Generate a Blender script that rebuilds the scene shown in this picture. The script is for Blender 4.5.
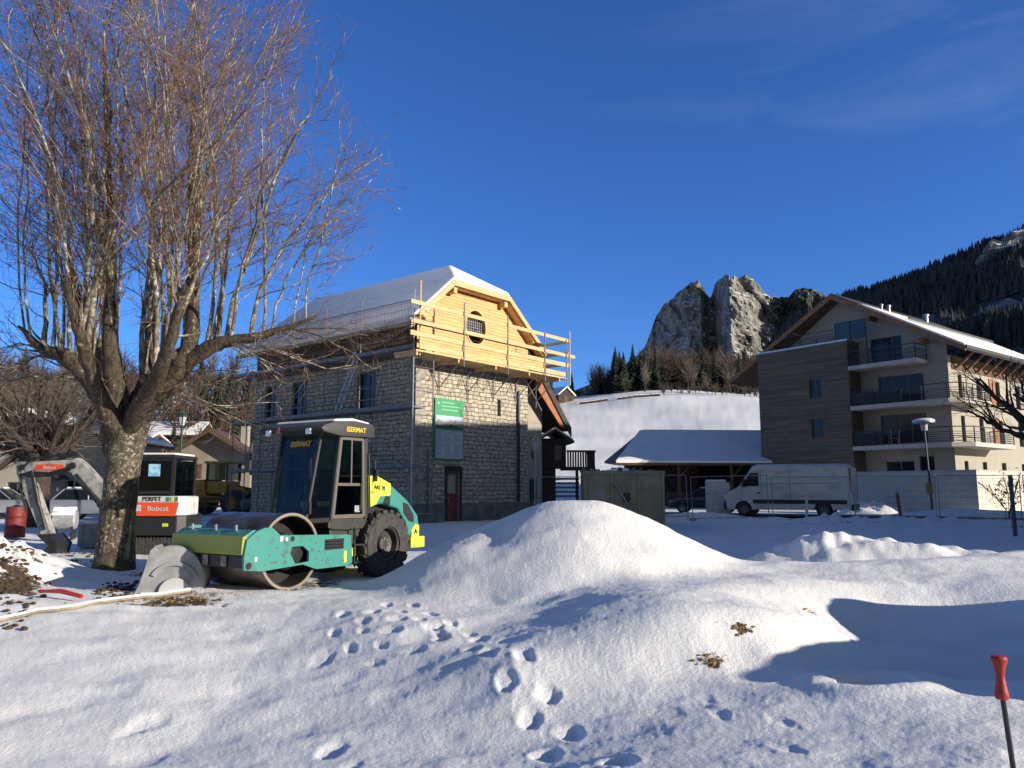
import bpy, bmesh, math, random
import numpy as np
from mathutils import Vector, Matrix

# ------------------------------------------------------------------ camera, sky, sun, exposure
scene = bpy.context.scene
for o in list(bpy.data.objects):
    bpy.data.objects.remove(o)
EYE = 1.6
PITCH = math.radians(7.85)
FPX = 769.0
cam_d = bpy.data.cameras.new('camera')
cam = bpy.data.objects.new('camera', cam_d)
scene.collection.objects.link(cam)
cam.location = (0, 0, EYE)
cam.rotation_euler = (math.radians(90) + PITCH, 0, 0)
cam_d.sensor_width = 36.0
cam_d.lens = 36.0 * FPX / 1024.0
cam_d.clip_start = 0.1
cam_d.clip_end = 20000
scene.camera = cam

SUN_H = Vector((0.91, -0.415))
SUN_EL = math.radians(15.0)
world = bpy.data.worlds.new('World')
scene.world = world
world.use_nodes = True
wn, wl = world.node_tree.nodes, world.node_tree.links
wn.clear()
w_out = wn.new('ShaderNodeOutputWorld')
w_bg = wn.new('ShaderNodeBackground')
w_sky = wn.new('ShaderNodeTexSky')
w_sky.sky_type = 'NISHITA'
w_sky.sun_disc = False
w_sky.sun_elevation = SUN_EL
w_sky.sun_rotation = math.atan2(SUN_H.x, SUN_H.y)
w_sky.altitude = 1200
w_sky.air_density = 1.0
w_sky.dust_density = 0.35
w_sky.ozone_density = 3.0
# faint high cirrus
w_tc = wn.new('ShaderNodeTexCoord')
w_map = wn.new('ShaderNodeMapping'); w_map.inputs['Scale'].default_value = (1.2, 1.2, 6.0)
w_map.inputs['Rotation'].default_value = (0.25, 0.35, 0.2)
w_no = wn.new('ShaderNodeTexNoise'); w_no.inputs['Scale'].default_value = 2.2; w_no.inputs['Detail'].default_value = 7
w_no.inputs['Roughness'].default_value = 0.6; w_no.inputs['Distortion'].default_value = 0.6
w_cr = wn.new('ShaderNodeValToRGB')
w_cr.color_ramp.elements[0].position = 0.5; w_cr.color_ramp.elements[0].color = (0, 0, 0, 1)
w_cr.color_ramp.elements[1].position = 0.85; w_cr.color_ramp.elements[1].color = (0.22, 0.22, 0.22, 1)
w_sep = wn.new('ShaderNodeSeparateXYZ')
w_mr = wn.new('ShaderNodeMapRange')
w_mr.inputs['From Min'].default_value = 0.05; w_mr.inputs['From Max'].default_value = 0.55
w_mul = wn.new('ShaderNodeMath'); w_mul.operation = 'MULTIPLY'
w_tint = wn.new('ShaderNodeMix'); w_tint.data_type = 'RGBA'; w_tint.blend_type = 'MULTIPLY'
w_tint.inputs['Factor'].default_value = 1.0
# deep blue away from the sun, neutral around it
w_dot = wn.new('ShaderNodeVectorMath'); w_dot.operation = 'DOT_PRODUCT'; w_dot.inputs[1].default_value = (0.5, -0.866, 0)
wl.new(w_tc.outputs['Generated'], w_dot.inputs[0])
w_dr = wn.new('ShaderNodeMapRange'); w_dr.inputs['From Min'].default_value = -0.42; w_dr.inputs['From Max'].default_value = 0.25
wl.new(w_dot.outputs['Value'], w_dr.inputs['Value'])
w_tm = wn.new('ShaderNodeMix'); w_tm.data_type = 'RGBA'
w_tm.inputs[6].default_value = (0.66, 1.18, 2.05, 1); w_tm.inputs[7].default_value = (1.12, 1.0, 0.95, 1)
wl.new(w_dr.outputs['Result'], w_tm.inputs['Factor'])
wl.new(w_tm.outputs[2], w_tint.inputs[7])
w_mix = wn.new('ShaderNodeMix'); w_mix.data_type = 'RGBA'
w_mix.inputs[7].default_value = (6.0, 7.0, 9.0, 1)
wl.new(w_tc.outputs['Generated'], w_map.inputs['Vector'])
wl.new(w_map.outputs['Vector'], w_no.inputs['Vector'])
wl.new(w_no.outputs['Fac'], w_cr.inputs['Fac'])
wl.new(w_tc.outputs['Generated'], w_sep.inputs[0])
wl.new(w_sep.outputs['X'], w_mr.inputs['Value'])
wl.new(w_cr.outputs['Color'], w_mul.inputs[0]); wl.new(w_mr.outputs['Result'], w_mul.inputs[1])
wl.new(w_sky.outputs['Color'], w_tint.inputs[6])
wl.new(w_tint.outputs[2], w_mix.inputs[6])
wl.new(w_mul.outputs[0], w_mix.inputs['Factor'])
wl.new(w_mix.outputs[2], w_bg.inputs['Color'])
wl.new(w_bg.outputs['Background'], w_out.inputs['Surface'])
w_bg.inputs['Strength'].default_value = 0.066

sun_d = bpy.data.lights.new('sun', 'SUN')
sun_d.energy = 5.0
sun_d.angle = math.radians(0.5)
sun_d.color = (1.0, 0.91, 0.78)
sun = bpy.data.objects.new('sun', sun_d)
scene.collection.objects.link(sun)
sdir = Vector((SUN_H.x * math.cos(SUN_EL), SUN_H.y * math.cos(SUN_EL), math.sin(SUN_EL)))
sun.rotation_euler = sdir.to_track_quat('Z', 'Y').to_euler()
sun.location = sdir * 100
vs = scene.view_settings
vs.view_transform = 'Standard'; vs.look = 'None'; vs.gamma = 1.0; vs.use_curve_mapping = False
vs.exposure = 0.46
scene.cycles.max_bounces = 6
scene.cycles.transparent_max_bounces = 12
scene.render.engine = 'CYCLES'

# ------------------------------------------------------------------ helpers
cp, sp = math.cos(PITCH), math.sin(PITCH)
def ray(px, py):
    a, b = (px - 512) / FPX, (384 - py) / FPX
    return Vector((a, cp - b * sp, sp + b * cp))
def at(px, py, Y):
    """point seen at pixel px,py at world depth Y"""
    r = ray(px, py)
    return Vector((0, 0, EYE)) + r * (Y / r.y)
def gnd(px, py, z=0.0):
    r = ray(px, py)
    return Vector((0, 0, EYE)) + r * ((z - EYE) / r.z)

def tag(o, label=None, cat=None, group=None, kind=None):
    if label: o['label'] = label
    if cat: o['category'] = cat
    if group: o['group'] = group
    if kind: o['kind'] = kind
    return o
def link(o):
    scene.collection.objects.link(o); return o
def empty(name, loc=(0, 0, 0), rz=0.0):
    o = link(bpy.data.objects.new(name, None)); o.location = loc; o.rotation_euler = (0, 0, rz)
    o.empty_display_size = 0.2
    return o
def copy_tree(o, parent=None, data_too=False):
    c = o.copy(); link(c)
    if parent is not None:
        c.parent = parent
    for ch in [k for k in bpy.data.objects if k.parent is o]:
        copy_tree(ch, c)
    return c

class MB:
    """collects shapes; build() links ONE mesh object"""
    def __init__(s):
        s.v = []; s.f = []; s.log = []
    def add(s, vs_, fs_):
        b = len(s.v); g = len(s.f); s.v += [tuple(p) for p in vs_]; s.f += [tuple(i + b for i in f) for f in fs_]; s.log.append((b, len(s.v), g, len(s.f))); return s
    def box(s, x0, x1, y0, y1, z0, z1):
        x0, x1 = min(x0, x1), max(x0, x1); y0, y1 = min(y0, y1), max(y0, y1); z0, z1 = min(z0, z1), max(z0, z1)
        return s.add([(x0,y0,z0),(x1,y0,z0),(x1,y1,z0),(x0,y1,z0),(x0,y0,z1),(x1,y0,z1),(x1,y1,z1),(x0,y1,z1)],
                     [(0,3,2,1),(4,5,6,7),(0,1,5,4),(1,2,6,5),(2,3,7,6),(3,0,4,7)])
    def bar(s, p0, p1, w, h, up=(0, 0, 1)):
        p0, p1 = Vector(p0), Vector(p1); d = (p1 - p0).normalized(); up = Vector(up)
        if abs(d.dot(up)) > 0.98: up = Vector((1, 0, 0))
        a = d.cross(up).normalized() * (w / 2); b = a.cross(d).normalized() * (h / 2)
        vv = [p0 - a - b, p0 + a - b, p0 + a + b, p0 - a + b, p1 - a - b, p1 + a - b, p1 + a + b, p1 - a + b]
        return s.add(vv, [(0,1,2,3),(7,6,5,4),(4,5,1,0),(5,6,2,1),(6,7,3,2),(7,4,0,3)])
    def tube(s, pts, rad, n=8, cap=True):
        pts = [Vector(p) for p in pts]
        if not hasattr(rad, '__len__'): rad = [rad] * len(pts)
        ref = None; vv = []; ff = []
        for i, p in enumerate(pts):
            d = (pts[min(i + 1, len(pts) - 1)] - pts[max(i - 1, 0)]).normalized()
            if ref is None:
                ref = Vector((0, 0, 1)) if abs(d.z) < 0.9 else Vector((1, 0, 0))
            a = d.cross(ref).normalized(); b = d.cross(a).normalized(); ref = -b if False else ref
            for k in range(n):
                t = 2 * math.pi * k / n
                vv.append(p + (a * math.cos(t) + b * math.sin(t)) * rad[i])
        for i in range(len(pts) - 1):
            for k in range(n):
                k2 = (k + 1) % n
                ff.append((i*n + k, i*n + k2, (i+1)*n + k2, (i+1)*n + k))
        if cap:
            ff.append(tuple(range(n))[::-1]); ff.append(tuple((len(pts)-1)*n + k for k in range(n)))
        return s.add(vv, ff)
    def prism(s, poly, a, b, axis='y'):
        """poly: 2D points; axis y: (x,z), axis x: (y,z), axis z: (x,y)"""
        def P(q, t):
            return {'y': (q[0], t, q[1]), 'x': (t, q[0], q[1]), 'z': (q[0], q[1], t)}[axis]
        n = len(poly)
        vv = [P(q, a) for q in poly] + [P(q, b) for q in poly]
        ff = [tuple(range(n)), tuple(range(2*n - 1, n - 1, -1))] + [(i, i + n, (i+1) % n + n, (i+1) % n) for i in range(n)]
        return s.add(vv, ff)
    def lathe(s, prof, c=(0,0,0), axis='z', n=24):
        """prof: (r, t) pairs along the axis, closed at ends when r==0"""
        vv = []; ff = []
        for r, t in prof:
            for k in range(n):
                a = 2*math.pi*k/n; u, w = r*math.cos(a), r*math.sin(a)
                p = {'z': (u, w, t), 'y': (u, t, w), 'x': (t, u, w)}[axis]
                vv.append((p[0]+c[0], p[1]+c[1], p[2]+c[2]))
        for i in range(len(prof)-1):
            for k in range(n):
                k2 = (k+1) % n; ff.append((i*n+k, i*n+k2, (i+1)*n+k2, (i+1)*n+k))
        return s.add(vv, ff)
    def quad(s, a, b, c, d):
        return s.add([a, b, c, d], [(0, 1, 2, 3)])
    def each(s, name, mat, parent=None, **kw):
        """every add() so far becomes an object of its own"""
        out = []
        for (v0, v1, f0, f1) in s.log:
            m = MB(); m.v = s.v[v0:v1]; m.f = [tuple(i - v0 for i in f) for f in s.f[f0:f1]]; out.append(m.build(name, mat, parent, **kw))
        return out
    def build(s, name, mat, parent=None, bevel=0.0, smooth=False, seg=2, subsurf=0, auto=True):
        me = bpy.data.meshes.new(name); me.from_pydata(s.v, [], s.f)
        bm = bmesh.new(); bm.from_mesh(me)
        bmesh.ops.recalc_face_normals(bm, faces=bm.faces)
        if bevel:
            es = [e for e in bm.edges if len(e.link_faces) == 2 and e.calc_face_angle(0) > 0.35]
            try: bmesh.ops.bevel(bm, geom=es, offset=bevel, segments=seg, affect='EDGES', profile=0.6, clamp_overlap=True)
            except Exception: pass
        bm.to_mesh(me); bm.free()
        boxuv(me)
        if smooth:
            me.shade_smooth() if hasattr(me, 'shade_smooth') else None
            try: me.set_sharp_from_angle(angle=math.radians(38))
            except Exception: pass
        me.materials.append(mat)
        o = link(bpy.data.objects.new(name, me))
        if parent is not None: o.parent = parent
        return o

def boxuv(me):
    uv = me.uv_layers.new(name='UVMap')
    n = len(me.loops); li = np.empty(n, np.int32); me.loops.foreach_get('vertex_index', li)
    co = np.empty(len(me.vertices)*3, np.float32); me.vertices.foreach_get('co', co); co = co.reshape(-1, 3)
    pn = np.empty(len(me.polygons)*3, np.float32); me.polygons.foreach_get('normal', pn); pn = np.abs(pn.reshape(-1, 3))
    lt = np.empty(len(me.polygons), np.int32); me.polygons.foreach_get('loop_total', lt)
    ax = np.repeat(np.argmax(pn, 1), lt)
    p = co[li]
    u = np.where(ax == 0, p[:, 1], p[:, 0]); v = np.where(ax == 2, p[:, 1], p[:, 2])
    uv.data.foreach_set('uv', np.stack([u, v], 1).astype(np.float32).ravel())

def npmesh(name, V, quads=None, tris=None, smooth=True):
    me = bpy.data.meshes.new(name)
    V = np.asarray(V, np.float32); me.vertices.add(len(V)); me.vertices.foreach_set('co', V.ravel())
    L = []; tot = []
    if quads is not None and len(quads): L.append(np.asarray(quads, np.int32).ravel()); tot.append(np.full(len(quads), 4, np.int32))
    if tris is not None and len(tris): L.append(np.asarray(tris, np.int32).ravel()); tot.append(np.full(len(tris), 3, np.int32))
    L = np.concatenate(L); tot = np.concatenate(tot)
    me.loops.add(len(L)); me.loops.foreach_set('vertex_index', L)
    me.polygons.add(len(tot)); st = np.concatenate([[0], np.cumsum(tot)[:-1]]).astype(np.int32)
    me.polygons.foreach_set('loop_start', st)
    me.polygons.foreach_set('use_smooth', np.full(len(tot), smooth))
    me.update(calc_edges=True); me.validate()
    return me

# numpy value noise
_rs = np.random.RandomState(7)
_LAT = _rs.rand(256, 256).astype(np.float32)
def vnoise(x, y, seed=0):
    x = x + seed * 17.31; y = y + seed * 9.77
    xi = np.floor(x).astype(np.int64); yi = np.floor(y).astype(np.int64)
    fx = x - xi; fy = y - yi
    fx = fx*fx*fx*(fx*(fx*6-15)+10); fy = fy*fy*fy*(fy*(fy*6-15)+10)
    x0 = xi & 255; x1 = (xi+1) & 255; y0 = yi & 255; y1 = (yi+1) & 255
    return (_LAT[x0, y0]*(1-fx)+_LAT[x1, y0]*fx)*(1-fy)+(_LAT[x0, y1]*(1-fx)+_LAT[x1, y1]*fx)*fy - 0.5
def fbm(x, y, o=4, seed=0, lac=2.03, gain=0.5):
    s = 0; a = 1.0
    for i in range(o):
        s = s + a * vnoise(x, y, seed + i); x = x*lac*0.96 + y*0.28*lac; y = y*lac*0.96 - x*0.0 + 3.1; a *= gain
    return s
def ss(t, a, b):
    t = np.clip((t - a) / (b - a), 0, 1); return t*t*(3-2*t)

# ------------------------------------------------------------------ materials
def lin(c):
    return tuple(c) + (1.0,) if len(c) == 3 else tuple(c)
def mat(name, col, rough=0.7, metal=0.0, var=0.0, vscale=3.0, col2=None, bump=0.0, bscale=40.0, spec=0.5, coat=0.0, lo=0.4, hi=0.62, stretch=None):
    m = bpy.data.materials.new(name); m.use_nodes = True
    n, l = m.node_tree.nodes, m.node_tree.links
    b = n['Principled BSDF']
    b.inputs['Base Color'].default_value = lin(col); b.inputs['Roughness'].default_value = rough
    b.inputs['Metallic'].default_value = metal; b.inputs['Specular IOR Level'].default_value = spec
    b.inputs['Coat Weight'].default_value = coat
    if var or col2 or bump:
        tc = n.new('ShaderNodeTexCoord'); vec = tc.outputs['Object']
        if stretch:
            mp = n.new('ShaderNodeMapping'); mp.inputs['Scale'].default_value = stretch
            l.new(vec, mp.inputs['Vector']); vec = mp.outputs['Vector']
    if var or col2:
        no = n.new('ShaderNodeTexNoise'); no.inputs['Scale'].default_value = vscale; no.inputs['Detail'].default_value = 6
        no.inputs['Roughness'].default_value = 0.6
        l.new(vec, no.inputs['Vector'])
        cr = n.new('ShaderNodeValToRGB'); cr.color_ramp.elements[0].position = lo; cr.color_ramp.elements[1].position = hi
        c2 = col2 if col2 else tuple(max(0, c*(1-var)) for c in col[:3])
        cr.color_ramp.elements[0].color = lin(c2); cr.color_ramp.elements[1].color = lin(col)
        l.new(no.outputs['Fac'], cr.inputs['Fac']); l.new(cr.outputs['Color'], b.inputs['Base Color'])
    if bump:
        nb = n.new('ShaderNodeTexNoise'); nb.inputs['Scale'].default_value = bscale; nb.inputs['Detail'].default_value = 4
        l.new(vec, nb.inputs['Vector'])
        bp = n.new('ShaderNodeBump'); bp.inputs['Strength'].default_value = bump; bp.inputs['Distance'].default_value = 0.02
        l.new(nb.outputs['Fac'], bp.inputs['Height']); l.new(bp.outputs['Normal'], b.inputs['Normal'])
    return m
def glassmat(name, tint=(0.55, 0.7, 0.68), refl=0.1, alpha=0.55):
    m = bpy.data.materials.new(name); m.use_nodes = True
    n, l = m.node_tree.nodes, m.node_tree.links; n.clear()
    out = n.new('ShaderNodeOutputMaterial'); t = n.new('ShaderNodeBsdfTransparent'); t.inputs['Color'].default_value = lin(tint)
    g = n.new('ShaderNodeBsdfGlossy'); g.inputs['Roughness'].default_value = 0.03; g.inputs['Color'].default_value = (0.9, 0.95, 1, 1)
    lw = n.new('ShaderNodeLayerWeight'); lw.inputs['Blend'].default_value = 0.5; pw = n.new('ShaderNodeMath'); pw.operation = 'POWER'; pw.inputs[1].default_value = 4.0; l.new(lw.outputs['Facing'], pw.inputs[0]); fr = n.new('ShaderNodeMath'); fr.operation = 'MULTIPLY_ADD'; fr.inputs[1].default_value = .75; fr.inputs[2].default_value = refl * .2; l.new(pw.outputs[0], fr.inputs[0])
    mx = n.new('ShaderNodeMixShader'); l.new(fr.outputs[0], mx.inputs[0]); l.new(t.outputs[0], mx.inputs[1]); l.new(g.outputs[0], mx.inputs[2])
    l.new(mx.outputs[0], out.inputs[0]); return m

def snow_material(name, soil_attr=False, big=0.0):
    m = bpy.data.materials.new(name); m.use_nodes = True
    n, l = m.node_tree.nodes, m.node_tree.links; b = n['Principled BSDF']
    tc = n.new('ShaderNodeTexCoord')
    b.inputs['Roughness'].default_value = 0.75; b.inputs['Specular IOR Level'].default_value = 0.25
    no = n.new('ShaderNodeTexNoise'); no.inputs['Scale'].default_value = 1.3; no.inputs['Detail'].default_value = 5
    l.new(tc.outputs['Object'], no.inputs['Vector'])
    cr = n.new('ShaderNodeValToRGB'); cr.color_ramp.elements[0].position = 0.3; cr.color_ramp.elements[0].color = (0.80, 0.79, 0.775, 1)
    cr.color_ramp.elements[1].position = 0.65; cr.color_ramp.elements[1].color = (0.885, 0.875, 0.86, 1)
    l.new(no.outputs['Fac'], cr.inputs['Fac'])
    n1 = n.new('ShaderNodeTexNoise'); n1.inputs['Scale'].default_value = 26; n1.inputs['Detail'].default_value = 6; n1.inputs['Roughness'].default_value = 0.7
    l.new(tc.outputs['Object'], n1.inputs['Vector'])
    bp = n.new('ShaderNodeBump'); bp.inputs['Strength'].default_value = 0.68; bp.inputs['Distance'].default_value = 0.02
    l.new(n1.outputs['Fac'], bp.inputs['Height'])
    l.new(bp.outputs['Normal'], b.inputs['Normal'])
    l.new(cr.outputs['Color'], b.inputs['Base Color'])
    if soil_attr:
        at_ = n.new('ShaderNodeAttribute'); at_.attribute_name = 'soil'
        n2 = n.new('ShaderNodeTexNoise'); n2.inputs['Scale'].default_value = 7; n2.inputs['Detail'].default_value = 7; n2.inputs['Roughness'].default_value = 0.7
        l.new(tc.outputs['Object'], n2.inputs['Vector'])
        ad = n.new('ShaderNodeMath'); ad.operation = 'ADD'; l.new(at_.outputs['Fac'], ad.inputs[0]); l.new(n2.outputs['Fac'], ad.inputs[1])
        cr2 = n.new('ShaderNodeValToRGB'); cr2.color_ramp.elements[0].position = 0.93; cr2.color_ramp.elements[1].position = 1.0
        l.new(ad.outputs[0], cr2.inputs['Fac'])
        n3 = n.new('ShaderNodeTexNoise'); n3.inputs['Scale'].default_value = 22; n3.inputs['Detail'].default_value = 6
        l.new(tc.outputs['Object'], n3.inputs['Vector'])
        cr3 = n.new('ShaderNodeValToRGB'); cr3.color_ramp.elements[0].position = 0.35; cr3.color_ramp.elements[0].color = (0.035, 0.022, 0.013, 1)
        cr3.color_ramp.elements[1].position = 0.7; cr3.color_ramp.elements[1].color = (0.16, 0.105, 0.06, 1)
        l.new(n3.outputs['Fac'], cr3.inputs['Fac'])
        mx = n.new('ShaderNodeMix'); mx.data_type = 'RGBA'
        l.new(cr2.outputs['Color'], mx.inputs['Factor']); l.new(cr.outputs['Color'], mx.inputs[6]); l.new(cr3.outputs['Color'], mx.inputs[7])
        l.new(mx.outputs[2], b.inputs['Base Color'])
    return m

def stone_material(name, c1=(0.52, 0.46, 0.365), c2=(0.38, 0.345, 0.285), mortar=(0.13, 0.118, 0.10), bw=0.42, rh=0.19):
    m = bpy.data.materials.new(name); m.use_nodes = True
    n, l = m.node_tree.nodes, m.node_tree.links; b = n['Principled BSDF']; b.inputs['Roughness'].default_value = 0.9
    uv = n.new('ShaderNodeUVMap'); uv.uv_map = 'UVMap'
    nz = n.new('ShaderNodeTexNoise'); nz.inputs['Scale'].default_value = 2.3; nz.inputs['Detail'].default_value = 3
    l.new(uv.outputs[0], nz.inputs['Vector'])
    vm = n.new('ShaderNodeVectorMath'); vm.operation = 'SCALE'; vm.inputs['Scale'].default_value = 0.20
    l.new(nz.outputs['Color'], vm.inputs[0])
    va = n.new('ShaderNodeVectorMath'); va.operation = 'ADD'; l.new(uv.outputs[0], va.inputs[0]); l.new(vm.outputs[0], va.inputs[1])
    br = n.new('ShaderNodeTexBrick'); br.inputs['Scale'].default_value = 1.0
    br.inputs['Brick Width'].default_value = bw; br.inputs['Row Height'].default_value = rh; br.inputs['Mortar Size'].default_value = 0.018
    br.inputs['Mortar Smooth'].default_value = 0.4; br.inputs['Bias'].default_value = -0.1
    br.inputs['Color1'].default_value = lin(c1); br.inputs['Color2'].default_value = lin(c2); br.inputs['Mortar'].default_value = lin(mortar)
    br.offset = 0.43; br.squash = 0.7; br.squash_frequency = 3
    l.new(va.outputs[0], br.inputs['Vector'])
    n2 = n.new('ShaderNodeTexNoise'); n2.inputs['Scale'].default_value = 5; n2.inputs['Detail'].default_value = 8; l.new(uv.outputs[0], n2.inputs['Vector'])
    cr = n.new('ShaderNodeValToRGB'); cr.color_ramp.elements[0].position = 0.3; cr.color_ramp.elements[0].color = (0.55, 0.55, 0.56, 1)
    cr.color_ramp.elements[1].position = 0.65; cr.color_ramp.elements[1].color = (1.15, 1.12, 1.05, 1); l.new(n2.outputs['Fac'], cr.inputs['Fac'])
    mx = n.new('ShaderNodeMix'); mx.data_type = 'RGBA'; mx.blend_type = 'MULTIPLY'; mx.inputs['Factor'].default_value = 1
    l.new(br.outputs['Color'], mx.inputs[6]); l.new(cr.outputs['Color'], mx.inputs[7]); l.new(mx.outputs[2], b.inputs['Base Color'])
    sb = n.new('ShaderNodeMath'); sb.operation = 'MULTIPLY_ADD'; sb.inputs[1].default_value = -1.0
    l.new(br.outputs['Fac'], sb.inputs[0])
    ml = n.new('ShaderNodeMath'); ml.operation = 'MULTIPLY'; ml.inputs[1].default_value = 0.7; l.new(n2.outputs['Fac'], ml.inputs[0]); l.new(ml.outputs[0], sb.inputs[2])
    bp = n.new('ShaderNodeBump'); bp.inputs['Strength'].default_value = 0.9; bp.inputs['Distance'].default_value = 0.04
    l.new(sb.outputs[0], bp.inputs['Height']); l.new(bp.outputs['Normal'], b.inputs['Normal'])
    return m

def board_material(name, c1, c2, width=0.14, along='u', rough=0.75, gap=(0.02, 0.015, 0.01), gapsize=0.006):
    m = bpy.data.materials.new(name); m.use_nodes = True
    n, l = m.node_tree.nodes, m.node_tree.links; b = n['Principled BSDF']; b.inputs['Roughness'].default_value = rough
    uv = n.new('ShaderNodeUVMap'); uv.uv_map = 'UVMap'
    mp = n.new('ShaderNodeMapping')
    if along == 'v': mp.inputs['Rotation'].default_value = (0, 0, math.radians(90))
    l.new(uv.outputs[0], mp.inputs['Vector'])
    br = n.new('ShaderNodeTexBrick'); br.inputs['Scale'].default_value = 1; br.inputs['Brick Width'].default_value = 3.1
    br.inputs['Row Height'].default_value = width; br.inputs['Mortar Size'].default_value = gapsize
    br.inputs['Color1'].default_value = lin(c1); br.inputs['Color2'].default_value = lin(c2); br.inputs['Mortar'].default_value = lin(gap)
    l.new(mp.outputs[0], br.inputs['Vector'])
    mp2 = n.new('ShaderNodeMapping'); mp2.inputs['Scale'].default_value = (1.2, 22, 1); l.new(mp.outputs[0], mp2.inputs['Vector'])
    nz = n.new('ShaderNodeTexNoise'); nz.inputs['Scale'].default_value = 1.0; nz.inputs['Detail'].default_value = 6; l.new(mp2.outputs[0], nz.inputs['Vector'])
    cr = n.new('ShaderNodeValToRGB'); cr.color_ramp.elements[0].position = 0.3; cr.color_ramp.elements[0].color = (0.7, 0.66, 0.62, 1)
    cr.color_ramp.elements[1].position = 0.6; cr.color_ramp.elements[1].color = (1.08, 1.06, 1.04, 1); l.new(nz.outputs['Fac'], cr.inputs['Fac'])
    mx = n.new('ShaderNodeMix'); mx.data_type = 'RGBA'; mx.blend_type = 'MULTIPLY'; mx.inputs['Factor'].default_value = 1
    l.new(br.outputs['Color'], mx.inputs[6]); l.new(cr.outputs['Color'], mx.inputs[7]); l.new(mx.outputs[2], b.inputs['Base Color'])
    bp = n.new('ShaderNodeBump'); bp.inputs['Strength'].default_value = 0.5; bp.inputs['Distance'].default_value = 0.01; bp.invert = True
    l.new(br.outputs['Fac'], bp.inputs['Height']); l.new(bp.outputs['Normal'], b.inputs['Normal'])
    return m

def bark_material(name, base, dark, lichen, ls=5.0, la=0.58):
    m = bpy.data.materials.new(name); m.use_nodes = True
    n, l = m.node_tree.nodes, m.node_tree.links; b = n['Principled BSDF']; b.inputs['Roughness'].default_value = 0.95
    tc = n.new('ShaderNodeTexCoord')
    mp = n.new('ShaderNodeMapping'); mp.inputs['Scale'].default_value = (1, 1, 0.22); l.new(tc.outputs['Object'], mp.inputs[0])
    n1 = n.new('ShaderNodeTexNoise'); n1.inputs['Scale'].default_value = 16; n1.inputs['Detail'].default_value = 7; n1.inputs['Roughness'].default_value = .65; l.new(mp.outputs[0], n1.inputs['Vector'])
    c1 = n.new('ShaderNodeValToRGB'); c1.color_ramp.elements[0].position = 0.38; c1.color_ramp.elements[0].color = lin(dark)
    c1.color_ramp.elements[1].position = 0.6; c1.color_ramp.elements[1].color = lin(base); l.new(n1.outputs['Fac'], c1.inputs['Fac'])
    n2 = n.new('ShaderNodeTexNoise'); n2.inputs['Scale'].default_value = ls; n2.inputs['Detail'].default_value = 9; n2.inputs['Roughness'].default_value = .75; l.new(tc.outputs['Object'], n2.inputs['Vector'])
    c2 = n.new('ShaderNodeValToRGB'); c2.color_ramp.elements[0].position = la - .07; c2.color_ramp.elements[1].position = la; l.new(n2.outputs['Fac'], c2.inputs['Fac'])
    n4 = n.new('ShaderNodeTexNoise'); n4.inputs['Scale'].default_value = 1.7; n4.inputs['Detail'].default_value = 3; l.new(tc.outputs['Object'], n4.inputs['Vector'])
    c4 = n.new('ShaderNodeValToRGB'); c4.color_ramp.elements[0].position = .45; c4.color_ramp.elements[0].color = lin(lichen)
    c4.color_ramp.elements[1].position = .62; c4.color_ramp.elements[1].color = (0.07, 0.08, 0.02, 1); l.new(n4.outputs['Fac'], c4.inputs['Fac'])
    mx = n.new('ShaderNodeMix'); mx.data_type = 'RGBA'; l.new(c2.outputs['Color'], mx.inputs['Factor']); l.new(c1.outputs['Color'], mx.inputs[6]); l.new(c4.outputs['Color'], mx.inputs[7])
    l.new(mx.outputs[2], b.inputs['Base Color'])
    bp = n.new('ShaderNodeBump'); bp.inputs['Strength'].default_value = 0.9; bp.inputs['Distance'].default_value = 0.03
    l.new(n1.outputs['Fac'], bp.inputs['Height']); l.new(bp.outputs['Normal'], b.inputs['Normal'])
    return m

M = {}
M['snow_ground'] = snow_material('snow_ground', True)
M['snow'] = snow_material('snow')
M['stone'] = stone_material('limestone_wall')
M['plinth'] = mat('plinth_render', (0.20, 0.19, 0.18), 0.9, var=0.4, vscale=2, bump=0.5)
M['newwood'] = board_material('new_spruce_boards', (0.72, 0.455, 0.20), (0.64, 0.385, 0.155), 0.15)
M['newbeam'] = mat('new_spruce_beam', (0.72, 0.475, 0.22), 0.65, var=0.25, vscale=1.5, stretch=(1, 1, 8), bump=0.15)
M['oldwood'] = mat('dark_old_wood', (0.055, 0.035, 0.022), 0.85, var=0.5, vscale=3, bump=0.4)
M['brownwood'] = mat('brown_wood', (0.13, 0.07, 0.035), 0.8, var=0.4, vscale=3, bump=0.3)
M['orangewood'] = mat('orange_stained_wood', (0.38, 0.14, 0.05), 0.7, var=0.25, vscale=4)
M['fasciawood'] = mat('larch_fascia', (0.30, 0.16, 0.075), 0.75, var=0.3, vscale=3)
M['cladding'] = board_material('weathered_cladding', (0.18, 0.14, 0.10), (0.10, 0.08, 0.06), 0.13, gap=(0.02, 0.018, 0.016))
M['render'] = mat('cream_render', (0.36, 0.33, 0.27), 0.9, var=0.08, vscale=1.2, bump=0.15, bscale=90)
M['greyrender'] = mat('grey_render', (0.36, 0.33, 0.27), 0.9, var=0.15, vscale=1.4, bump=0.2)
M['whiterender'] = mat('white_render', (0.56, 0.52, 0.44), 0.85, var=0.08, vscale=1.5)
M['slab'] = mat('balcony_concrete', (0.50, 0.48, 0.43), 0.8, var=0.12, vscale=2)
M['railing'] = mat('anthracite_metal', (0.025, 0.027, 0.032), 0.45, 0.4)
M['frame'] = mat('grey_window_frame', (0.09, 0.09, 0.10), 0.5)
M['frame_white'] = mat('white_window_frame', (0.55, 0.53, 0.50), 0.6)
M['pane'] = mat('dark_window_glass', (0.010, 0.013, 0.018), 0.10, spec=0.3)
M['curtain'] = mat('window_curtain', (0.42, 0.42, 0.43), 0.9, var=0.3, vscale=8)
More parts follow.
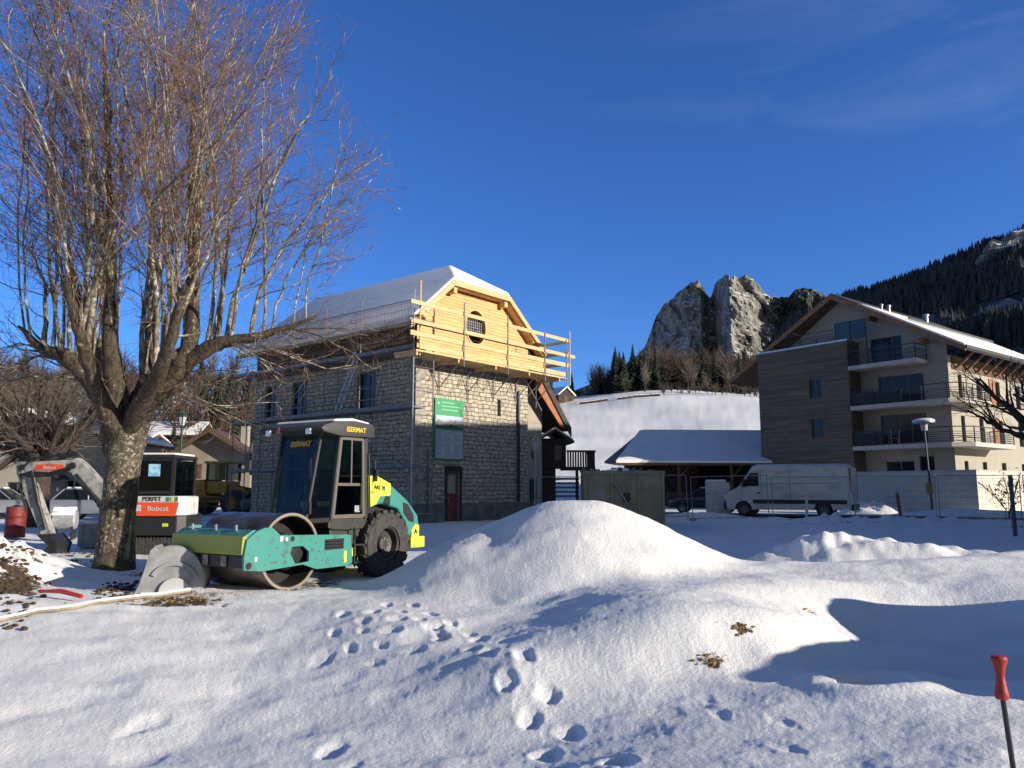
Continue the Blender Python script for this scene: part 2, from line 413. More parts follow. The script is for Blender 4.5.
M['galv'] = mat('galvanised_steel', (0.40, 0.41, 0.43), 0.42, 0.75, var=0.3, vscale=6)
M['galvdull'] = mat('dull_galvanised_steel', (0.20, 0.20, 0.20), 0.6, 0.25, var=0.3, vscale=6)
M['deckmetal'] = mat('scaffold_deck', (0.22, 0.22, 0.22), 0.65, 0.15, var=0.3, vscale=4)
M['roofdark'] = mat('dark_roof_edge', (0.035, 0.035, 0.04), 0.7)
M['tile'] = mat('brown_tiles', (0.10, 0.06, 0.045), 0.85, var=0.4, vscale=6, bump=0.5)
M['asphalt'] = mat('wet_asphalt', (0.035, 0.036, 0.04), 0.55, var=0.3, vscale=5, bump=0.4, bscale=120)
M['black'] = mat('black_plastic', (0.018, 0.018, 0.02), 0.5)
M['blacksteel'] = mat('black_painted_steel', (0.03, 0.03, 0.033), 0.45, 0.2, var=0.3, vscale=7)
M['rubber'] = mat('tyre_rubber', (0.030, 0.029, 0.028), 0.85, var=0.4, vscale=9, bump=0.3, col2=(0.06, 0.055, 0.05))
M['teal'] = mat('teal_machine_paint', (0.045, 0.235, 0.20), 0.45, col2=(.06, .10, .08), vscale=5, coat=0.1, lo=.30, hi=.44)
M['lime'] = mat('lime_machine_paint', (0.60, 0.64, 0.06), 0.5, col2=(.30, .27, .06), vscale=6, coat=0.1, lo=.32, hi=.46)
M['steel'] = mat('worn_steel', (0.27, 0.25, 0.23), 0.35, 0.85, col2=(0.13, 0.085, 0.055), vscale=5, stretch=(1, .3, 1), bump=0.15)
M['cabgrey'] = mat('cab_grey', (0.042, 0.040, 0.038), 0.5, var=0.2, vscale=4)
M['cabglass'] = glassmat('cab_glass', (0.32, 0.41, 0.37))
M['yellowtext'] = mat('yellow_vinyl', (0.80, 0.50, 0.03), 0.5)
M['white'] = mat('white_paint', (0.60, 0.60, 0.58), 0.45, col2=(.33, .31, .28), lo=.3, hi=.48, vscale=4, coat=0.2)
M['vanwhite'] = mat('van_white', (0.62, 0.62, 0.58), 0.4, col2=(.42, .40, .36), lo=.3, hi=.5, vscale=2.2, stretch=(.5, 1, 1.6), coat=0.4)
M['red'] = mat('red_paint', (0.50, 0.03, 0.02), 0.4, coat=0.3)
M['orangered'] = mat('orange_red_panel', (0.78, 0.085, 0.02), 0.45, coat=0.2)
M['redlight'] = mat('red_lens', (0.45, 0.01, 0.01), 0.2, spec=0.8)
M['amber'] = mat('amber_lens', (0.8, 0.25, 0.02), 0.2, spec=0.8)
M['headlamp'] = mat('lamp_lens', (0.75, 0.77, 0.8), 0.12, spec=0.8)
M['blueprint'] = mat('blue_sticker', (0.10, 0.45, 0.75), 0.5, col2=(0.5, 0.7, 0.8), vscale=9)
M['skip'] = mat('olive_grey_steel', (0.33, 0.27, 0.165), 0.6, 0.1, var=0.25, vscale=2, bump=0.1)
M['concrete'] = mat('concrete', (0.38, 0.37, 0.35), 0.9, var=0.25, vscale=3, bump=0.3)
M['bucketgrey'] = mat('pale_grey_steel', (0.36, 0.36, 0.36), 0.6, 0.15, var=0.3, vscale=4)
M['green'] = mat('green_panel', (0.04, 0.27, 0.11), 0.5)
M['postgreen'] = mat('dark_green_post', (0.015, 0.05, 0.035), 0.5)
M['navy'] = mat('dark_blue_post', (0.02, 0.035, 0.07), 0.5)
M['printwhite'] = mat('print_white', (0.46, 0.50, 0.54), 0.6)
M['ink'] = mat('print_ink', (0.14, 0.19, 0.26), 0.7)
M['loader'] = mat('loader_yellow', (0.50, 0.25, 0.025), 0.5, var=0.35, vscale=5)
M['rimyellow'] = mat('rim_dark', (0.06, 0.055, 0.05), 0.5, 0.3)
M['carpaint'] = mat('silver_car_paint', (0.35, 0.37, 0.40), 0.3, 0.5, coat=0.5)
M['cardark'] = mat('slate_car_paint', (0.06, 0.08, 0.10), 0.3, 0.4, coat=0.5)
M['soil'] = mat('wet_soil', (0.10, 0.065, 0.04), 0.95, col2=(0.03, 0.02, 0.013), vscale=12, bump=0.9, bscale=25)
M['drygrass'] = mat('dry_grass', (0.36, 0.24, 0.11), 0.9, var=0.5, vscale=20)
M['bark'] = bark_material('lime_bark', (0.105, 0.08, 0.055), (0.026, 0.019, 0.013), (0.40, 0.37, 0.28), 14, 0.60)
M['mossbark'] = bark_material('mossy_limb_bark', (0.085, 0.062, 0.04), (0.022, 0.016, 0.011), (0.36, 0.33, 0.26), 8, 0.64)
M['stems'] = bark_material('lime_stem_bark', (0.20, 0.155, 0.11), (0.06, 0.045, 0.03), (0.46, 0.42, 0.33), 7, 0.55)
M['twig'] = mat('reddish_twigs', (0.23, 0.12, 0.078), 0.8, col2=(0.14, 0.075, 0.055), vscale=0.9)
M['twigbrown'] = mat('brown_twigs', (0.15, 0.09, 0.055), 0.85, col2=(0.08, 0.05, 0.035), vscale=0.8)
M['darkbark'] = mat('dark_bark', (0.07, 0.05, 0.04), 0.95, var=0.5, vscale=6, bump=0.5)
M['needle'] = mat('fir_needles', (0.026, 0.042, 0.022), 0.9, col2=(0.014, 0.024, 0.018), vscale=0.6)
M['needle2'] = mat('spruce_needles', (0.032, 0.055, 0.028), 0.9, col2=(0.02, 0.03, 0.02), vscale=0.5)
M['hedge'] = mat('olive_foliage', (0.09, 0.10, 0.035), 0.9, col2=(0.03, 0.04, 0.015), vscale=2)
M['interior'] = mat('unlit_interior', (0.02, 0.02, 0.022), 0.9)

# ------------------------------------------------------------------ terrain
PRINTS = []   # footprints (x, y, angle, length, width, depth)
def _trail(pix, w=0.13, L=0.29, d=0.07):
    pts = [gnd(a, b) for a, b in pix]
    for i in range(len(pts) - 1):
        a, b = pts[i], pts[i + 1]; n = max(1, int((b - a).length / 0.30)); ang = math.atan2(b.y - a.y, b.x - a.x)
        for k in range(n):
            t = k / n; s = 1 if (k % 2) else -1
            x = a.x + (b.x - a.x) * t - math.sin(ang) * 0.13 * s; y = a.y + (b.y - a.y) * t + math.cos(ang) * 0.13 * s
            PRINTS.append((x, y, ang + 0.1 * s, L, w, d))
_trail([(352, 612), (398, 626), (452, 634), (500, 652), (545, 684), (572, 722), (640, 748), (670, 775)], d=0.10, w=0.19)
_trail([(345, 622), (380, 640), (430, 644)], d=0.08)
_trail([(395, 607), (430, 622), (470, 640)], d=0.08)
_trail([(735, 700), (800, 735), (860, 760)], d=0.04)
for (px, py, L, w, d) in [(245, 716, .62, .34, .15), (222, 728, .40, .22, .10), (200, 742, .42, .2, .10), (212, 690, .3, .16, .06), (150, 660, .55, .2, .07),
                          (196, 730, .32, .16, .06), (335, 684, .4, .17, .08), (345, 700, .35, .15, .07), (322, 634, .55, .2, .06),
                          (150, 700, .5, .2, .04), (75, 690, .5, .2, .04), (345, 764, .42, .2, .08), (560, 755, .3, .2, .05), (700, 690, .4, .2, .03),
                          (70, 752, .5, .25, .09), (330, 738, .3, .18, .05)]:
    g = gnd(px, py); PRINTS.append((g.x, g.y, 1.0 + .5 * math.sin(px), L * .95, w * 1.3, d * 1.05))

ROAD_DIR = math.atan2(0.52, -0.85)
def terrain(x, y):
    x = np.asarray(x, np.float64); y = np.asarray(y, np.float64)
    r = np.hypot(x, y)
    z = 0.22 * ss(y, 24, 33)
    # snowfield hill behind, woodland hill left
    hr = 25.5 * ss(y, 58, 190) * (1 - .13 * (1 - ss(x, 4, 34)) * ss(y, 80, 150)) * ss(x, -40, -6)
    hl = 30.0 * ss(y, 62, 215) * (1 - ss(x, -40, -6)) 
    z = z + hr + hl + (8 * ss(y, 170, 420)) + fbm(x / 40, y / 40, 3, 5) * 3.0 * ss(y, 70, 140) + ss(y, 55, 80) * (.11 * fbm(x / 2.2, y / 3.5, 3, 15) + .5 * fbm(x / 14, y / 9, 2, 16))
    # heaps
    def cone(cx, cy, rx, ry, H, k=0.12, rnd=0.03):
        q = np.sqrt(((x - cx) / rx) ** 2 + ((y - cy) / ry) ** 2 + rnd)
        return k * np.log1p(np.exp(np.clip((H * (1 - q)) / k, -30, 30)))
    def ga(cx, cy, rx, ry, H, rot=0.0):
        dx, dy = x - cx, y - cy; c, s = math.cos(rot), math.sin(rot)
        u, v = dx * c + dy * s, -dx * s + dy * c
        return H * np.exp(-((u / rx) ** 2 + (v / ry) ** 2))
    qm = np.sqrt(((x - .66) / 3.1) ** 2 + ((y - 13.5) / 2.95) ** 2); qm = qm * (1 + .05 * fbm(x * .5, y * .5, 2, 22))
    m1 = .09 * np.log1p(np.exp(np.clip(1.27 * (1 - qm ** 1.65) / .09, -30, 30)))
    m1 = m1 * (1 + 0.06 * fbm(x * .8, y * .8, 2, 21))
    z = z + m1 + ga(-.2, 12.6, .28, .7, -.07, -.3)
    m2 = cone(6.25, 14.9, 1.5, 1.3, .98, .06, .03) + cone(7.6, 14.3, 1.4, 1.0, .66, .05) + cone(5.0, 15.2, 1.0, .8, .42, .05) \
        + cone(9.3, 14.0, 1.7, 1.0, .52, .06) + cone(8.3, 13.2, 1.3, .8, .25, .05) + cone(11.8, 13.6, 1.9, 1.2, .45, .06)
    m2 = m2 * (1 + .35 * fbm(x * 1.8, y * 1.8, 4, 31)); z = z + m2
    # banked terrace right of the mound, its bright face, and the dug hollow in it
    yy = y + .18 * np.sin(x * 1.1) + .25 * fbm(x * .4, y * .4, 2, 51)
    z = z + .40 * ss(yy, 7.0, 8.3) * ss(x, -.6, 1.8) * (1 - ss(y, 12.6, 14.2))
    z = z + ga(2.9, 9.6, 1.5, 1.1, .16) + ga(5.6, 12.0, 3.0, .9, .12, -.05) + ga(9.4, 12.0, 3.0, 1.2, .18)
    z = z - .52 * np.exp(-(np.clip(np.hypot((x - 4.9) / 1.9, (y - 8.5) / 1.45), 0, 5) ** 3)) + ga(3.1, 8.2, .5, .35, .07)
    # the near snow falls away from the sun in front of the ridge
    a = .91 * x - .415 * y
    w_ = (1 - ss(y, 6.1, 7.8 + 1.6 * np.clip(-x, 0, 3))) * ss(r, .6, 2.5)
    t1 = a + .6; up_ = t1 - .4 * np.log1p(np.exp(np.clip((t1 - .75) / .4, -30, 30)))
    dn_ = -2.6 + .5 * np.log1p(np.exp(np.clip((up_ + 2.6) / .5, -30, 30)))
    t2 = -(.5 * np.log1p(np.exp(np.clip(-(a + 3.2) / .5, -30, 30)))); t2 = np.maximum(t2, -2.5)
    z = z + w_ * (.175 * dn_ + .10 * t2)
    # hole
    hq = np.hypot((x - 2.95) / .30, (y - 6.50) / .22); z = z - .34 * (1 - ss(hq, .55, 1.1)) + .05 * np.exp(-((hq - 1.6) / .6) ** 2)
    # unseen bank added right of the frame to shade the hollow
    a = .91 * x - .415 * y; p = .415 * x + .91 * y
    bh = .40 * ss(p, 1.6, 3.2) * (1 - ss(p, 6.6, 7.4)) + 1.12 * ss(p, 6.6, 7.4) * (1 - ss(p, 10.4, 11.9))
    bank = bh * np.exp(-((a - 3.7) / .9) ** 2)
    bank = bank * (1 + .22 * fbm(x * .8, y * .8, 3, 77)); z = z + bank
    # left earth heap and excavated edge
    h1 = ga(-10.4, 13.8, 1.45, 1.9, 1.25) + ga(-9.0, 12.6, .7, .6, .22) + ga(-8.7, 14.2, .7, .7, .12)
    rough = fbm(x * 2.2, y * 2.2, 5, 41)
    z = z + h1 * (1 + .5 * rough)
    # low edge of the working area in front of the roller, and the back bank at the right
    k1 = y - (11.15 + .10 * (x + 6))
    z = z - .05 * np.exp(-(k1 / .25) ** 2) * (1 - ss(x, -4.4, -2.6))
    z = z + ga(15.0, 33.2, 6, .8, .28) * (1 + rough)
    # small relief
    near = 1 - ss(r, 25, 60)
    z = z + near * (.10 * fbm(x * .40, y * .62, 3, 1) + .034 * fbm(x * 1.5, y * 2.4, 3, 2) + .006 * fbm(x * 6, y * 8, 3, 3))
    vn = 1 - ss(r, 9, 22)
    z = z + vn * .0045 * fbm(x * 22, y * 24, 3, 4)
    mott = np.clip(fbm(x * 1.25, y * 1.55, 2, 91) - .16, 0, 1); z = z - near * .08 * mott * (1 - ss(y, 9, 16))
    for (fx, fy, an, L, w, d) in PRINTS:
        d = d * .46; c, s = math.cos(an), math.sin(an); dx, dy = x - fx, y - fy
        msk = (np.abs(dx) < 1) & (np.abs(dy) < 1)
        if not msk.any(): continue
        u = (dx[msk] * c + dy[msk] * s) / (L / 2); v = (-dx[msk] * s + dy[msk] * c) / (w / 2)
        q = np.sqrt(u * u + v * v) + .5 * fbm(x[msk] * 7 + fx, y[msk] * 7, 3, 8)
        tilt = np.clip((dx[msk] * .91 - dy[msk] * .415) / (L * .5), -1, 1)
        z[msk] = z[msk] - d * (.62 + .5 * tilt) * (1 - ss(q, .55, 1.2)) + d * .10 * np.exp(-((q - 1.35) / .28) ** 2)
    return z
def soilmask(x, y):
    def g(cx, cy, rx, ry): return np.exp(-(((x - cx) / rx) ** 2 + ((y - cy) / ry) ** 2))
    s = .80 * g(-8.0, 12.5, .50, .7) + .6 * g(-8.7, 13.4, .8, .4) + .55 * g(-8.3, 12.1, .9, .3) + .45 * g(-8.9, 14.3, .8, .4) + .45 * g(-6.9, 15.3, 1.2, .7)
    s += .38 * g(-5.9, 15.4, 1.2, .8) + .42 * g(-6.1, 11.5, 3.0, .13) + .55 * g(-4.9, 11.75, .7, .25) + .5 * g(-3.5, 13.4, 1.2, 1.6) + .42 * g(-5.2, 12.3, .9, .3)
    s += .5 * g(14.7, 32.3, 2.6, .35) + .55 * g(20.4, 31.0, 2.0, .7) + .40 * g(11.5, 32.0, 2.0, .3) + .45 * g(17.8, 34.6, 5, .3)
    s += .95 * g(2.95, 6.50, .22, .15) + .75 * g(2.23, 7.72, .07, .09) + .75 * g(1.83, 7.26, .10, .07) + .45 * g(3.39, 9.05, .06, .1) + .36 * g(6, 39, 9, 2.0) + .30 * g(-3, 28, 5, 3)
    return np.clip(s, 0, 1)
def gz(x, y):
    return float(terrain(np.array([x]), np.array([y]))[0])

# polar sheet, dense in front of the camera
a_f = np.linspace(-0.70, 0.70, 860); a_b = np.linspace(0.70, 2 * math.pi - 0.70, 170)[1:-1]
ang = np.concatenate([a_f, a_b])
rr = [0.25]
while rr[-1] < 9000:
    r_ = rr[-1]; rr.append(r_ * (1.0065 if 3.5 < r_ < 20 else (1.011 if r_ < 3.5 else (1.012 if r_ < 60 else 1.03))) + (.02 if r_ < 3.5 else 0))
rr = np.array(rr)
A, R = np.meshgrid(ang, rr)
X = R * np.sin(A); Y = R * np.cos(A); Z = terrain(X.ravel(), Y.ravel()).reshape(X.shape)
na, nr = len(ang), len(rr)
V = np.stack([X, Y, Z], -1).reshape(-1, 3)
V = np.concatenate([V, [[0, 0, Z[0].mean()]]])
i0 = (np.arange(nr - 1)[:, None] * na + np.arange(na)[None, :]); j1 = (np.arange(na) + 1) % na
Q = np.stack([i0, (np.arange(nr - 1)[:, None] * na + j1[None, :]), ((np.arange(nr - 1) + 1)[:, None] * na + j1[None, :]), i0 + na], -1).reshape(-1, 4)[:, ::-1]
T = np.stack([np.full(na, len(V) - 1), np.arange(na), j1], -1)[:, ::-1]
qc = V[Q].mean(1)
inm = (np.hypot((qc[:, 0] - .95) / 3.3, (qc[:, 1] - 13.45) / 3.0) < 1)
in2 = (np.hypot((qc[:, 0] - 7.9) / 4.3, (qc[:, 1] - 14.4) / 1.75) < 1) & ~inm
def sub(Qs, name, tri=None):
    idx = np.unique(np.concatenate([Qs.ravel()] + ([tri.ravel()] if tri is not None else [])))
    mp = np.full(len(V), -1); mp[idx] = np.arange(len(idx))
    me = npmesh(name, V[idx], mp[Qs], mp[tri] if tri is not None else None)
    at_ = me.attributes.new('soil', 'FLOAT', 'POINT'); at_.data.foreach_set('value', soilmask(V[idx, 0], V[idx, 1]).astype(np.float32))
    me.materials.append(M['snow_ground'])
    return link(bpy.data.objects.new(name, me))
tag(sub(Q[~(inm | in2)], 'ground', T), kind='structure')
tag(sub(Q[inm], 'snow_mound'), 'tall rounded heap fully covered in smooth sunlit snow beside the road roller', 'snow heap')
tag(sub(Q[in2], 'snow_mound'), 'low lumpy row of snow covered heaps behind the dug hollow', 'snow heap')

# road along the far side
rd = Vector((-.85, .527)); rn_ = Vector((.527, .85))
def strip(name, c, d, n, L0, L1, w0, w1, z, mat_, kind='structure', seg=60):
    vv = []; ff = []
    for i in range(seg + 1):
        t = L0 + (L1 - L0) * i / seg
        for w in (w0, w1):
            vv.append((c[0] + d[0]*t + n[0]*w, c[1] + d[1]*t + n[1]*w, z))
    for i in range(seg): ff.append((2*i, 2*i+1, 2*i+3, 2*i+2))
    mb = MB(); mb.add(vv, ff); o = mb.build(name, mat_); tag(o, kind=kind); return o
M['roadmix'] = mat('snowy_asphalt', (0.55, 0.57, 0.6), 0.6, col2=(0.03, 0.032, 0.036), vscale=1.1, lo=.46, hi=.56, bump=.4, stretch=(.35, 1, 1))
strip('road', (14.0, 39.6), rd, rn_, -26, 22, -1.2, 3.2, .30, M['asphalt'])
strip('road_slush', (14.0, 39.6), rd, rn_, -26, 22, 1.0, 1.8, .306, M['roadmix'])

# ------------------------------------------------------------------ mountains
def rock_material():
    m = bpy.data.materials.new('limestone_cliff'); m.use_nodes = True
    n, l = m.node_tree.nodes, m.node_tree.links; b = n['Principled BSDF']; b.inputs['Roughness'].default_value = 0.95
    tc = n.new('ShaderNodeTexCoord'); mp = n.new('ShaderNodeMapping'); mp.inputs['Scale'].default_value = (1, 1, .45); l.new(tc.outputs['Object'], mp.inputs[0])
    n1 = n.new('ShaderNodeTexNoise'); n1.inputs['Scale'].default_value = .045; n1.inputs['Detail'].default_value = 12; n1.inputs['Roughness'].default_value = .68; l.new(mp.outputs[0], n1.inputs[0])
    c1 = n.new('ShaderNodeValToRGB'); c1.color_ramp.elements[0].position = .36; c1.color_ramp.elements[0].color = (.05, .05, .048, 1)
    c1.color_ramp.elements[1].position = .6; c1.color_ramp.elements[1].color = (.30, .285, .255, 1); l.new(n1.outputs['Fac'], c1.inputs[0])
    ge = n.new('ShaderNodeNewGeometry'); se = n.new('ShaderNodeSeparateXYZ'); l.new(ge.outputs['Normal'], se.inputs[0])
    n2 = n.new('ShaderNodeTexNoise'); n2.inputs['Scale'].default_value = .09; n2.inputs['Detail'].default_value = 8; n2.inputs['Roughness'].default_value = .7; l.new(tc.outputs['Object'], n2.inputs[0])
    ad = n.new('ShaderNodeMath'); ad.operation = 'MULTIPLY_ADD'; ad.inputs[1].default_value = 1.0; l.new(se.outputs['Z'], ad.inputs[0]); l.new(n2.outputs['Fac'], ad.inputs[2])
    c2 = n.new('ShaderNodeValToRGB'); c2.color_ramp.elements[0].position = 0.0; c2.color_ramp.elements[1].position = .06
    mr = n.new('ShaderNodeMapRange'); mr.inputs['From Min'].default_value = 1.12; mr.inputs['From Max'].default_value = 1.3; l.new(ad.outputs[0], mr.inputs[0])
    sn = n.new('ShaderNodeMix'); sn.data_type = 'RGBA'; l.new(mr.outputs[0], sn.inputs['Factor']); l.new(c1.outputs[0], sn.inputs[6]); sn.inputs[7].default_value = (.78, .8, .84, 1)
    # trees on ledges towards the right
    atn = n.new('ShaderNodeAttribute'); atn.attribute_name = 'wood'
    n3 = n.new('ShaderNodeTexNoise'); n3.inputs['Scale'].default_value = .11; n3.inputs['Detail'].default_value = 9; n3.inputs['Roughness'].default_value = .8; l.new(tc.outputs['Object'], n3.inputs[0])
    a3 = n.new('ShaderNodeMath'); a3.operation = 'ADD'; l.new(atn.outputs['Fac'], a3.inputs[0]); l.new(n3.outputs['Fac'], a3.inputs[1])
    m3 = n.new('ShaderNodeMapRange'); m3.inputs['From Min'].default_value = 1.0; m3.inputs['From Max'].default_value = 1.07; l.new(a3.outputs[0], m3.inputs[0])
    w = n.new('ShaderNodeMix'); w.data_type = 'RGBA'; l.new(m3.outputs[0], w.inputs['Factor']); l.new(sn.outputs[2], w.inputs[6]); w.inputs[7].default_value = (.022, .032, .026, 1)
    l.new(w.outputs[2], b.inputs['Base Color'])
    bp = n.new('ShaderNodeBump'); bp.inputs['Strength'].default_value = 1; bp.inputs['Distance'].default_value = 6; l.new(n1.outputs['Fac'], bp.inputs['Height']); l.new(bp.outputs[0], b.inputs['Normal'])
    return m
M['rock'] = rock_material()
def tz(px, py, r):   # height seen at px,py at horizontal range r
    v = ray(px, py); return EYE + v.z / math.hypot(v.x, v.y) * r
# cliff: columns by direction, real facets in range
prof = [(560, 400), (600, 385), (630, 365), (645, 352), (652, 335), (658, 320), (664, 313), (672, 303), (678, 296), (684, 293), (695, 287), (702, 285), (707, 290), (710, 298), (714, 301), (718, 292), (724, 283), (730, 281),
        (738, 280), (746, 283), (753, 283), (758, 284), (763, 289), (770, 296), (777, 301), (786, 298), (796, 295), (803, 291), (810, 291), (817, 295), (828, 298), (845, 303), (880, 310), (960, 320), (1080, 340)]
rng_ = [(560, 1500), (630, 1430), (648, 1385), (690, 1285), (703, 1280), (711, 1320), (716, 1322), (733, 1235), (748, 1262), (765, 1300), (790, 1318), (812, 1300), (830, 1330), (1080, 1330)]
N_U, N_V = 520, 170
us = np.linspace(560, 1080, N_U)
top_y = np.interp(us, [p[0] for p in prof], [p[1] for p in prof])
jag = fbm(us / 9, us * 0 + 3, 4, 55) * 5.0 * ss(us, 640, 660) * (1 - ss(us, 830, 900))
top_y = top_y + jag
rb = np.interp(us, [p[0] for p in rng_], [p[1] for p in rng_])
VV = np.zeros((N_V + 30, N_U, 3)); wood = np.zeros((N_V + 30, N_U))
for j, px in enumerate(us):
    ry = ray(px, 384.0); hx, hy = ry.x, ry.y; hl_ = math.hypot(hx, hy); hx /= hl_; hy /= hl_
    zt = tz(px, top_y[j], rb[j])
    v = np.linspace(0, 1, N_V); z = 15 + (zt - 15) * v
    # talus below, steep wall above
    steep = np.interp(z, [15, 120, 170, 250, 400], [420, 150, 60, 22, 0])
    uu = us[j] * 1.68; crack = np.abs(fbm(uu / 34 + z / 55, z / 60 - uu / 160, 5, 60)) * 40 + np.abs(fbm(uu / 11 - z / 40, z / 22 + uu / 60, 4, 66)) * 13 - 8
    terr = fbm(uu / 70 + z / 60, z / 26, 5, 71) * 16 + fbm(uu / 5, z / 5, 3, 73) * 3
    fac = np.interp(z, [15, 110, 190], [0.1, .35, 1]) * np.interp(us[j], [640, 660, 760, 1080], [.7, 1, 1, .8])
    r = rb[j] + (0 - steep) - (crack + 12) * fac + terr * fac
    r = np.minimum(r, rb[j] + 25)
    VV[:N_V, j, 0] = hx * r; VV[:N_V, j, 1] = hy * r; VV[:N_V, j, 2] = z
    for k in range(30):
        t = (k + 1) / 30; rk = r[-1] + 6 * (k+1) + 500 * t * t
        VV[N_V + k, j] = (hx * rk, hy * rk, zt * (1 - t * t) + 6 * (fbm(np.array([us[j] / 6.0]), np.array([k / 3.0]), 3, 80)[0]) * (1 if k > 0 else .3) - 1.5 * k)
    wd = np.interp(us[j], [640, 700, 760, 785, 830, 1080], [.34, .30, .33, .62, .62, .62]) + np.interp(z, [15, 150, 215, 330], [.5, .38, .08, -.06])
    wood[:N_V, j] = wd; wood[N_V:, j] = .5
nv_, nu_ = VV.shape[:2]
ii = (np.arange(nv_ - 1)[:, None] * nu_ + np.arange(nu_ - 1)[None, :])
Qm = np.stack([ii, ii + 1, ii + nu_ + 1, ii + nu_], -1).reshape(-1, 4)
me = npmesh('rocky_mountain', VV.reshape(-1, 3), Qm, smooth=False)
at_ = me.attributes.new('wood', 'FLOAT', 'POINT'); at_.data.foreach_set('value', wood.ravel().astype(np.float32)); me.materials.append(M['rock'])
tag(link(bpy.data.objects.new('rocky_mountain', me)), kind='structure')

# forested mountain right
fprof = [(700, 420), (760, 360), (800, 318), (830, 305), (850, 298), (870, 292), (890, 286), (905, 281), (920, 277), (935, 272), (950, 264), (965, 258), (980, 252), (1000, 244), (1024, 236), (1100, 212), (1250, 180), (1500, 170), (2600, 220)]
us2 = np.concatenate([np.linspace(700, 1100, 300), np.linspace(1102, 2600, 160)])
ty2 = np.interp(us2, [p[0] for p in fprof], [p[1] for p in fprof]) + fbm(us2 / 25, us2 * 0, 3, 14) * 6
NV2 = 110; G = np.zeros((NV2 + 12, len(us2), 3))
for j, px in enumerate(us2):
    ry = ray(px, 384.0); hl_ = math.hypot(ry.x, ry.y); hx, hy = ry.x / hl_, ry.y / hl_
    rt = 980.0; zt = tz(px, ty2[j] + 4, rt)
    v = np.linspace(0, 1, NV2); r = 430 + (rt - 430) * v
    z = 15 + (zt - 15) * v ** 1.15 + (fbm(np.full(NV2, px / 60.0), r / 90, 4, 90) * 34 * np.sin(v * math.pi))
    G[:NV2, j] = np.stack([hx * r, hy * r, z], -1)
    for k in range(12):
        t = (k + 1) / 12; G[NV2 + k, j] = (hx * (rt + 500 * t), hy * (rt + 500 * t), zt * (1 - t * t))
nv_, nu_ = G.shape[:2]
ii = (np.arange(nv_ - 1)[:, None] * nu_ + np.arange(nu_ - 1)[None, :])
Qm = np.stack([ii, ii + 1, ii + nu_ + 1, ii + nu_], -1).reshape(-1, 4)
me = npmesh('forested_mountain', G.reshape(-1, 3), Qm)
M['forestfloor'] = mat('snowy_forest_floor', (.30, .31, .33), .95, col2=(.018, .024, .02), vscale=.02, lo=.50, hi=.74)
me.materials.append(M['forestfloor'])
tag(link(bpy.data.objects.new('forested_mountain', me)), kind='structure')
# conifers covering it: one mass
rs = np.random.RandomState(3)
def cone_batch(P, H, Rr, tiers=3, sides=6, rs=rs):
    n = len(P); vs_, fs_ = [], []; base = 0
    for t in range(tiers):
        z0 = H * (t / tiers) * .85; z1 = np.minimum(H * ((t + 1.35) / tiers), H); rad = Rr * (1 - t / tiers) ** .8
        aa = 2 * math.pi * np.arange(sides) / sides + t
        jit = 1 + .45 * (rs.rand(n, sides) - .5)
        ring = np.stack([P[:, 0:1] + np.cos(aa) * rad[:, None] * jit, P[:, 1:2] + np.sin(aa) * rad[:, None] * jit, (P[:, 2] + z0)[:, None] - .08 * H[:, None] * rs.rand(n, sides)], -1)
        apex = np.stack([P[:, 0], P[:, 1], P[:, 2] + z1], -1)[:, None]
        vs_.append(np.concatenate([ring, apex], 1).reshape(-1, 3))
        b = base + np.arange(n) * (sides + 1); k = np.arange(sides)
        fs_.append(np.stack([b[:, None] + k, b[:, None] + (k + 1) % sides, np.broadcast_to((b + sides)[:, None], (n, sides))], -1).reshape(-1, 3))
        base += n * (sides + 1)
    return np.concatenate(vs_), np.concatenate(fs_)
n = 15000
ju = (rs.rand(n) * 300).astype(int); jv = (rs.rand(n) ** .8 * (NV2 - 1)).astype(int)
ju2 = 300 + (rs.rand(5000) * 150).astype(int); jv2 = (rs.rand(5000) ** .8 * (NV2 - 1)).astype(int)
ju3 = rs.randint(20, 299, 1300); jv3 = np.full(1300, NV2 - 1)
P = np.concatenate([G[jv, ju], G[jv2, ju2], G[jv3, ju3]]); P[:, :2] += rs.randn(len(P), 2) * 2.0; P[:, 2] -= 1.5
clear = vnoise(P[:, 0] / 38, P[:, 2] / 30, 9) > .22
Pc = P[~clear]
H = 9 + 8 * rs.rand(len(Pc)); Vt, Tt = cone_batch(Pc, H, H * (.17 + .09 * rs.rand(len(Pc))))
me = npmesh('mountain_forest', Vt, None, Tt, smooth=False)
M['farfir'] = mat('hazed_fir_mass', (.045, .056, .056), 1.0, col2=(.022, .030, .033), vscale=.012)  # firs lightened and blued: haze and snow dusting put into the colour
me.materials.append(M['farfir'])
tag(link(bpy.data.objects.new('mountain_forest', me)), 'dense dark conifer forest clothing the right hand mountain slope', 'forest', kind='stuff')
# crags near the top
for (px, py, s) in [(1003, 256, 16), (1012, 262, 12), (984, 262, 7), (1020, 246, 16), (993, 250, 9), (1016, 272, 8)]:
    r = 950.0 - (py - 240) * 2.5; v = ray(px, py); hl_ = math.hypot(v.x, v.y)
    p = Vector((v.x / hl_ * r, v.y / hl_ * r, tz(px, py, r)))
    bm = bmesh.new(); bmesh.ops.create_icosphere(bm, subdivisions=3, radius=s)
    for q in bm.verts:
        nn = float(fbm(np.array([q.co.x / 7 + px]), np.array([q.co.z / 7 + q.co.y / 9]), 3)[0]); q.co *= 1 + .7 * nn; q.co.z *= .9
    me = bpy.data.meshes.new('crag'); bm.to_mesh(me); bm.free(); me.materials.append(M['rock'])
    o = link(bpy.data.objects.new('rock_crag', me)); o.location = p; tag(o, kind='structure')

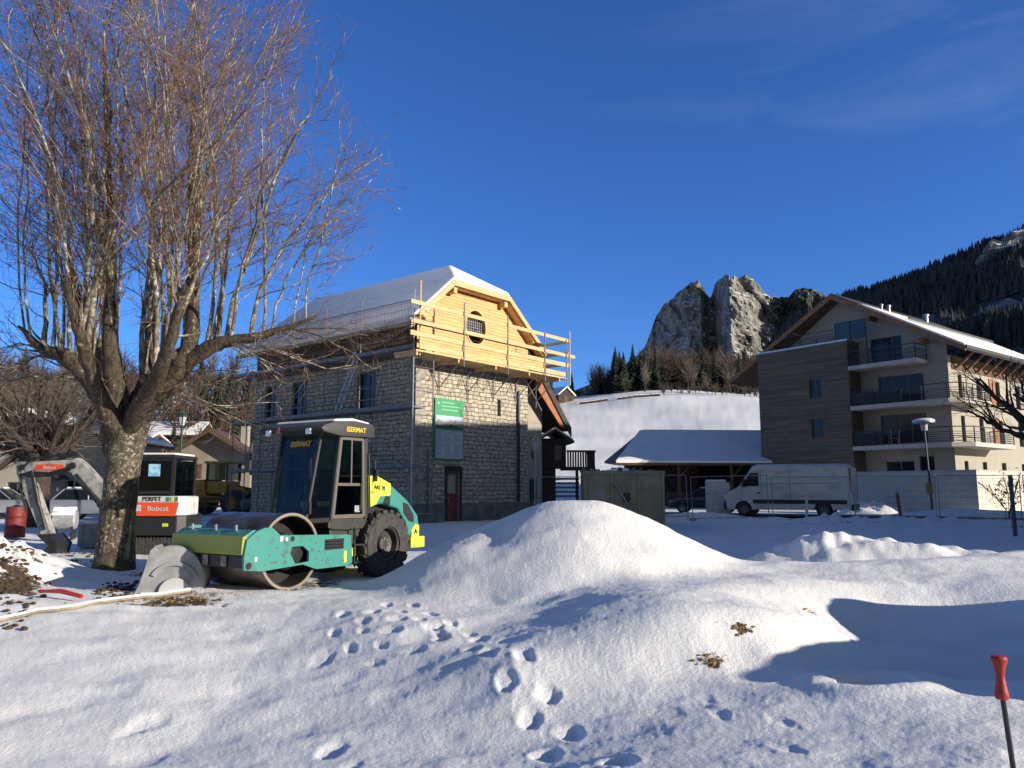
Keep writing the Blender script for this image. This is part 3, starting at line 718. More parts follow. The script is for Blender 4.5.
# ------------------------------------------------------------------ wall with real openings
def wallgrid(mb, axis, c, u0, u1, z0, z1, holes, out, depth=0.25):
    """axis 'x': plane x=c, u=y; axis 'y': plane y=c, u=x; out = -1/+1 outward; holes (ua, ub, za, zb)"""
    us_ = sorted(set([u0, u1] + [h[0] for h in holes] + [h[1] for h in holes]))
    zs_ = sorted(set([z0, z1] + [h[2] for h in holes] + [h[3] for h in holes]))
    P = (lambda u, z, d=0: (c - out * d, u, z)) if axis == 'x' else (lambda u, z, d=0: (u, c - out * d, z))
    for i in range(len(us_) - 1):
        for j in range(len(zs_) - 1):
            um, zm = (us_[i] + us_[i+1]) / 2, (zs_[j] + zs_[j+1]) / 2
            if any(h[0] < um < h[1] and h[2] < zm < h[3] for h in holes): continue
            mb.quad(P(us_[i], zs_[j]), P(us_[i+1], zs_[j]), P(us_[i+1], zs_[j+1]), P(us_[i], zs_[j+1]))
    for (a, b, e, f) in holes:
        mb.quad(P(a, e), P(a, f), P(a, f, depth), P(a, e, depth)); mb.quad(P(b, e), P(b, f), P(b, f, depth), P(b, e, depth))
        mb.quad(P(a, f), P(b, f), P(b, f, depth), P(a, f, depth)); mb.quad(P(a, e), P(b, e), P(b, e, depth), P(a, e, depth))
def window(parent, axis, c, out, a, b, e, f, fm, depth=0.18, cols=2, rows=1, pane=None, name='window', fw=.06, curtain=False):
    """frame (part) with its pane (sub-part)"""
    P = (lambda u0, u1, z0, z1, d0, d1: (min(c - out*d0, c - out*d1), max(c - out*d0, c - out*d1), u0, u1, z0, z1)) if axis == 'x' else \
        (lambda u0, u1, z0, z1, d0, d1: (u0, u1, min(c - out*d0, c - out*d1), max(c - out*d0, c - out*d1), z0, z1))
    mb = MB(); d0, d1 = depth - .06, depth
    mb.box(*P(a, a + fw, e, f, d0, d1)); mb.box(*P(b - fw, b, e, f, d0, d1)); mb.box(*P(a + fw, b - fw, e, e + fw, d0, d1)); mb.box(*P(a + fw, b - fw, f - fw, f, d0, d1))
    for k in range(1, cols):
        u = a + (b - a) * k / cols; mb.box(*P(u - fw*.6, u + fw*.6, e + fw, f - fw, d0 + .002, d1))
    for k in range(1, rows):
        z = e + (f - e) * k / rows; mb.box(*P(a + fw, b - fw, z - fw*.35, z + fw*.35, d0 + .01, d1 - .01))
    w = mb.build(name, fm, parent)
    pm = MB(); pm.box(*P(a + .01, b - .01, e + .01, f - .01, depth - .03, depth - .015)); pm.build('pane', pane or M['pane'], w)
    if curtain:
        cmb = MB(); u = a + (b - a) * .5
        cmb.box(*P(u + .08, b - fw, e + fw, f - fw, depth - .0145, depth - .010)); cmb.build('curtain', M['curtain'], w)
    return w
def snowslab(mb, p, th=.22):
    """p: 4 corners of a roof plane (seen from above); snow layer over it with a soft edge"""
    p = [Vector(q) for q in p]; c = sum(p, Vector()) / 4
    top = [q + Vector((0, 0, th)) + (c - q).normalized() * .10 for q in p]; bot = [q + Vector((0, 0, .01)) for q in p]
    mid = [q + Vector((0, 0, th * .55)) for q in p]
    mb.add(bot + mid + top, [(0,1,2,3), (8,11,10,9)] + [(i, i+4, (i+1)%4+4, (i+1)%4) for i in range(4)] + [(i+4, i+8, (i+1)%4+8, (i+1)%4+4) for i in range(4)])

# ------------------------------------------------------------------ stone building under renovation
C0 = Vector((-4.10, 32.5, 0.15)); RZ = math.atan2(.772, .635)
SB = empty('stone_building', C0, RZ)
tag(SB, 'large old stone building under renovation with new timber gable and snowy roof', 'building')
Wx, Ly, Hs = 7.7, 12.2, 7.15
mb = MB()
hR = [(1.95, 2.75, .10, 2.25), (5.35, 5.6, 4.95, 5.75), ]
hL = [(2.6, 3.9, 4.95, 6.75), (7.7, 9.0, 4.95, 6.75), (3.0, 4.1, 1.4, 3.2), (8.0, 9.1, 1.4, 3.2), (10.3, 11.3, 5.0, 6.75)]
wallgrid(mb, 'y', 0, 0, Wx, -.4, Hs, hR, -1, .35)
wallgrid(mb, 'x', 0, 0, Ly, -.4, Hs, hL, -1, .35)
mb.quad((Wx, 0, -.4), (Wx, Ly, -.4), (Wx, Ly, Hs), (Wx, 0, Hs)); mb.quad((0, Ly, -.4), (Wx, Ly, -.4), (Wx, Ly, Hs), (0, Ly, Hs))
mb.build('wall', M['stone'], SB)
mb = MB(); mb.box(-.04, 1.95, -.05, -.003, -.4, .85); mb.box(2.75, Wx + .03, -.05, -.003, -.4, .85); mb.build('plinth', M['plinth'], SB)
mb = MB(); mb.box(.1, Wx - .1, .36, .40, 0, Hs); mb.box(.36, .40, .1, Ly - .1, 0, Hs); mb.build('interior_wall', M['interior'], SB)
for h in hL: window(SB, 'x', 0, -1, h[0], h[1], h[2], h[3], M['frame_white'] if False else M['frame'], .22, 2, 3)
window(SB, 'y', 0, -1, *hR[1], M['frame'], .2, 1, 1)
# door
mb = MB(); mb.box(1.95, 2.07, .08, .2, .1, 2.25); mb.box(2.63, 2.75, .08, .2, .1, 2.25); mb.box(2.07, 2.63, .08, .2, 2.13, 2.25)
dr = mb.build('door', M['frame'], SB)
mb = MB(); mb.box(2.07, 2.63, .12, .16, .1, 1.30); mb.build('door_panel', mat('faded_red_door', (.28, .05, .035), .7, var=.4, vscale=5), dr)
mb = MB(); mb.box(2.07, 2.63, .12, .15, 1.30, 2.13); mb.build('door_pane', mat('dusty_glass', (.34, .30, .22), .4), dr)
mb = MB(); mb.box(2.15, 2.18, .09, .12, 1.0, 1.14); mb.build('handle', M['galv'], dr)
mb = MB()
for x in (1.83, 2.76): mb.box(x, x + .11, -.06, .03, .1, 2.5)
mb.box(1.83, 2.87, -.063, .03, 2.26, 2.5); mb.build('door_surround', M['oldwood'], SB)
# quoins at the corner and pale joint strip at far end
mb = MB()
for k in range(15):
    a, b = (.55, .32) if k % 2 else (.32, .55)
    z = .88 + k * .41
    mb.box(-.025, a, -.025, .0, z, z + .39); mb.box(-.025, 0, .0, b, z, z + .39)
mb.build('quoin', mat('dressed_limestone', (.36, .33, .27), .9, var=.35, vscale=4, bump=.4), SB, bevel=.015)
# timber knee wall and gable
Zg = Hs; Ze = 8.35; Zt = 10.72; xa, xb = 1.8, 5.65
mb = MB()
mb.box(.02, .12, .12, Ly, Zg, 9.0); mb.build('knee_wall', mat('brown_osb_boards', (.17, .11, .06), .85, var=.4, vscale=4), SB)
mb = MB()
oc = (3.75, 9.0); orx, orz = .68, .80   # oval opening
outl = [(-.0, Zg + .03), (Wx, Zg + .03), (Wx, 8.85), (xb - .05, Zt - .25), (xa + .05, Zt - .25), (0, 8.85)]
nE = 40; ell = [(oc[0] + orx * math.cos(2*math.pi*k/nE), oc[1] + orz * math.sin(2*math.pi*k/nE)) for k in range(nE)]
def hit(a):   # ray from opening centre to the outline
    dx, dz = math.cos(a), math.sin(a); best = 1e9
    for i in range(len(outl)):
        (x1, z1), (x2, z2) = outl[i], outl[(i+1) % len(outl)]; ex, ez = x2 - x1, z2 - z1
        den = dx * ez - dz * ex
        if abs(den) < 1e-9: continue
        t = ((x1 - oc[0]) * ez - (z1 - oc[1]) * ex) / den; u = ((x1 - oc[0]) * dz - (z1 - oc[1]) * dx) / den
        if t > 0 and -1e-6 <= u <= 1 + 1e-6: best = min(best, t)
    return (oc[0] + dx * best, oc[1] + dz * best)
angs = sorted(set([round(2*math.pi*k/nE, 6) for k in range(nE)] + [round(math.atan2(z - oc[1], x - oc[0]) % (2*math.pi), 6) for x, z in outl]))
ia = [(oc[0] + orx * math.cos(a), oc[1] + orz * math.sin(a)) for a in angs]; oa = [hit(a) for a in angs]
m_ = len(angs); vv = []; ff = []
for (x, z) in ia: vv.append((x, -.02, z))
for (x, z) in oa: vv.append((x, -.02, z))
for (x, z) in ia: vv.append((x, .22, z))
for k in range(m_):
    k2 = (k+1) % m_; ff.append((k, k2, m_ + k2, m_ + k)); ff.append((k, 2*m_ + k, 2*m_ + k2, k2))
mb.add(vv, ff); mb.build('gable_wall', M['newwood'], SB)
mb = MB(); pr = [(math.cos(2*math.pi*k/nE), math.sin(2*math.pi*k/nE)) for k in range(nE)]
vv = []; ff = []
for s_, y in ((1.0, -.021), (1.09, -.021), (1.0, -.05), (1.09, -.05)):
    for c, s in pr: vv.append((oc[0] + orx*s_*c, y, oc[1] + orz*s_*s))
for k in range(nE):
    k2 = (k+1) % nE; ff += [(2*nE+k, 2*nE+k2, 3*nE+k2, 3*nE+k), (nE+k, 3*nE+k, 3*nE+k2, nE+k2), (k, k2, 2*nE+k2, 2*nE+k)]
mb.add(vv, ff); ow = mb.build('oval_window', M['newbeam'], SB)
mb = MB(); mb.box(2.9, 4.6, .235, .25, 8.4, 10.1); mb.build('backing', M['interior'], ow)
mb = MB()
for k in range(9): mb.box(3.18 + k*.14, 3.20 + k*.14, .12, .14, 8.58, 9.35)
for k in range(6): mb.box(3.13, 4.37, .141, .155, 8.62 + k*.13, 8.64 + k*.13)
mb.build('grille', M['galv'], ow)
# roof: overhang of 1.0 m before the gable
yo = -.50; ovx = .85; xr = 4.0; Zr = 12.2; yh = 2.0
def slope_z(x): return Ze - .1 + (min(x + ovx, Wx + ovx - x + 0.0)) * .775
th = .16
L_e, R_e = -ovx, Wx + ovx
zE = 8.40
def roofplane(q, t=th):
    q = [Vector(v) for v in q]; return q, [v - Vector((0, 0, t)) for v in q]
planes = [[(L_e, yo, zE), (xa, yo, Zt), (xa, yo, Zt), (L_e, Ly + .8, zE)]]
A_ = (L_e, yo, zE); B_ = (xa, yo, Zt); C_ = (xb, yo, Zt); D_ = (R_e, yo, zE); E_ = (xr, yh, Zr); F_ = (xr, Ly + .8, Zr); G_ = (L_e, Ly + .8, zE); H_ = (R_e, Ly + .8, zE)
def roofsheet(mb, lift, thick, inset=0.0):
    base = [Vector(p) for p in (A_, B_, C_, D_, E_, F_, G_, H_)]
    c = Vector((xr, 5, 0))
    def up(v, l):
        w = v.copy(); w.z += l
        if inset: w.x += (c.x - v.x) * inset; w.y += (1 if v.y < 2 else -1) * inset * 3
        return w
    vt = [up(v, lift + thick) for v in base]; vb = [up(v, lift) for v in base]
    fs = [(0,1,4,5,6), (1,2,4), (2,3,7,5,4)]
    ff = list(fs) + [tuple(i + 8 for i in f[::-1]) for f in fs]
    for a, b in [(0,1),(1,2),(2,3),(3,7),(7,5),(5,6),(6,0)]: ff.append((a, b, b+8, a+8))
    mb.add(vt + vb, ff)
mb = MB(); roofsheet(mb, -.14, .14); roof = mb.build('roof', M['newbeam'], SB)
mb = MB(); roofsheet(mb, .012, .26, .012); sn = mb.build('snow_cover', M['snow'], roof, bevel=.12, seg=4, smooth=True)
# barge boards / verge beams
mb = MB()
def vb(p, q, y0, y1, h, drop):
    (x1, z1), (x2, z2) = p, q
    mb.prism([(x1, z1 - drop), (x2, z2 - drop), (x2, z2 - drop - h), (x1, z1 - drop - h)], y0, y1, 'y')
for (p, q) in (((L_e, zE), (xa, Zt)), ((xa, Zt), (xb, Zt)), ((xb, Zt), (R_e, zE))):
    vb(p, q, yo - .05, yo + .06, .28, -.10)
vg = mb.build('barge_board', M['newbeam'], roof, bevel=.01)
mb = MB()
for (x, z) in ((xa + .15, Zt - .22), (xb - .15, Zt - .22), (.0, 8.85), (Wx, 8.85)):
    mb.box(x - .11, x + .11, yo + .08, -.025, z - .26, z)
mb.each('purlin', M['newbeam'], roof, bevel=.01)
mb = MB(); mb.prism([(L_e + .1, zE - .16), (xa, Zt - .17), (xb, Zt - .17), (R_e - .1, zE - .16), (R_e - .1, zE - .20), (xb, Zt - .21), (xa, Zt - .21), (L_e + .1, zE - .20)], yo + .07, -.03, 'y')
mb.build('soffit', M['newbeam'], roof)
# rain pipe and pipes on the wall
mb = MB(); mb.tube([(6.85, -.10, .9), (6.85, -.10, 6.3)], .07, 8); mb.build('rain_pipe', M['navy'], SB)
mb = MB(); mb.tube([(.75, -.10, .55), (.72, -.10, 3.2)], .045, 6); mb.tube([(.2, -.12, 1.9), (.75, -.10, 1.9)], .03, 6); mb.build('cable_pipe', M['galvdull'], SB)
mb = MB(); mb.box(.12, .34, -.16, -.03, 1.9, 2.15); mb.build('junction_box', M['concrete'], SB, bevel=.01)

# information board on the gable side
IB = empty('information_board', (0, 0, 0)); IB.location = SB.matrix_basis @ Vector((1.55, -.10, 3.0)); IB.location = Vector(C0) + Matrix.Rotation(RZ, 3, 'Z') @ Vector((1.96, -.10, 2.76)); IB.rotation_euler = (0, 0, RZ)
IB.scale = (1.16, 1, .80); tag(IB, 'green bordered site information board with photo strip fixed high on the stone wall', 'sign')
mb = MB(); mb.box(-.78, .78, -.02, .03, 0, 3.35); mb.build('backboard', M['green'], IB)
mb = MB(); mb.box(-.74, .74, -.03, -.021, 1.72, 2.42)
def photomat():
    m = mat('photo_print', (.35, .40, .46), .5); n, l = m.node_tree.nodes, m.node_tree.links
    tc = n.new('ShaderNodeTexCoord'); se = n.new('ShaderNodeSeparateXYZ'); l.new(tc.outputs['Object'], se.inputs[0])
    nz = n.new('ShaderNodeTexNoise'); nz.inputs['Scale'].default_value = 3.5; nz.inputs['Detail'].default_value = 5; l.new(tc.outputs['Object'], nz.inputs[0])
    ma = n.new('ShaderNodeMath'); ma.operation = 'MULTIPLY_ADD'; ma.inputs[1].default_value = .75; l.new(nz.outputs['Fac'], ma.inputs[0]); l.new(se.outputs['Z'], ma.inputs[2])
    cr = n.new('ShaderNodeValToRGB'); e = cr.color_ramp.elements
    mr = n.new('ShaderNodeMapRange'); mr.inputs['From Min'].default_value = 2.05; mr.inputs['From Max'].default_value = 2.8; l.new(ma.outputs[0], mr.inputs[0]); l.new(mr.outputs[0], cr.inputs[0])
    e[0].position = 0; e[0].color = (.05, .05, .05, 1); e[1].position = 1; e[1].color = (.40, .47, .55, 1)
    for p, c in ((.22, (.06, .08, .05, 1)), (.32, (.28, .22, .18, 1)), (.45, (.35, .31, .28, 1)), (.5, (.10, .09, .09, 1)), (.62, (.36, .42, .5, 1))):
        q = e.new(p); q.color = c
    l.new(cr.outputs[0], n['Principled BSDF'].inputs['Base Color']); return m
mb.build('photo_panel', photomat(), IB)
for k in range(3):
    mb = MB(); mb.box(-.73 + k*.495, -.26 + k*.495, -.03, -.021, .08, 1.62); pn = mb.build('text_panel', M['printwhite'], IB)
    mb = MB(); rnd = random.Random(k)
    for j in range(26):
        if rnd.random() < .18: continue
        mb.box(-.70 + k*.495, -.70 + k*.495 + .2 + .2*rnd.random(), -.033, -.031, 1.56 - j*.055, 1.578 - j*.055)
    mb.build('printed_lines', M['ink'], pn)
mb = MB()
for j, w in enumerate((.7, 1.1, .9)):
    mb.box(-.45, -.45 + w, -.024, -.022, 3.12 - j*.2, 3.155 - j*.2)
mb.box(-.66, -.56, -.024, -.022, 3.02, 3.14); mb.build('heading_lines', mat('pale_green_print', (.35, .6, .42), .6), IB)

# ------------------------------------------------------------------ scaffold
SC = empty('scaffold', C0, RZ); tag(SC, 'galvanised tube scaffold with decks and timber guard planks round the stone building', 'scaffold')
def stand(parent, x, y, z0, z1, r=.028, m='galvdull'):
    mb = MB(); mb.tube([(x, y, z0), (x, y, z1)], r, 6)
    if z0 < .5: mb.box(x - .08, x + .08, y - .08, y + .08, z0, z0 + .02)
    return mb.build('standard', M[m], parent)
ysl = [0.0 - .9, 2.5, 5.0, 7.5, 10.0, 12.5]
for y in ysl:
    for x in (-.25, -1.0):
        if x == -.25 and y < 0: continue
        stand(SC, x, y, 0, 9.75 if x < -.9 else 7.4, m='galv' if y < 0 else 'galvdull')
for (x, top) in ((.1, 9.2),): stand(SC, x, -.95, 0, top, m='galvdull')
stand(SC, -1.0, -1.25, 6.9, 10.05, .04, 'newbeam')
for z in (2.35, 4.8, 7.25):
    for i in range(len(ysl) - 1):
        mb = MB(); a, b = ysl[i] + .01, ysl[i+1] - .01
        mb.box(-.96, -.64, a, b, z, z + .06); mb.box(-.62, -.30, a, b, z, z + .06)
        mb.box(-1.02, -.99, a, b, z + .02, z + .17)
        mb.build('deck', M['deckmetal'], SC)
mb = MB()
for z in (2.35, 4.8, 7.25):
    for g in (.5, 1.0):
        mb.tube([(-1.0, ysl[0], z + g), (-1.0, 12.5, z + g)], .022, 5)
    for y in ysl[1:]: mb.tube([(-1.0, y, z - .03), (-.2, y, z - .03)], .022, 5)
mb.tube([(-1.03, ysl[0], 9.3), (-1.03, 12.5, 9.3)], .022, 5)
for i in (1, 3): mb.tube([(-1.04, ysl[i], 0.1), (-1.04, ysl[i+1], 2.3)], .02, 5); mb.tube([(-1.04, ysl[i+1], 2.4), (-1.04, ysl[i], 4.8)], .02, 5)
mb.each('guard_tube', M['galvdull'], SC)
# corner ladder frame
mb = MB()
for k in range(17): mb.tube([(-1.0, -.92, .5 + k*.5), (.1, -.94, .5 + k*.5)] if k % 2 == 0 else [(-1.0, -.93, .5 + k*.5 - .18), (-.5, -.93, .5 + k*.5)], .018, 5)
mb.tube([(-1.0, -.95, 6.0), (-.45, -.95, 6.8), (.1, -.95, 6.0)], .018, 5); mb.tube([(-1.0, -.95, 3.2), (-.45, -.95, 3.9), (.1, -.95, 3.2)], .018, 5)
mb.each('ladder_rung', M['galv'], SC)
# mesh fence at the eaves
mb = MB()
for k in range(150):
    y = -.8 + k * .088; mb.box(-1.075, -1.068, y, y + .012, 7.5, 9.25)
for k in range(7): mb.box(-1.085, -1.077, -.85, 12.45, 7.55 + k*.27, 7.563 + k*.27)
mb.build('edge_net', mat('net_brown', (.16, .11, .07), .8), SC)
# timber platform and guard planks
mb = MB(); mb.box(-1.35, 9.15, -1.42, -.06, 7.02, 7.09)
for k in range(5): mb.box(-1.3 + k*2.45, -1.22 + k*2.45, -1.38, -.07, 6.86, 7.02)
mb.build('platform', M['newbeam'], SC)
for j, (z, xa_, xb_, h) in enumerate(((7.12, -1.25, 9.0, .22), (7.62, -1.75, 9.35, .2), (8.14, -1.6, 9.75, .17), (8.92, -1.75, 9.35, .17))):
    mb = MB(); mb.box(xa_, xb_ if j else 9.02, -1.50, -1.455, z, z + h); mb.build('guard_plank', M['newbeam'], SC, bevel=.006)
mb = MB(); mb.box(-1.2, 7.2, -1.448, -1.40, 7.36, 7.62); mb.build('guard_plank', M['newwood'], SC)
for j, z in enumerate((7.75, 8.3, 8.9)):
    mb = MB(); mb.box(9.28, 9.32, -1.40, 1.6, z, z + .16); mb.build('guard_plank', M['newbeam'], SC)
for x, zt in ((1.35, 9.35), (4.3, 9.3), (7.15, 9.0), (8.95, 8.9), (9.2, 9.35)):
    o = stand(SC, x, -1.53 if x < 9.1 else -1.56, 6.7, zt + .15, .032, 'galvdull' if x < 9.1 else 'newbeam')
for x in (1.35, 3.2, 5.0, 6.7, 8.3):
    mb = MB(); mb.tube([(x, -1.35, 6.98), (x, -.07, 5.9)], .025, 5); mb.tube([(x, -.07, 7.0), (x, -.07, 5.6)], .025, 5)
    mb.tube([(x, -.5, 6.98), (x - .7, -.06, 6.1)], .018, 5); mb.each('bracket_tube', M['galvdull'], SC)
mb = MB()
for (a, b, sag) in ((7.3, 9.2, .25), (7.3, 9.2, .45)):
    mb.tube([(a + (b - a)*t/8, -1.3 + .2*math.sin(t), 8.2 + sag - .35*math.sin(math.pi*t/8)) for t in range(9)], .012, 4)
mb.each('cable', M['galvdull'], SC)
# ladder on the left face
LD = empty('ladder', C0, RZ); tag(LD, 'aluminium ladder leaning between two scaffold decks on the shaded stone wall', 'ladder')
for dx in (0, .38):
    mb = MB(); mb.bar((-.95, 3.9 + dx*.9, 4.87), (-.75, 2.75 + dx*.9, 7.6), .03, .07); mb.build('rail', M['galv'], LD)
for k in range(9):
    t = (k + .6) / 9.3; y = 3.9 - 1.15*t; z = 4.87 + 2.73*t; x = -.95 + .2*t
    mb = MB(); mb.tube([(x, y, z), (x, y + .342, z)], .016, 5); mb.build('rung', M['galv'], LD)

# ------------------------------------------------------------------ chalet behind the stone building
def toworld(e, v): return e.location + Matrix.Rotation(e.rotation_euler.z, 3, 'Z') @ Vector(v)
CH = empty('chalet', (1.6, 41.0, .2), RZ); CH.location.x = 1.6; tag(CH, 'grey rendered chalet with orange boarded eave behind the stone building', 'house')
mb = MB(); wallgrid(mb, 'y', 0, -4.0, -.02, -.3, 4.9, [(-.95, -.55, 3.0, 4.1), (-2.6, -2.0, 3.0, 4.0), (-1.1, -.45, 0.1, 2.0)], -1, .2)
mb.prism([(-4.0, 4.9), (-.02, 4.9), (-.02, 5.7), (-3.4, 9.4), (-4, 9.4)], -.02, .02, 'y'); mb.box(-.04, -.02, 0.02, 9, -.3, 5.7)
mb.build('wall', M['greyrender'], CH)
mb = MB(); mb.box(-3.9, -.1, .3, .35, 0, 4.8); mb.build('interior_wall', M['interior'], CH)
for (a, b, e, f) in [(-.95, -.55, 3.0, 4.1), (-2.6, -2.0, 3.0, 4.0), (-1.1, -.45, 0.1, 2.0)]: window(CH, 'y', 0, -1, a, b, e, f, M['frame'], .15)
mb = MB(); mb.prism([(-3.4, 10.0), (1.45, 4.75), (1.45, 4.55), (-3.4, 9.75)], -.9, 9, 'y'); rf = mb.build('roof', M['tile'], CH)
mb = MB(); mb.prism([(-3.4, 9.72), (1.40, 4.52), (1.40, 4.25), (-3.4, 9.45)], -.94, -.86, 'y'); mb.build('barge_board', M['roofdark'], rf)
mb = MB(); mb.prism([(-1.6, 7.75), (1.25, 4.62), (.55, 4.75), (-1.6, 6.7)], -.85, -.80, 'y'); mb.build('gable_boards', M['orangewood'], CH)

# dark timber annex with balcony on posts
AX = empty('timber_annex', (2.3, 42.0, .2), .10); tag(AX, 'dark boarded timber annex raised on posts with a slatted balcony rail', 'annex')
mb = MB(); mb.box(-.75, .65, 0, 2.6, 2.6, 4.2); mb.build('wall', M['oldwood'], AX)
mb = MB(); mb.box(-.75, .1, .2, 2.6, -.2, 2.597); mb.build('lower_wall', M['oldwood'], AX)
mb = MB(); mb.prism([(-.95, 4.12), (.0, 4.68), (1.05, 4.05), (1.05, 3.93), (.0, 4.55), (-.95, 4.0)], -.4, 3, 'y'); rf = mb.build('roof', M['roofdark'], AX)
mb = MB(); mb.prism([(-.93, 4.14), (.0, 4.70), (1.0, 4.10), (.95, 4.18), (.0, 4.80), (-.9, 4.24)], -.38, 2.9, 'y'); mb.build('snow_cover', M['snow'], rf)
window(AX, 'y', 0, -1, -.0, .4, 3.0, 3.8, M['frame'], .0)
mb = MB(); mb.box(.67, 2.25, -.1, 2.2, 2.5, 2.65); bl = mb.build('balcony', M['oldwood'], AX)
mb = MB()
for k in range(11): mb.box(.70 + k*.14, .79 + k*.14, -.1, -.06, 2.65, 3.45)
for k in range(15): mb.box(2.20, 2.24, -.04 + k*.14, .05 + k*.14, 2.65, 3.45)
mb.box(.67, 2.28, -.14, -.02, 3.45, 3.55); mb.box(2.16, 2.28, -.02, 2.2, 3.45, 3.55); mb.build('railing', M['oldwood'], bl)
for x in (1.25, 1.9):
    mb = MB(); mb.box(x - .07, x + .07, .0, .14, -.3, 2.5); mb.build('post', M['oldwood'], AX)
mb = MB()
for k in range(5): mb.box(.2, 1.6, 1.2 + k*.02, 1.28 + k*.02, 1.0 + k*.24, 1.12 + k*.24)
mb.build('slatted_screen', M['concrete'], AX)

# ------------------------------------------------------------------ open barn with snowy roof
BA = empty('barn', (20.0, 60.0, .5), math.radians(3)); tag(BA, 'long open fronted barn with thick snow on its low roof beside the apartment block', 'barn')
x0, x1 = -12.3, 6.0
mb = MB(); mb.box(x0 + 2.2, x1, 6.0, 6.2, -.5, 3.6); mb.box(x0 + 4.5, x0 + 7.5, 3.0, 6.0, -.5, 3.0); mb.build('back_wall', M['oldwood'], BA)
mb = MB(); mb.add([(x0, -1.2, 3.1), (x1, -1.2, 3.1), (x1, 5.0, 6.0), (x0 + 3.4, 5.0, 6.0), (x0 + 1.0, 9.5, 3.6), (x1, 9.5, 3.6)], [(0,1,2,3), (3,2,5,4), (0,3,4)])
rf = mb.build('roof', M['brownwood'], BA)
md = rf.modifiers.new('s', 'SOLIDIFY'); md.thickness = .16; md.offset = -1
mb = MB(); q = [(x0 + .05, -1.15, 3.12), (x1, -1.15, 3.12), (x1, 4.7, 5.88), (x0 + 3.2, 4.7, 5.88)]
mb.add(q + [(x, y + .04, z + .2) for x, y, z in q], [(0,1,2,3), (4,5,6,7), (0,1,5,4), (1,2,6,5), (2,3,7,6), (3,0,4,7)])
mb.build('snow_cover', M['snow'], rf, bevel=.05)
mb = MB(); mb.box(x0 + 3.5, x1, 4.9, 5.15, 5.97, 6.12); mb.build('ridge_cap', M['roofdark'], rf)
for k in range(5):
    x = x0 + .8 + k*4.1
    mb = MB(); mb.box(x, x + .2, -.6, -.4, -.5, 3.2); mb.bar((x + .1, -.5, 2.0), (x + 1.1, -.5, 3.1), .12, .12); mb.build('post', M['brownwood'], BA)
mb = MB(); mb.box(x0 + .3, x1, -.62, -.38, 2.95, 3.15); mb.build('eaves_beam', M['brownwood'], BA)
mb = MB()
for (x, y, w, h) in ((-7.5, 2.0, 1.6, 1.0), (-4.5, 2.4, 2.2, 1.4), (-1.0, 2.2, 1.8, .9)): mb.box(x, x + w, y, y + 1.2, -.4, h)
mb.build('stored_crates', M['brownwood'], BA, bevel=.05)

# ------------------------------------------------------------------ apartment block
AB = empty('apartment_block', (28.7, 50.0, .25), math.atan2(.61, .79))
tag(AB, 'four storey apartment block with cream render, dark timber cladding, balconies and a snowy roof', 'apartment building')
FY = 13.3; SX = 15.0; slabs = [4.35, 7.15, 10.0]
mb = MB()
hF = [(1.6, 4.7, 4.5, 6.5), (1.6, 4.7, 7.3, 9.2), (2.9, 5.1, 10.15, 12.0), (1.3, 2.25, 1.9, 3.6), (2.6, 4.5, 2.0, 3.3)]
wallgrid(mb, 'x', 0, 0, FY, -.3, 11.1, hF[:2] + [(2.9, 5.1, 10.15, 11.1)] + hF[3:], -1, .25)
mb.prism([(0.0, 11.1), (2.9, 11.1), (2.9, 12.8), (0, 11.2)], 0, .01, 'x')
mb.prism([(2.9, 12.0), (5.1, 12.0), (5.1, 14.1), (2.9, 12.8)], 0, .01, 'x')
mb.prism([(5.1, 11.1), (FY, 11.1), (7.2, 15.2), (5.1, 14.1)], 0, .01, 'x')
mb.build('wall', M['render'], AB)
hS = []
for z in (1.5, 4.5, 7.3):
    hS += [(1.35, 1.95, z, z + 1.75), (4.2, 4.9, z, z + 1.75), (7.4, 8.2, z, z + 1.75), (11.0, 11.9, z, z + 1.75)]
mb = MB(); wallgrid(mb, 'y', 0, 0, SX, -.3, 10.2, hS, -1, .25); mb.box(0.02, SX, FY - .02, FY, -.3, 10.2); mb.box(SX - .02, SX, 0.02, FY - .02, -.3, 10.2)
mb.build('side_wall', M['render'], AB)
mb = MB(); mb.box(.3, .34, .3, FY - .3, 0, 11.5); mb.box(.34, SX - .3, .3, .34, 0, 10); mb.build('interior_wall', M['interior'], AB)
for h in hF: window(AB, 'x', 0, -1, *h, M['frame'], .2, 3 if h[1] - h[0] > 2 else 2, 1, curtain=(h[1] - h[0] > 2.5))
for h in hS: window(AB, 'y', 0, -1, *h, M['frame'], .2, 1)
for (x, z) in ((6.35, 4.5), (6.3, 7.3)):
    mb = MB(); mb.box(x, x + .95, -.06, -.003, z, z + 1.85); mb.build('shutter', M['orangewood'], AB)
# cladding block
cb0, cb1 = 5.95, 13.35; cx = -1.6; ctop = 11.85
hC = [(8.1, 9.05, 5.1, 6.5), (8.1, 9.05, 8.0, 9.4), (10.1, 11.6, 1.6, 3.1)]
mb = MB(); wallgrid(mb, 'x', cx, cb0, cb1, -.3, ctop, hC, -1, .25)
mb.quad((cx, cb0, -.3), (-.003, cb0, -.3), (-.003, cb0, ctop), (cx, cb0, ctop)); mb.quad((cx, cb1, -.3), (-.003, cb1, -.3), (-.003, cb1, ctop), (cx, cb1, ctop))
mb.quad((cx, cb0, ctop), (-.003, cb0, ctop), (-.003, cb1, ctop), (cx, cb1, ctop))
mb.build('timber_cladding', M['cladding'], AB)
mb = MB(); mb.box(cx + .27, cx + .3, cb0 + .2, cb1 - .2, 0, ctop - .3); mb.build('interior_wall', M['interior'], AB)
for h in hC: window(AB, 'x', cx, -1, *h, M['frame'], .2, 2, 1, curtain=True)
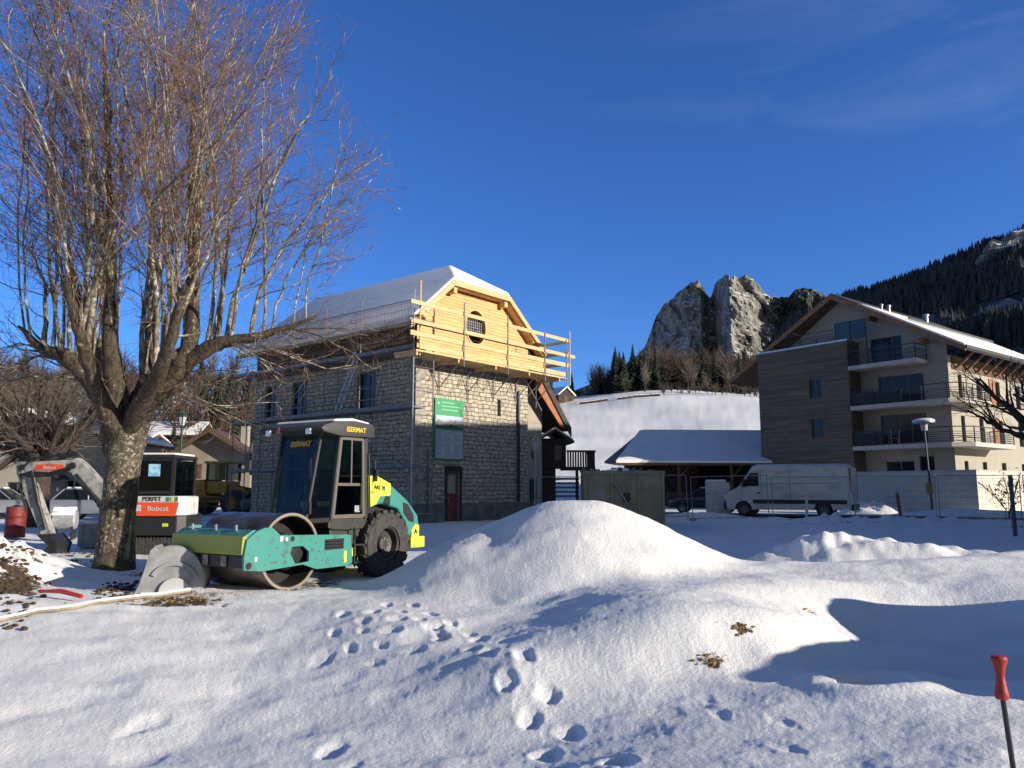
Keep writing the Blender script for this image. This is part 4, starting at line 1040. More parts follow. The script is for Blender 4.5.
mb = MB(); mb.box(cx - .06, 0, cb0 - .05, cb1 + .05, ctop + .003, ctop + .07); mb.build('parapet_cap', M['galv'], AB)
mb = MB(); mb.box(cx, -.05, cb0 + .02, cb1, ctop + .073, ctop + .16); mb.build('roof_snow', M['snow'], AB)
mb = MB()
for z in (3.9, 7.0): mb.box(cx - .02, cx - .002, cb0, cb1, z, z + .05)
mb.each('cladding_trim', M['frame'], AB)
# balconies
def railing(parent, pts, z, h=1.0, name='railing'):
    mb = MB()
    for i in range(len(pts) - 1):
        a, b = Vector(pts[i] + (0,)), Vector(pts[i+1] + (0,)); d = b - a; n_ = max(1, int(d.length / 1.3))
        for k in range(n_ + 1):
            q = a + d * k / n_; mb.box(q.x - .025, q.x + .025, q.y - .025, q.y + .025, z, z + h)
        for hh in (.12, .26, .40, .54, .68, .99): mb.bar(a + Vector((0, 0, z + hh)), b + Vector((0, 0, z + hh)), .03, .035 if hh < .9 else .06)
        m = (a + b) / 2
    return mb.build(name, M['railing'], parent)
for k, z in enumerate(slabs):
    mb = MB()
    if k == 2: mb.box(-1.75, -.003, 1.2, 5.9, z - .28, z); pts = [(-.1, 1.25), (-1.7, 1.25), (-1.7, 5.9)]
    elif k == 1: mb.box(-1.75, -.003, -.6, 5.9, z - .28, z); mb.box(-.003, 3.2, -1.3, -.003, z - .28, z); pts = [(3.1, -.1), (3.1, -1.25), (-1.0, -1.25), (-1.7, -.55), (-1.7, 5.9)]; mb.prism([(-1.75, -.6), (-1.05, -1.3), (-.003, -1.3), (-.003, -.6)], z - .28, z, 'z')
    else: mb.box(-1.75, -.003, -.6, 5.9, z - .28, z); mb.box(-.003, 5.6, -1.6, -.003, z - .28, z); pts = [(5.5, -.1), (5.5, -1.55), (-.7, -1.55), (-1.7, -.55), (-1.7, 5.9)]; mb.prism([(-1.75, -.6), (-.75, -1.6), (-.003, -1.6), (-.003, -.6)], z - .28, z, 'z')
    bl = mb.build('balcony', M['slab'], AB); railing(bl, pts, z)
mb = MB(); mb.box(-1.62, -1.60, 3.9, 5.85, slabs[0] + .1, slabs[0] + .9); mb.build('balcony_screen', M['railing'], AB)
mb = MB(); mb.box(-1.60, -1.58, 2.4, 5.85, slabs[1] + .1, slabs[1] + .9); mb.build('balcony_screen', M['railing'], AB)
# glass wind screen on the terrace
mb = MB(); mb.box(-1.5, -1.48, 4.6, 6.8, ctop + .12, ctop + 1.35)
gs = mb.build('wind_screen', glassmat('screen_glass', (.5, .6, .65)), AB)
mb = MB()
for y in (4.55, 5.7, 6.8): mb.box(-1.53, -1.47, y, y + .05, ctop + .1 if y > 5.9 else slabs[2], ctop + 1.4)
mb.box(-1.53, -1.47, 4.6, 6.8, ctop + 1.355, ctop + 1.41); mb.build('screen_frame', M['railing'], gs)
railing(AB, [(-1.5, 7.0), (-1.5, 11.0)], ctop + .0, .5)
# roof
yr = 7.2; zr = 15.55; ov = 1.9; fo = -1.2; sl = .585
ye0, ye1 = -1.6, 16.4; ze0 = zr - (yr - ye0) * sl; ze1 = zr - (ye1 - yr) * sl
mb = MB(); mb.prism([(ye0, ze0), (yr, zr), (ye1, ze1), (ye1, ze1 - .22), (yr, zr - .25), (ye0, ze0 - .22)], fo, SX + 1.2, 'x'); rf = mb.build('roof', M['brownwood'], AB)
mb = MB(); mb.prism([(ye0 - .04, ze0 + .03), (yr, zr + .05), (ye1 + .04, ze1 + .03), (ye1 + .04, ze1 - .32), (yr, zr - .36), (ye0 - .04, ze0 - .32)], fo - .05, fo - .003, 'x'); mb.build('barge_board', M['fasciawood'], rf)
mb = MB(); mb.prism([(ye0, ze0 - .23), (ye0, ze0 + .10), (ye0 - .12, ze0 + .10), (ye0 - .12, ze0 - .1)], fo, SX + 1.2, 'x'); mb.build('gutter', M['roofdark'], rf)
mb = MB(); mb.prism([(ye0 + .05, ze0 + .035), (yr - 2.1, zr - 2.1*sl + .008), (yr - 2.15, zr - 2.15*sl + .20), (ye0 + .12, ze0 + .26)], fo + .2, SX + 1.0, 'x')
mb.build('snow_cover', M['snow'], rf, bevel=.06, smooth=True)
mb = MB(); mb.prism([(yr - 2.09, zr - 2.09*sl + .005), (yr, zr + .02), (yr, zr + .12), (yr - 2.05, zr - 2.05*sl + .12)], fo, SX + 1.15, 'x'); mb.build('ridge_tiles', M['roofdark'], rf)
mb = MB()
mb.prism([(yr - 4.6, zr - 4.6*sl + .28), (yr - 4.5, zr - 4.5*sl + .28), (yr - 4.5, zr - 4.5*sl + .45), (yr - 4.6, zr - 4.6*sl + .45)], fo + 2, SX, 'x'); mb.build('snow_guard', M['roofdark'], rf)
for (x, y, h, r) in ((2.6, 5.4, .40, .09), (3.3, 5.2, .5, .11), (10.2, 5.6, .6, .18)):
    mb = MB(); z = zr - (yr - y) * sl; mb.lathe([(r, z - .2), (r, z + h), (r*1.5, z + h), (r*1.5, z + h + .12), (0.01, z + h + .22)], (x, y, 0), 'z', 12); mb.build('roof_vent', M['galv'], rf, smooth=True)
for (y, z) in ((1.2, 11.3), (4.6, 13.4), (10.7, 13.4), (12.4, 12.4)):
    mb = MB(); mb.box(fo + .1, -.003, y - .12, y + .12, z - .2, z + .1); mb.build('purlin', M['fasciawood'], rf)
# timber boards below the right hand eave
mb = MB(); mb.box(.5, SX, -.05, -.004, 9.3, 10.15); mb.build('eaves_boards', M['brownwood'], AB)
mb = MB()
for k in range(9): mb.bar((1 + k*1.6, -.1, 9.4), (1 + k*1.6, -1.3, ze0 + .0), .12, .14)
mb.each('eaves_strut', M['fasciawood'], AB)
# balcony furniture
def chairtable():
    T_ = empty('balcony_table', toworld(AB, (-1.0, 4.3, slabs[0])) , 0.6); tag(T_, 'small slatted pale table standing on the lowest balcony of the apartment block', 'table')
    mb = MB(); mb.box(-.6, .6, -.4, .4, .70, .74); mb.build('tabletop', M['concrete'], T_)
    for sx in (-.5, .5):
        for sy in (-.32, .32): mb = MB(); mb.box(sx - .03, sx + .03, sy - .03, sy + .03, 0, .70); mb.build('leg', M['concrete'], T_)
    ch = empty('balcony_chair', toworld(AB, (-1.2, 3.2, slabs[0])), 1.0); tag(ch, 'pale garden chair right of the balcony table', 'chair', 'garden chairs on the lowest balcony')
    mb = MB(); mb.box(-.25, .25, -.25, .25, .42, .46); mb.build('seat', M['concrete'], ch)
    mb = MB(); 
    for k in range(5): mb.box(-.25 + k*.11, -.19 + k*.11, .22, .25, .46, 1.0)
    mb.build('backrest', M['concrete'], ch)
    for sx in (-.22, .22):
        for sy in (-.22, .22): mb = MB(); mb.box(sx - .02, sx + .02, sy - .02, sy + .02, 0, .42); mb.build('leg', M['concrete'], ch)
    c2 = copy_tree(ch); c2.location = toworld(AB, (-1.1, 5.5, slabs[0])); c2.rotation_euler.z = 2.4; c2['label'] = 'pale garden chair left of the balcony table'
chairtable()

# white garden wall before the block
WW = empty('garden_wall', (0, 0, 0)); tag(WW, 'long white panelled garden wall at the foot of the apartment block', 'wall')
hW = 2.42; WW.location = (25.8, 43.0, .25); WW.rotation_euler = (0, 0, math.atan2(.61, .79))
mb = MB(); mb.box(0, .15, .0, 6.9, -.3, hW); mb.box(.153, 13, .0, .15, -.3, hW); mb.each('panel', M['whiterender'], WW)
mb = MB(); mb.box(-.03, .18, .18, 6.95, hW + .003, hW + .06); mb.box(-.03, 13, -.03, .178, hW + .003, hW + .06); mb.each('coping', M['slab'], WW)
mb = MB()
for k in range(6): mb.box(-.012, -.002, .02, 6.9, .2 + k*.36, .215 + k*.36); mb.box(.01, 13, -.012, -.002, .2 + k*.36, .215 + k*.36)
mb.build('panel_joint', M['concrete'], WW)

# ------------------------------------------------------------------ trees
def tubemesh(polys):
    """polys: list of (pts Nx3, radii N, sides) -> V, Q"""
    groups = {}
    for p, r, s in polys: groups.setdefault((len(p), s), []).append((p, r))
    Vs, Qs = [], []; base = 0
    for (N, S), lst in groups.items():
        Pn = np.array([a for a, _ in lst], np.float64); Rn = np.array([b for _, b in lst], np.float64); m = len(lst)
        D = np.empty_like(Pn); D[:, 1:-1] = Pn[:, 2:] - Pn[:, :-2]; D[:, 0] = Pn[:, 1] - Pn[:, 0]; D[:, -1] = Pn[:, -1] - Pn[:, -2]
        D /= np.linalg.norm(D, axis=2, keepdims=True) + 1e-9
        mean = (Pn[:, -1] - Pn[:, 0]); ref = np.where((np.abs(mean[:, 2]) < .75 * np.linalg.norm(mean, axis=1))[:, None], [[0, 0, 1.]], [[1., .2, 0]])[:, None, :]
        Aa = np.cross(D, np.broadcast_to(ref, D.shape)); Aa /= np.linalg.norm(Aa, axis=2, keepdims=True) + 1e-9; Bb = np.cross(D, Aa)
        t = 2 * np.pi * np.arange(S) / S
        Vv = Pn[:, :, None, :] + (Aa[:, :, None, :] * np.cos(t)[None, None, :, None] + Bb[:, :, None, :] * np.sin(t)[None, None, :, None]) * Rn[:, :, None, None]
        Vs.append(Vv.reshape(-1, 3))
        i = np.arange(m)[:, None, None] * N * S; j = np.arange(N - 1)[None, :, None] * S; k = np.arange(S)[None, None, :]; k2 = (k + 1) % S
        Qs.append(np.stack([i + j + k, i + j + k2, i + j + S + k2, i + j + S + k], -1).reshape(-1, 4) + base); base += m * N * S
    return np.concatenate(Vs), np.concatenate(Qs)
def treepart(name, polys, m, parent):
    V_, Q_ = tubemesh(polys); me = npmesh(name, V_, Q_); me.materials.append(m)
    o = link(bpy.data.objects.new(name, me)); o.parent = parent; return o
def spline(pts, n):
    pts = np.array(pts, float); d = np.concatenate([[0], np.cumsum(np.linalg.norm(np.diff(pts[:, :3], axis=0), axis=1))])
    # catmull-rom
    out = []
    P_ = np.vstack([2*pts[0] - pts[1], pts, 2*pts[-1] - pts[-2]])
    for t in np.linspace(0, len(pts) - 1 - 1e-6, n):
        i = int(t); f = t - i; a, b, c, e = P_[i], P_[i+1], P_[i+2], P_[i+3]
        out.append(.5 * ((2*b) + (-a + c)*f + (2*a - 5*b + 4*c - e)*f*f + (-a + 3*b - 3*c + e)*f**3))
    return np.array(out)
def grow(R_, p0, d0, L, r0, r1, n, wander, up):
    d = np.array(d0, float); d /= np.linalg.norm(d); p = np.array(p0, float); pts = [p.copy()]; st = L / (n - 1)
    for i in range(n - 1):
        d = d + R_.randn(3) * wander + np.array([0, 0, up]); d /= np.linalg.norm(d); p = p + d * st; pts.append(p.copy())
    t = np.linspace(0, 1, n); return np.array(pts), r0 + (r1 - r0) * t
def perp(R_, d, ang):
    a = R_.randn(3); a -= a.dot(d) * d; a /= np.linalg.norm(a) + 1e-9
    return d * math.cos(ang) + a * math.sin(ang)

def crown_growth(R_, stems, c, rad, bstep=.30, tstep=.16, fstep=.13, fine=True, bl=.34, thin=1.0, sides=(6, 4, 3)):
    """stems: (pts, radii). returns branches, twigs"""
    c = np.array(c); rad = np.array(rad)
    def inside(p): return (np.abs((p - c) / rad) ** 2.5).sum() ** .4
    branches, twigs = [], []
    for pts, r in stems:
        L = np.linalg.norm(np.diff(pts, axis=0), axis=1).sum(); n = int(L / bstep); H = len(pts) - 1
        for k in range(n):
            t = .14 + .85 * (k + R_.rand()) / n; f = t * H; i = min(int(f), H - 1); p = pts[i] + (pts[i+1] - pts[i]) * (f - i)
            d = pts[i+1] - pts[i]; d /= np.linalg.norm(d)
            bd = perp(R_, d, R_.uniform(.55, 1.05)); 
            out = (p - c) / rad; out[2] *= .3; on = np.linalg.norm(out) + 1e-6; bd = bd + .45 * out / on; bd /= np.linalg.norm(bd)
            bL = L * bl * (1.15 - .75 * t) * R_.uniform(.6, 1.25) + .25
            e = p + bd * bL; q = inside(e)
            if q > 1.03: bL *= max(.25, 1 - (q - 1.0) * 1.6)
            bL = min(bL, 2.6)
            rr_ = max(.008, r[i] * .34) * thin
            bp, br = grow(R_, p, bd, bL, rr_, .005, 7, .17, .07)
            branches.append((bp, br, sides[1]))
            m = max(2, int(bL / tstep))
            for j in range(m):
                tt = .12 + .88 * (j + R_.rand()) / m; g = tt * 6; ii_ = min(int(g), 5); p2 = bp[ii_] + (bp[ii_+1] - bp[ii_]) * (g - ii_)
                d2 = bp[ii_+1] - bp[ii_]; d2 /= np.linalg.norm(d2)
                td = perp(R_, d2, R_.uniform(.4, .95)); tL = R_.uniform(.28, .75) * (1.1 - .35 * tt)
                tp, tr = grow(R_, p2, td, tL, .0046 * thin, .0024, 5, .20, .06); twigs.append((tp, tr, sides[2]))
                if fine:
                    for q_ in range(int(tL / fstep)):
                        i3 = R_.randint(1, 5); d3 = tp[i3] - tp[i3-1]; d3 /= np.linalg.norm(d3)
                        fp, fr = grow(R_, tp[i3], perp(R_, d3, R_.uniform(.4, 1.0)), R_.uniform(.12, .32), .0027 * thin, .0018, 3, .2, .06); twigs.append((fp, fr, 3))
    return branches, twigs

# big lime tree
R_ = np.random.RandomState(11)
TB = np.array([-8.15, 16.0, 0.0]); LT = empty('lime_tree', TB)
tag(LT, 'huge bare lime tree with lichen spotted forked trunk and reddish twigs left of the roller', 'tree')
limbs = []
tr = spline([(0.0, 0, -.3, .48), (.06, 0, .25, .385), (.06, 0, 1.2, .34), (.10, .02, 2.1, .335), (.14, .03, 2.7, .37), (.22, .05, 3.1, .34)], 26)
tr[:, :2] += np.random.RandomState(1).randn(26, 2) * .010
trunk_polys = [(tr[:, :3], tr[:, 3], 20)]
def TL(px, py, d, r):
    q = at(px, py, 16.0 + d); return (q.x - TB[0], d, q.z, r)
LIMB = [
    [TL(119, 455, 0, .27), TL(112, 425, 0, .24), TL(105, 403, -.05, .21), TL(85, 374, -.1, .19), TL(63, 356, -.1, .17), TL(44, 350, 0, .11), TL(18, 326, .2, .03)],
    [TL(124, 450, 0, .29), TL(135, 418, -.05, .25), TL(163, 388, -.15, .22), TL(183, 364, -.2, .20), TL(191, 337, -.2, .17), TL(193, 300, -.2, .125), TL(192, 200, -.2, .085), TL(194, 90, -.1, .05)],
    [TL(183, 366, -.2, .17), TL(205, 350, -.25, .16), TL(222, 343, -.3, .14), TL(250, 338, -.3, .095), TL(286, 328, -.2, .06), TL(318, 316, -.1, .03)],
    [TL(119, 450, .1, .27), TL(117, 400, .15, .22), TL(112, 364, .2, .19), TL(110, 329, .2, .15), TL(112, 259, .3, .10), TL(108, 160, .4, .065), TL(104, 40, .5, .04)],
    [TL(123, 440, .2, .22), TL(138, 400, .5, .18), TL(146, 382, .8, .16), TL(150, 340, 1.2, .12), TL(156, 260, 1.5, .08)],
    [TL(119, 435, -.2, .2), TL(100, 395, -.7, .16), TL(90, 365, -1.2, .14), TL(78, 330, -1.7, .10), TL(66, 280, -2.0, .07)],
    [TL(128, 430, -.1, .2), TL(146, 395, -.8, .16), TL(160, 370, -1.4, .14), TL(172, 335, -1.9, .11), TL(186, 285, -2.2, .07)],
    [TL(122, 430, .3, .2), TL(118, 385, 1.0, .16), TL(100, 355, 1.7, .13), TL(84, 320, 2.3, .09), TL(72, 270, 2.6, .06)],
]
cc = np.array([-.1, 0, 6.6]); cr_ = np.array([5.55, 4.8, 7.4])
stem_list = []
for L in LIMB:
    s_ = spline(L, 26); s_[:, :3] += R_.randn(26, 3) * .012; limbs.append((s_[:, :3], s_[:, 3], 12)); stem_list.append((s_[16:, :3], s_[16:, 3]))
stems = []
def stem_from(p, r):
    ex = np.clip(p[0] / 3.4 + R_.randn() * .30, -.95, .95); ey = np.clip(p[1] / 3.0 + R_.randn() * .36, -.9, .9)
    rem = max(.02, 1 - abs(ex) ** 2.3 - abs(ey) ** 2.3); ez = rem ** (1 / 2.3) * R_.uniform(.9, 1.0)
    if p[2] > 6 : ez = max(ez, .35)
    e = cc + cr_ * np.array([ex, ey, ez]) * .93
    if e[2] < p[2] + 1.0: e[2] = p[2] + 1.0
    L = np.linalg.norm(e - p); c1 = p + np.array([(e[0]-p[0])*.05 + R_.randn()*.25 + p[0]*.06, (e[1]-p[1])*.10 + R_.randn()*.2, L * .30]); c2 = p + np.array([(e[0]-p[0])*.48, (e[1]-p[1])*.48, (e[2]-p[2])*.72])
    t = np.linspace(0, 1, 15)[:, None]; pts = (1-t)**3*p + 3*(1-t)**2*t*c1 + 3*(1-t)*t*t*c2 + t**3*e
    wob = np.cumsum(R_.randn(15, 3) * .062, 0); wob -= wob[0]; pts = pts + wob * np.linspace(0, 1, 15)[:, None] ** .5 * [1, 1, .3]
    stems.append((pts, r + (.010 - r) * np.linspace(0, 1, 15) ** .8))
for li, n_st in ((0, 9), (1, 7), (2, 10), (3, 6), (4, 5), (5, 6), (6, 6), (7, 6)):
    s_, r_, _ = limbs[li]; lo = {0: 12, 1: 8, 2: 4, 3: 8, 4: 9, 5: 9, 6: 9, 7: 9}[li]
    for k in range(n_st):
        i = min(lo + int((len(s_) - 1 - lo) * (k + R_.rand() * .8) / n_st), len(s_) - 1)
        stem_from(s_[i], min(.072, r_[i] * .6) * R_.uniform(.5, 1.0))
# low outward boughs (right side reaches over the building corner)
for k in range(16):
    i = R_.randint(4, 24); p = limbs[2][0][i] if k < 11 else limbs[1][0][R_.randint(5, 12)]
    pts, rad = grow(R_, p + np.array([0, 0, -.05]), (1, R_.uniform(-.8, .6), R_.uniform(-.55, .2)), R_.uniform(1.2, 2.6), .02, .007, 13, .13, .005); stems.append((pts, rad))
for k in range(8):
    p = limbs[0][0][R_.randint(12, 24)]; pts, rad = grow(R_, p, (-1, R_.uniform(-.7, .7), R_.uniform(-.3, .2)), R_.uniform(1.2, 2.4), .02, .007, 13, .13, .01); stems.append((pts, rad))
br, tw = crown_growth(R_, stems + stem_list, cc, cr_, .42, .175, .14, bl=.32)
# water shoots on trunk and limbs
for k in range(150):
    L = limbs[R_.randint(0, len(limbs))] if k > 50 else (tr[:, :3], tr[:, 3]); i = R_.randint(4, len(L[0]) - 2); p = L[0][i]; a = R_.rand() * 6.28
    d = np.array([math.cos(a), math.sin(a), R_.uniform(-.1, .9)]); p = p + np.array([math.cos(a), math.sin(a), 0]) * L[1][i] * .8
    if p[2] < 2.4: continue
    pts, rad = grow(R_, p, d, R_.uniform(.4, 1.3), .007, .003, 6, .16, .05); tw.append((pts, rad, 3))
# burls and old pruning knuckles
for k in range(26):
    L = limbs[R_.randint(0, 3)]; i = R_.randint(6, 24); p = L[0][i]; a = R_.rand() * 6.28; rr_ = L[1][i] * R_.uniform(.55, .85)
    q = p + np.array([math.cos(a), math.sin(a), .5]) * L[1][i] * .6; limbs.append((np.array([q - [0, 0, rr_], q - [0, 0, rr_ * .4], q, q + [0, 0, rr_ * .5], q + [0, 0, rr_ * .9]]), np.array([.02, rr_ * .8, rr_, rr_ * .75, .02]), 9))
treepart('trunk', trunk_polys, M['bark'], LT)
treepart('limb', limbs, M['mossbark'], LT)
treepart('stem', [(a, b, 7) for a, b in stems], M['stems'], LT)
treepart('branches', br, M['stems'], LT)
treepart('crown', tw, M['twig'], LT)
print('lime tree twigs', len(tw), 'branches', len(br))

def bare_tree(name, loc, H, spread, seed, trunk_r, fork, label, cat='tree', group=None, mt='darkbark', mtw='twigbrown', nst=16, fine=False, thin=1.6, bstep=.45, tstep=.28, lean=(0, 0), low=False):
    R2 = np.random.RandomState(seed); root = empty(name, loc); tag(root, label, cat, group)
    t_ = spline([(0, 0, -.3, trunk_r*1.3), (lean[0]*.3, lean[1]*.3, fork*.4, trunk_r), (lean[0], lean[1], fork, trunk_r*.9)], 10)
    c = np.array([lean[0], lean[1], fork + (H - fork) * (.45)]); rad = np.array([spread, spread, (H - fork) * .62])
    st_ = []
    for k in range(nst):
        a = 2*math.pi*(k + R2.rand())/nst; o = R2.uniform(.15, 1.3 if low else .9)
        pts, r = grow(R2, t_[-1, :3] + np.array([0, 0, -.1*R2.rand()]), (o*math.cos(a), o*math.sin(a), 1 if not low else .75), min((H - fork) * R2.uniform(.75, 1.0), spread * 1.5 / max(.3, o) + 1), trunk_r * R2.uniform(.28, .55), .012*thin, 11, .07, .03)
        st_.append((pts, r))
    b_, w_ = crown_growth(R2, st_, c, rad, bstep, tstep, .16, fine, thin=thin, sides=(5, 3, 3))
    treepart('trunk', [(t_[:, :3], t_[:, 3], 12)] + [(a, b, 6) for a, b in st_], M[mt], root)
    treepart('crown', b_ + w_, M[mtw], root); return root
M['greytw'] = mat('grey_brown_fine_twigs', (.17, .14, .11), .9, col2=(.09, .075, .06), vscale=.4)
# tree behind the big one, left
bare_tree('lime_tree', (-18.3, 30.0, .1), 6.9, 4.4, 5, .42, 2.5, 'smaller bare pollarded tree with dark trunk behind the excavator arm', fine=True, thin=1.0, nst=34, bstep=.3, tstep=.2, low=True, mtw='greytw', group=None)
# tree at the right edge
R3 = np.random.RandomState(9); TR = empty('lime_tree', (19.0, 26.2, .2)); tag(TR, 'bare tree leaning in from the right edge before the apartment block', 'tree')
t_ = spline([(0, 0, -.3, .40), (.05, 0, 1.0, .32), (.0, 0, 2.2, .30)], 12); polys = [(t_[:, :3], t_[:, 3], 12)]; st_ = []
for L in [[(0, 0, 2.0, .26), (-.9, -.1, 2.9, .2), (-1.9, -.3, 3.9, .13), (-2.6, -.4, 4.5, .07), (-3.3, -.6, 5.1, .03)],
          [(0, 0, 2.0, .22), (-.6, -.3, 3.0, .16), (-1.3, -.6, 3.9, .10), (-2.3, -.8, 4.6, .04)],
          [(0, 0, 2.0, .22), (.4, .3, 3.1, .17), (.5, .5, 4.2, .1), (.6, .6, 5.3, .04)], [(0, 0, 2, .2), (1.2, -.2, 3.3, .14), (2.4, 0, 4.6, .08), (3.2, 0, 5.6, .03)],
          [(0, 0, 2.2, .2), (-.2, .3, 3.1, .14), (-.7, .6, 4.2, .08), (-1.0, .8, 5.0, .03)], [(-.9, -.1, 2.9, .12), (-2.2, .2, 3.5, .07), (-3.3, .1, 4.1, .03)]]:
    s_ = spline(L, 14); s_[:, :3] += R3.randn(14, 3) * .02; polys.append((s_[:, :3], s_[:, 3], 8)); st_.append((s_[2:, :3], s_[2:, 3]))
    for k in range(6):
        i = R3.randint(5, 13); pts, r = grow(R3, s_[i, :3], (s_[i, 0]*.25 + R3.randn()*.35, R3.randn()*.35, .8), R3.uniform(1.0, 2.1), min(.05, s_[i, 3]*.6), .008, 13, .08, .03); st_.append((pts, r)); polys.append((pts, r, 5))
b_, w_ = crown_growth(R3, st_, (0, 0, 3.6), (4.1, 4, 3.1), .34, .24, .16, False, thin=1.2)
treepart('trunk', polys, M['darkbark'], TR); treepart('crown', b_ + w_, M['twigbrown'], TR)

# conifers: tapered trunk with drooping branch fronds
def conifer_mesh(seed, H, Rb, tiers, fr, m):
    R2 = np.random.RandomState(seed); v = []; f = []
    for t in range(tiers):
        h = H * (.06 + .92 * t / tiers); rad = Rb * (1 - t / tiers) ** .85 + .05
        for k in range(fr):
            a = 2*math.pi*(k + R2.rand()*.9)/fr; L = rad * R2.uniform(.6, 1.2); w = L * .30 + .06; zz = h + R2.uniform(-.5, .5) * H / tiers; dr = L * R2.uniform(.15, .5)
            ca, sa = math.cos(a), math.sin(a); b = len(v)
            v += [(0, 0, zz + .12*H/tiers), (ca*L*.55 - sa*w, sa*L*.55 + ca*w, zz - dr*.5), (ca*L, sa*L, zz - dr), (ca*L*.55 + sa*w, sa*L*.55 - ca*w, zz - dr*.5), (ca*L*.5, sa*L*.5, zz - dr*.2 + .1)]
            f += [(b, b+1, b+4), (b+1, b+2, b+4), (b+2, b+3, b+4), (b+3, b, b+4)]
    b = len(v); v += [(0, 0, H), (.12, 0, H*.93), (-.06, .1, H*.93), (-.06, -.1, H*.93)]; f += [(b, b+1, b+2), (b, b+2, b+3), (b, b+3, b+1)]
    me = npmesh('crown', v, None, f, smooth=False); me.materials.append(m); return me
def trunk_mesh(H, r, m):
    V_, Q_ = tubemesh([(np.array([(0, 0, -1.), (0, 0, H*.5), (0, 0, H*.95)]), np.array([r, r*.6, .02]), 7)]); me = npmesh('trunk', V_, Q_); me.materials.append(m); return me
CM = [conifer_mesh(i, 10, [2.1, 1.7, 2.5, 1.9][i], 26, 13, M['needle'] if i % 2 else M['needle2']) for i in range(4)]
TM = trunk_mesh(10, .2, M['darkbark'])
def place_conifer(x, y, H, k, label, group=None, z=None):
    r = empty('fir_tree', (x, y, gz(x, y) - .2 if z is None else z), random.random()*6); s = H / 10; r.scale = (s, s, s); tag(r, label, 'fir tree', group)
    for nm, me in (('crown', CM[k % 4]), ('trunk', TM)):
        o = link(bpy.data.objects.new(nm, me)); o.parent = r
    return r
random.seed(4)
# bare / shrubby trees on the crest
def bare_mesh(seed, H, spread, mt):
    R2 = np.random.RandomState(seed); st_ = []
    for k in range(9):
        a = 6.28*k/9 + R2.rand(); o = R2.uniform(.1, .6)
        st_.append(grow(R2, (0, 0, H*.12 + R2.rand()*H*.15), (o*math.cos(a), o*math.sin(a), 1), H*R2.uniform(.6, .85), .09, .02, 9, .08, .02))
    b_, w_ = crown_growth(R2, st_, (0, 0, H*.55), (spread, spread, H*.5), .6, .42, .2, False, thin=5.0, sides=(3, 3, 3))
    Vt, Qt = tubemesh([(np.array([(0, 0, -1.), (0, 0, H*.15), (0, 0, H*.4)]), np.array([.2, .16, .1]), 6)] + [(a, b, 4) for a, b in st_])
    m1 = npmesh('trunk', Vt, Qt); m1.materials.append(M['darkbark'])
    Vc, Qc = tubemesh(b_ + w_); m2 = npmesh('crown', Vc, Qc); m2.materials.append(mt); return m1, m2
M['rust'] = mat('rust_brown_twigs', (.12, .078, .055), .9, col2=(.07, .045, .035), vscale=.3)
M['greybr'] = mat('grey_brown_twigs', (.17, .14, .11), .9, col2=(.09, .075, .06), vscale=.4)
BMs = [bare_mesh(s, 9, 3.2, M['rust'] if s % 2 else M['greybr']) for s in (1, 2, 3)]
def place_bare(x, y, H, k, label, group, name='bare_tree'):
    r = empty(name, (x, y, gz(x, y) - .2), random.random()*6); s = H / 9; r.scale = (s, s, s); tag(r, label, 'tree', group)
    for nm, me in zip(('trunk', 'crown'), BMs[k % 3]):
        o = link(bpy.data.objects.new(nm, me)); o.parent = r
def crest(px, Y): r = ray(px, 400); return r.x / r.y * Y
for i in range(80):
    px = random.choice([random.uniform(612, 664), random.uniform(612, 664), random.uniform(612, 664), random.uniform(655, 790)]); Y = random.uniform(176, 205)
    Ht = random.uniform(7.5, 12.0) if px < 662 else random.uniform(8, 13)
    place_conifer(crest(px, Y), Y, Ht, i, 'dark fir in the dense group of firs on the snowy hill crest' if px < 662 else 'scattered dark fir among the bare brown trees on the hill crest', 'firs on the hill crest' if px < 662 else 'firs among the brown trees')
for i in range(95):
    px = random.uniform(640, 800); Y = random.uniform(178, 215)
    place_bare(crest(px, Y), Y, random.uniform(8, 12.5), i, 'bare rust brown tree in the wood along the hill crest', 'bare trees in the crest wood')
for (px, Y, H) in ((645, 170, 7.5), (627, 172, 5), (693, 172, 7), (708, 171, 5), (731, 171, 6.5)):
    place_bare(crest(px, Y), Y, H, 1, 'slim pale bare tree at the front edge of the hill crest wood', 'pale trees before the crest wood')
for i in range(10):
    px = random.uniform(592, 612); Y = random.uniform(182, 195); place_bare(crest(px, Y), Y, random.uniform(5, 8), 0, 'thin bare tree between the cabin and the fir group', 'thin trees beside the cabin')
for (px, Y, H, lb) in ((572, 190, 6.5, 'small dark fir standing just behind the hilltop cabin'), (545, 170, 8.5, 'dark fir on the crest directly behind the timber gable platform end'), (551, 165, 7.5, 'dark fir between the scaffold platform and the hilltop cabin'), (538, 160, 8, 'dark fir behind the chalet roof'), (616, 178, 11.5, 'tall fir at the left end of the fir group'), (600, 186, 8.0, 'lone slender fir left of the dense fir group')):
    place_conifer(crest(px, Y), Y, H, 1, lb)
# hedge line and low shrubs in the snowfield
for i in range(26):
    px = random.uniform(655, 775); Y = random.uniform(158, 166)
    place_bare(crest(px, Y), Y, random.uniform(1.8, 3.2), i, 'low brown shrub in the hedge line below the crest wood', 'shrubs below the crest wood', 'shrub')
for (px, Y, H) in ((598, 66, 2.6), (611, 66.5, 2.9), (591, 67, 1.9)):
    place_bare(crest(px, Y), Y, H, 1, 'pale bare shrub on the snow between the annex and the barn roof', 'pale shrubs beside the barn', 'shrub')

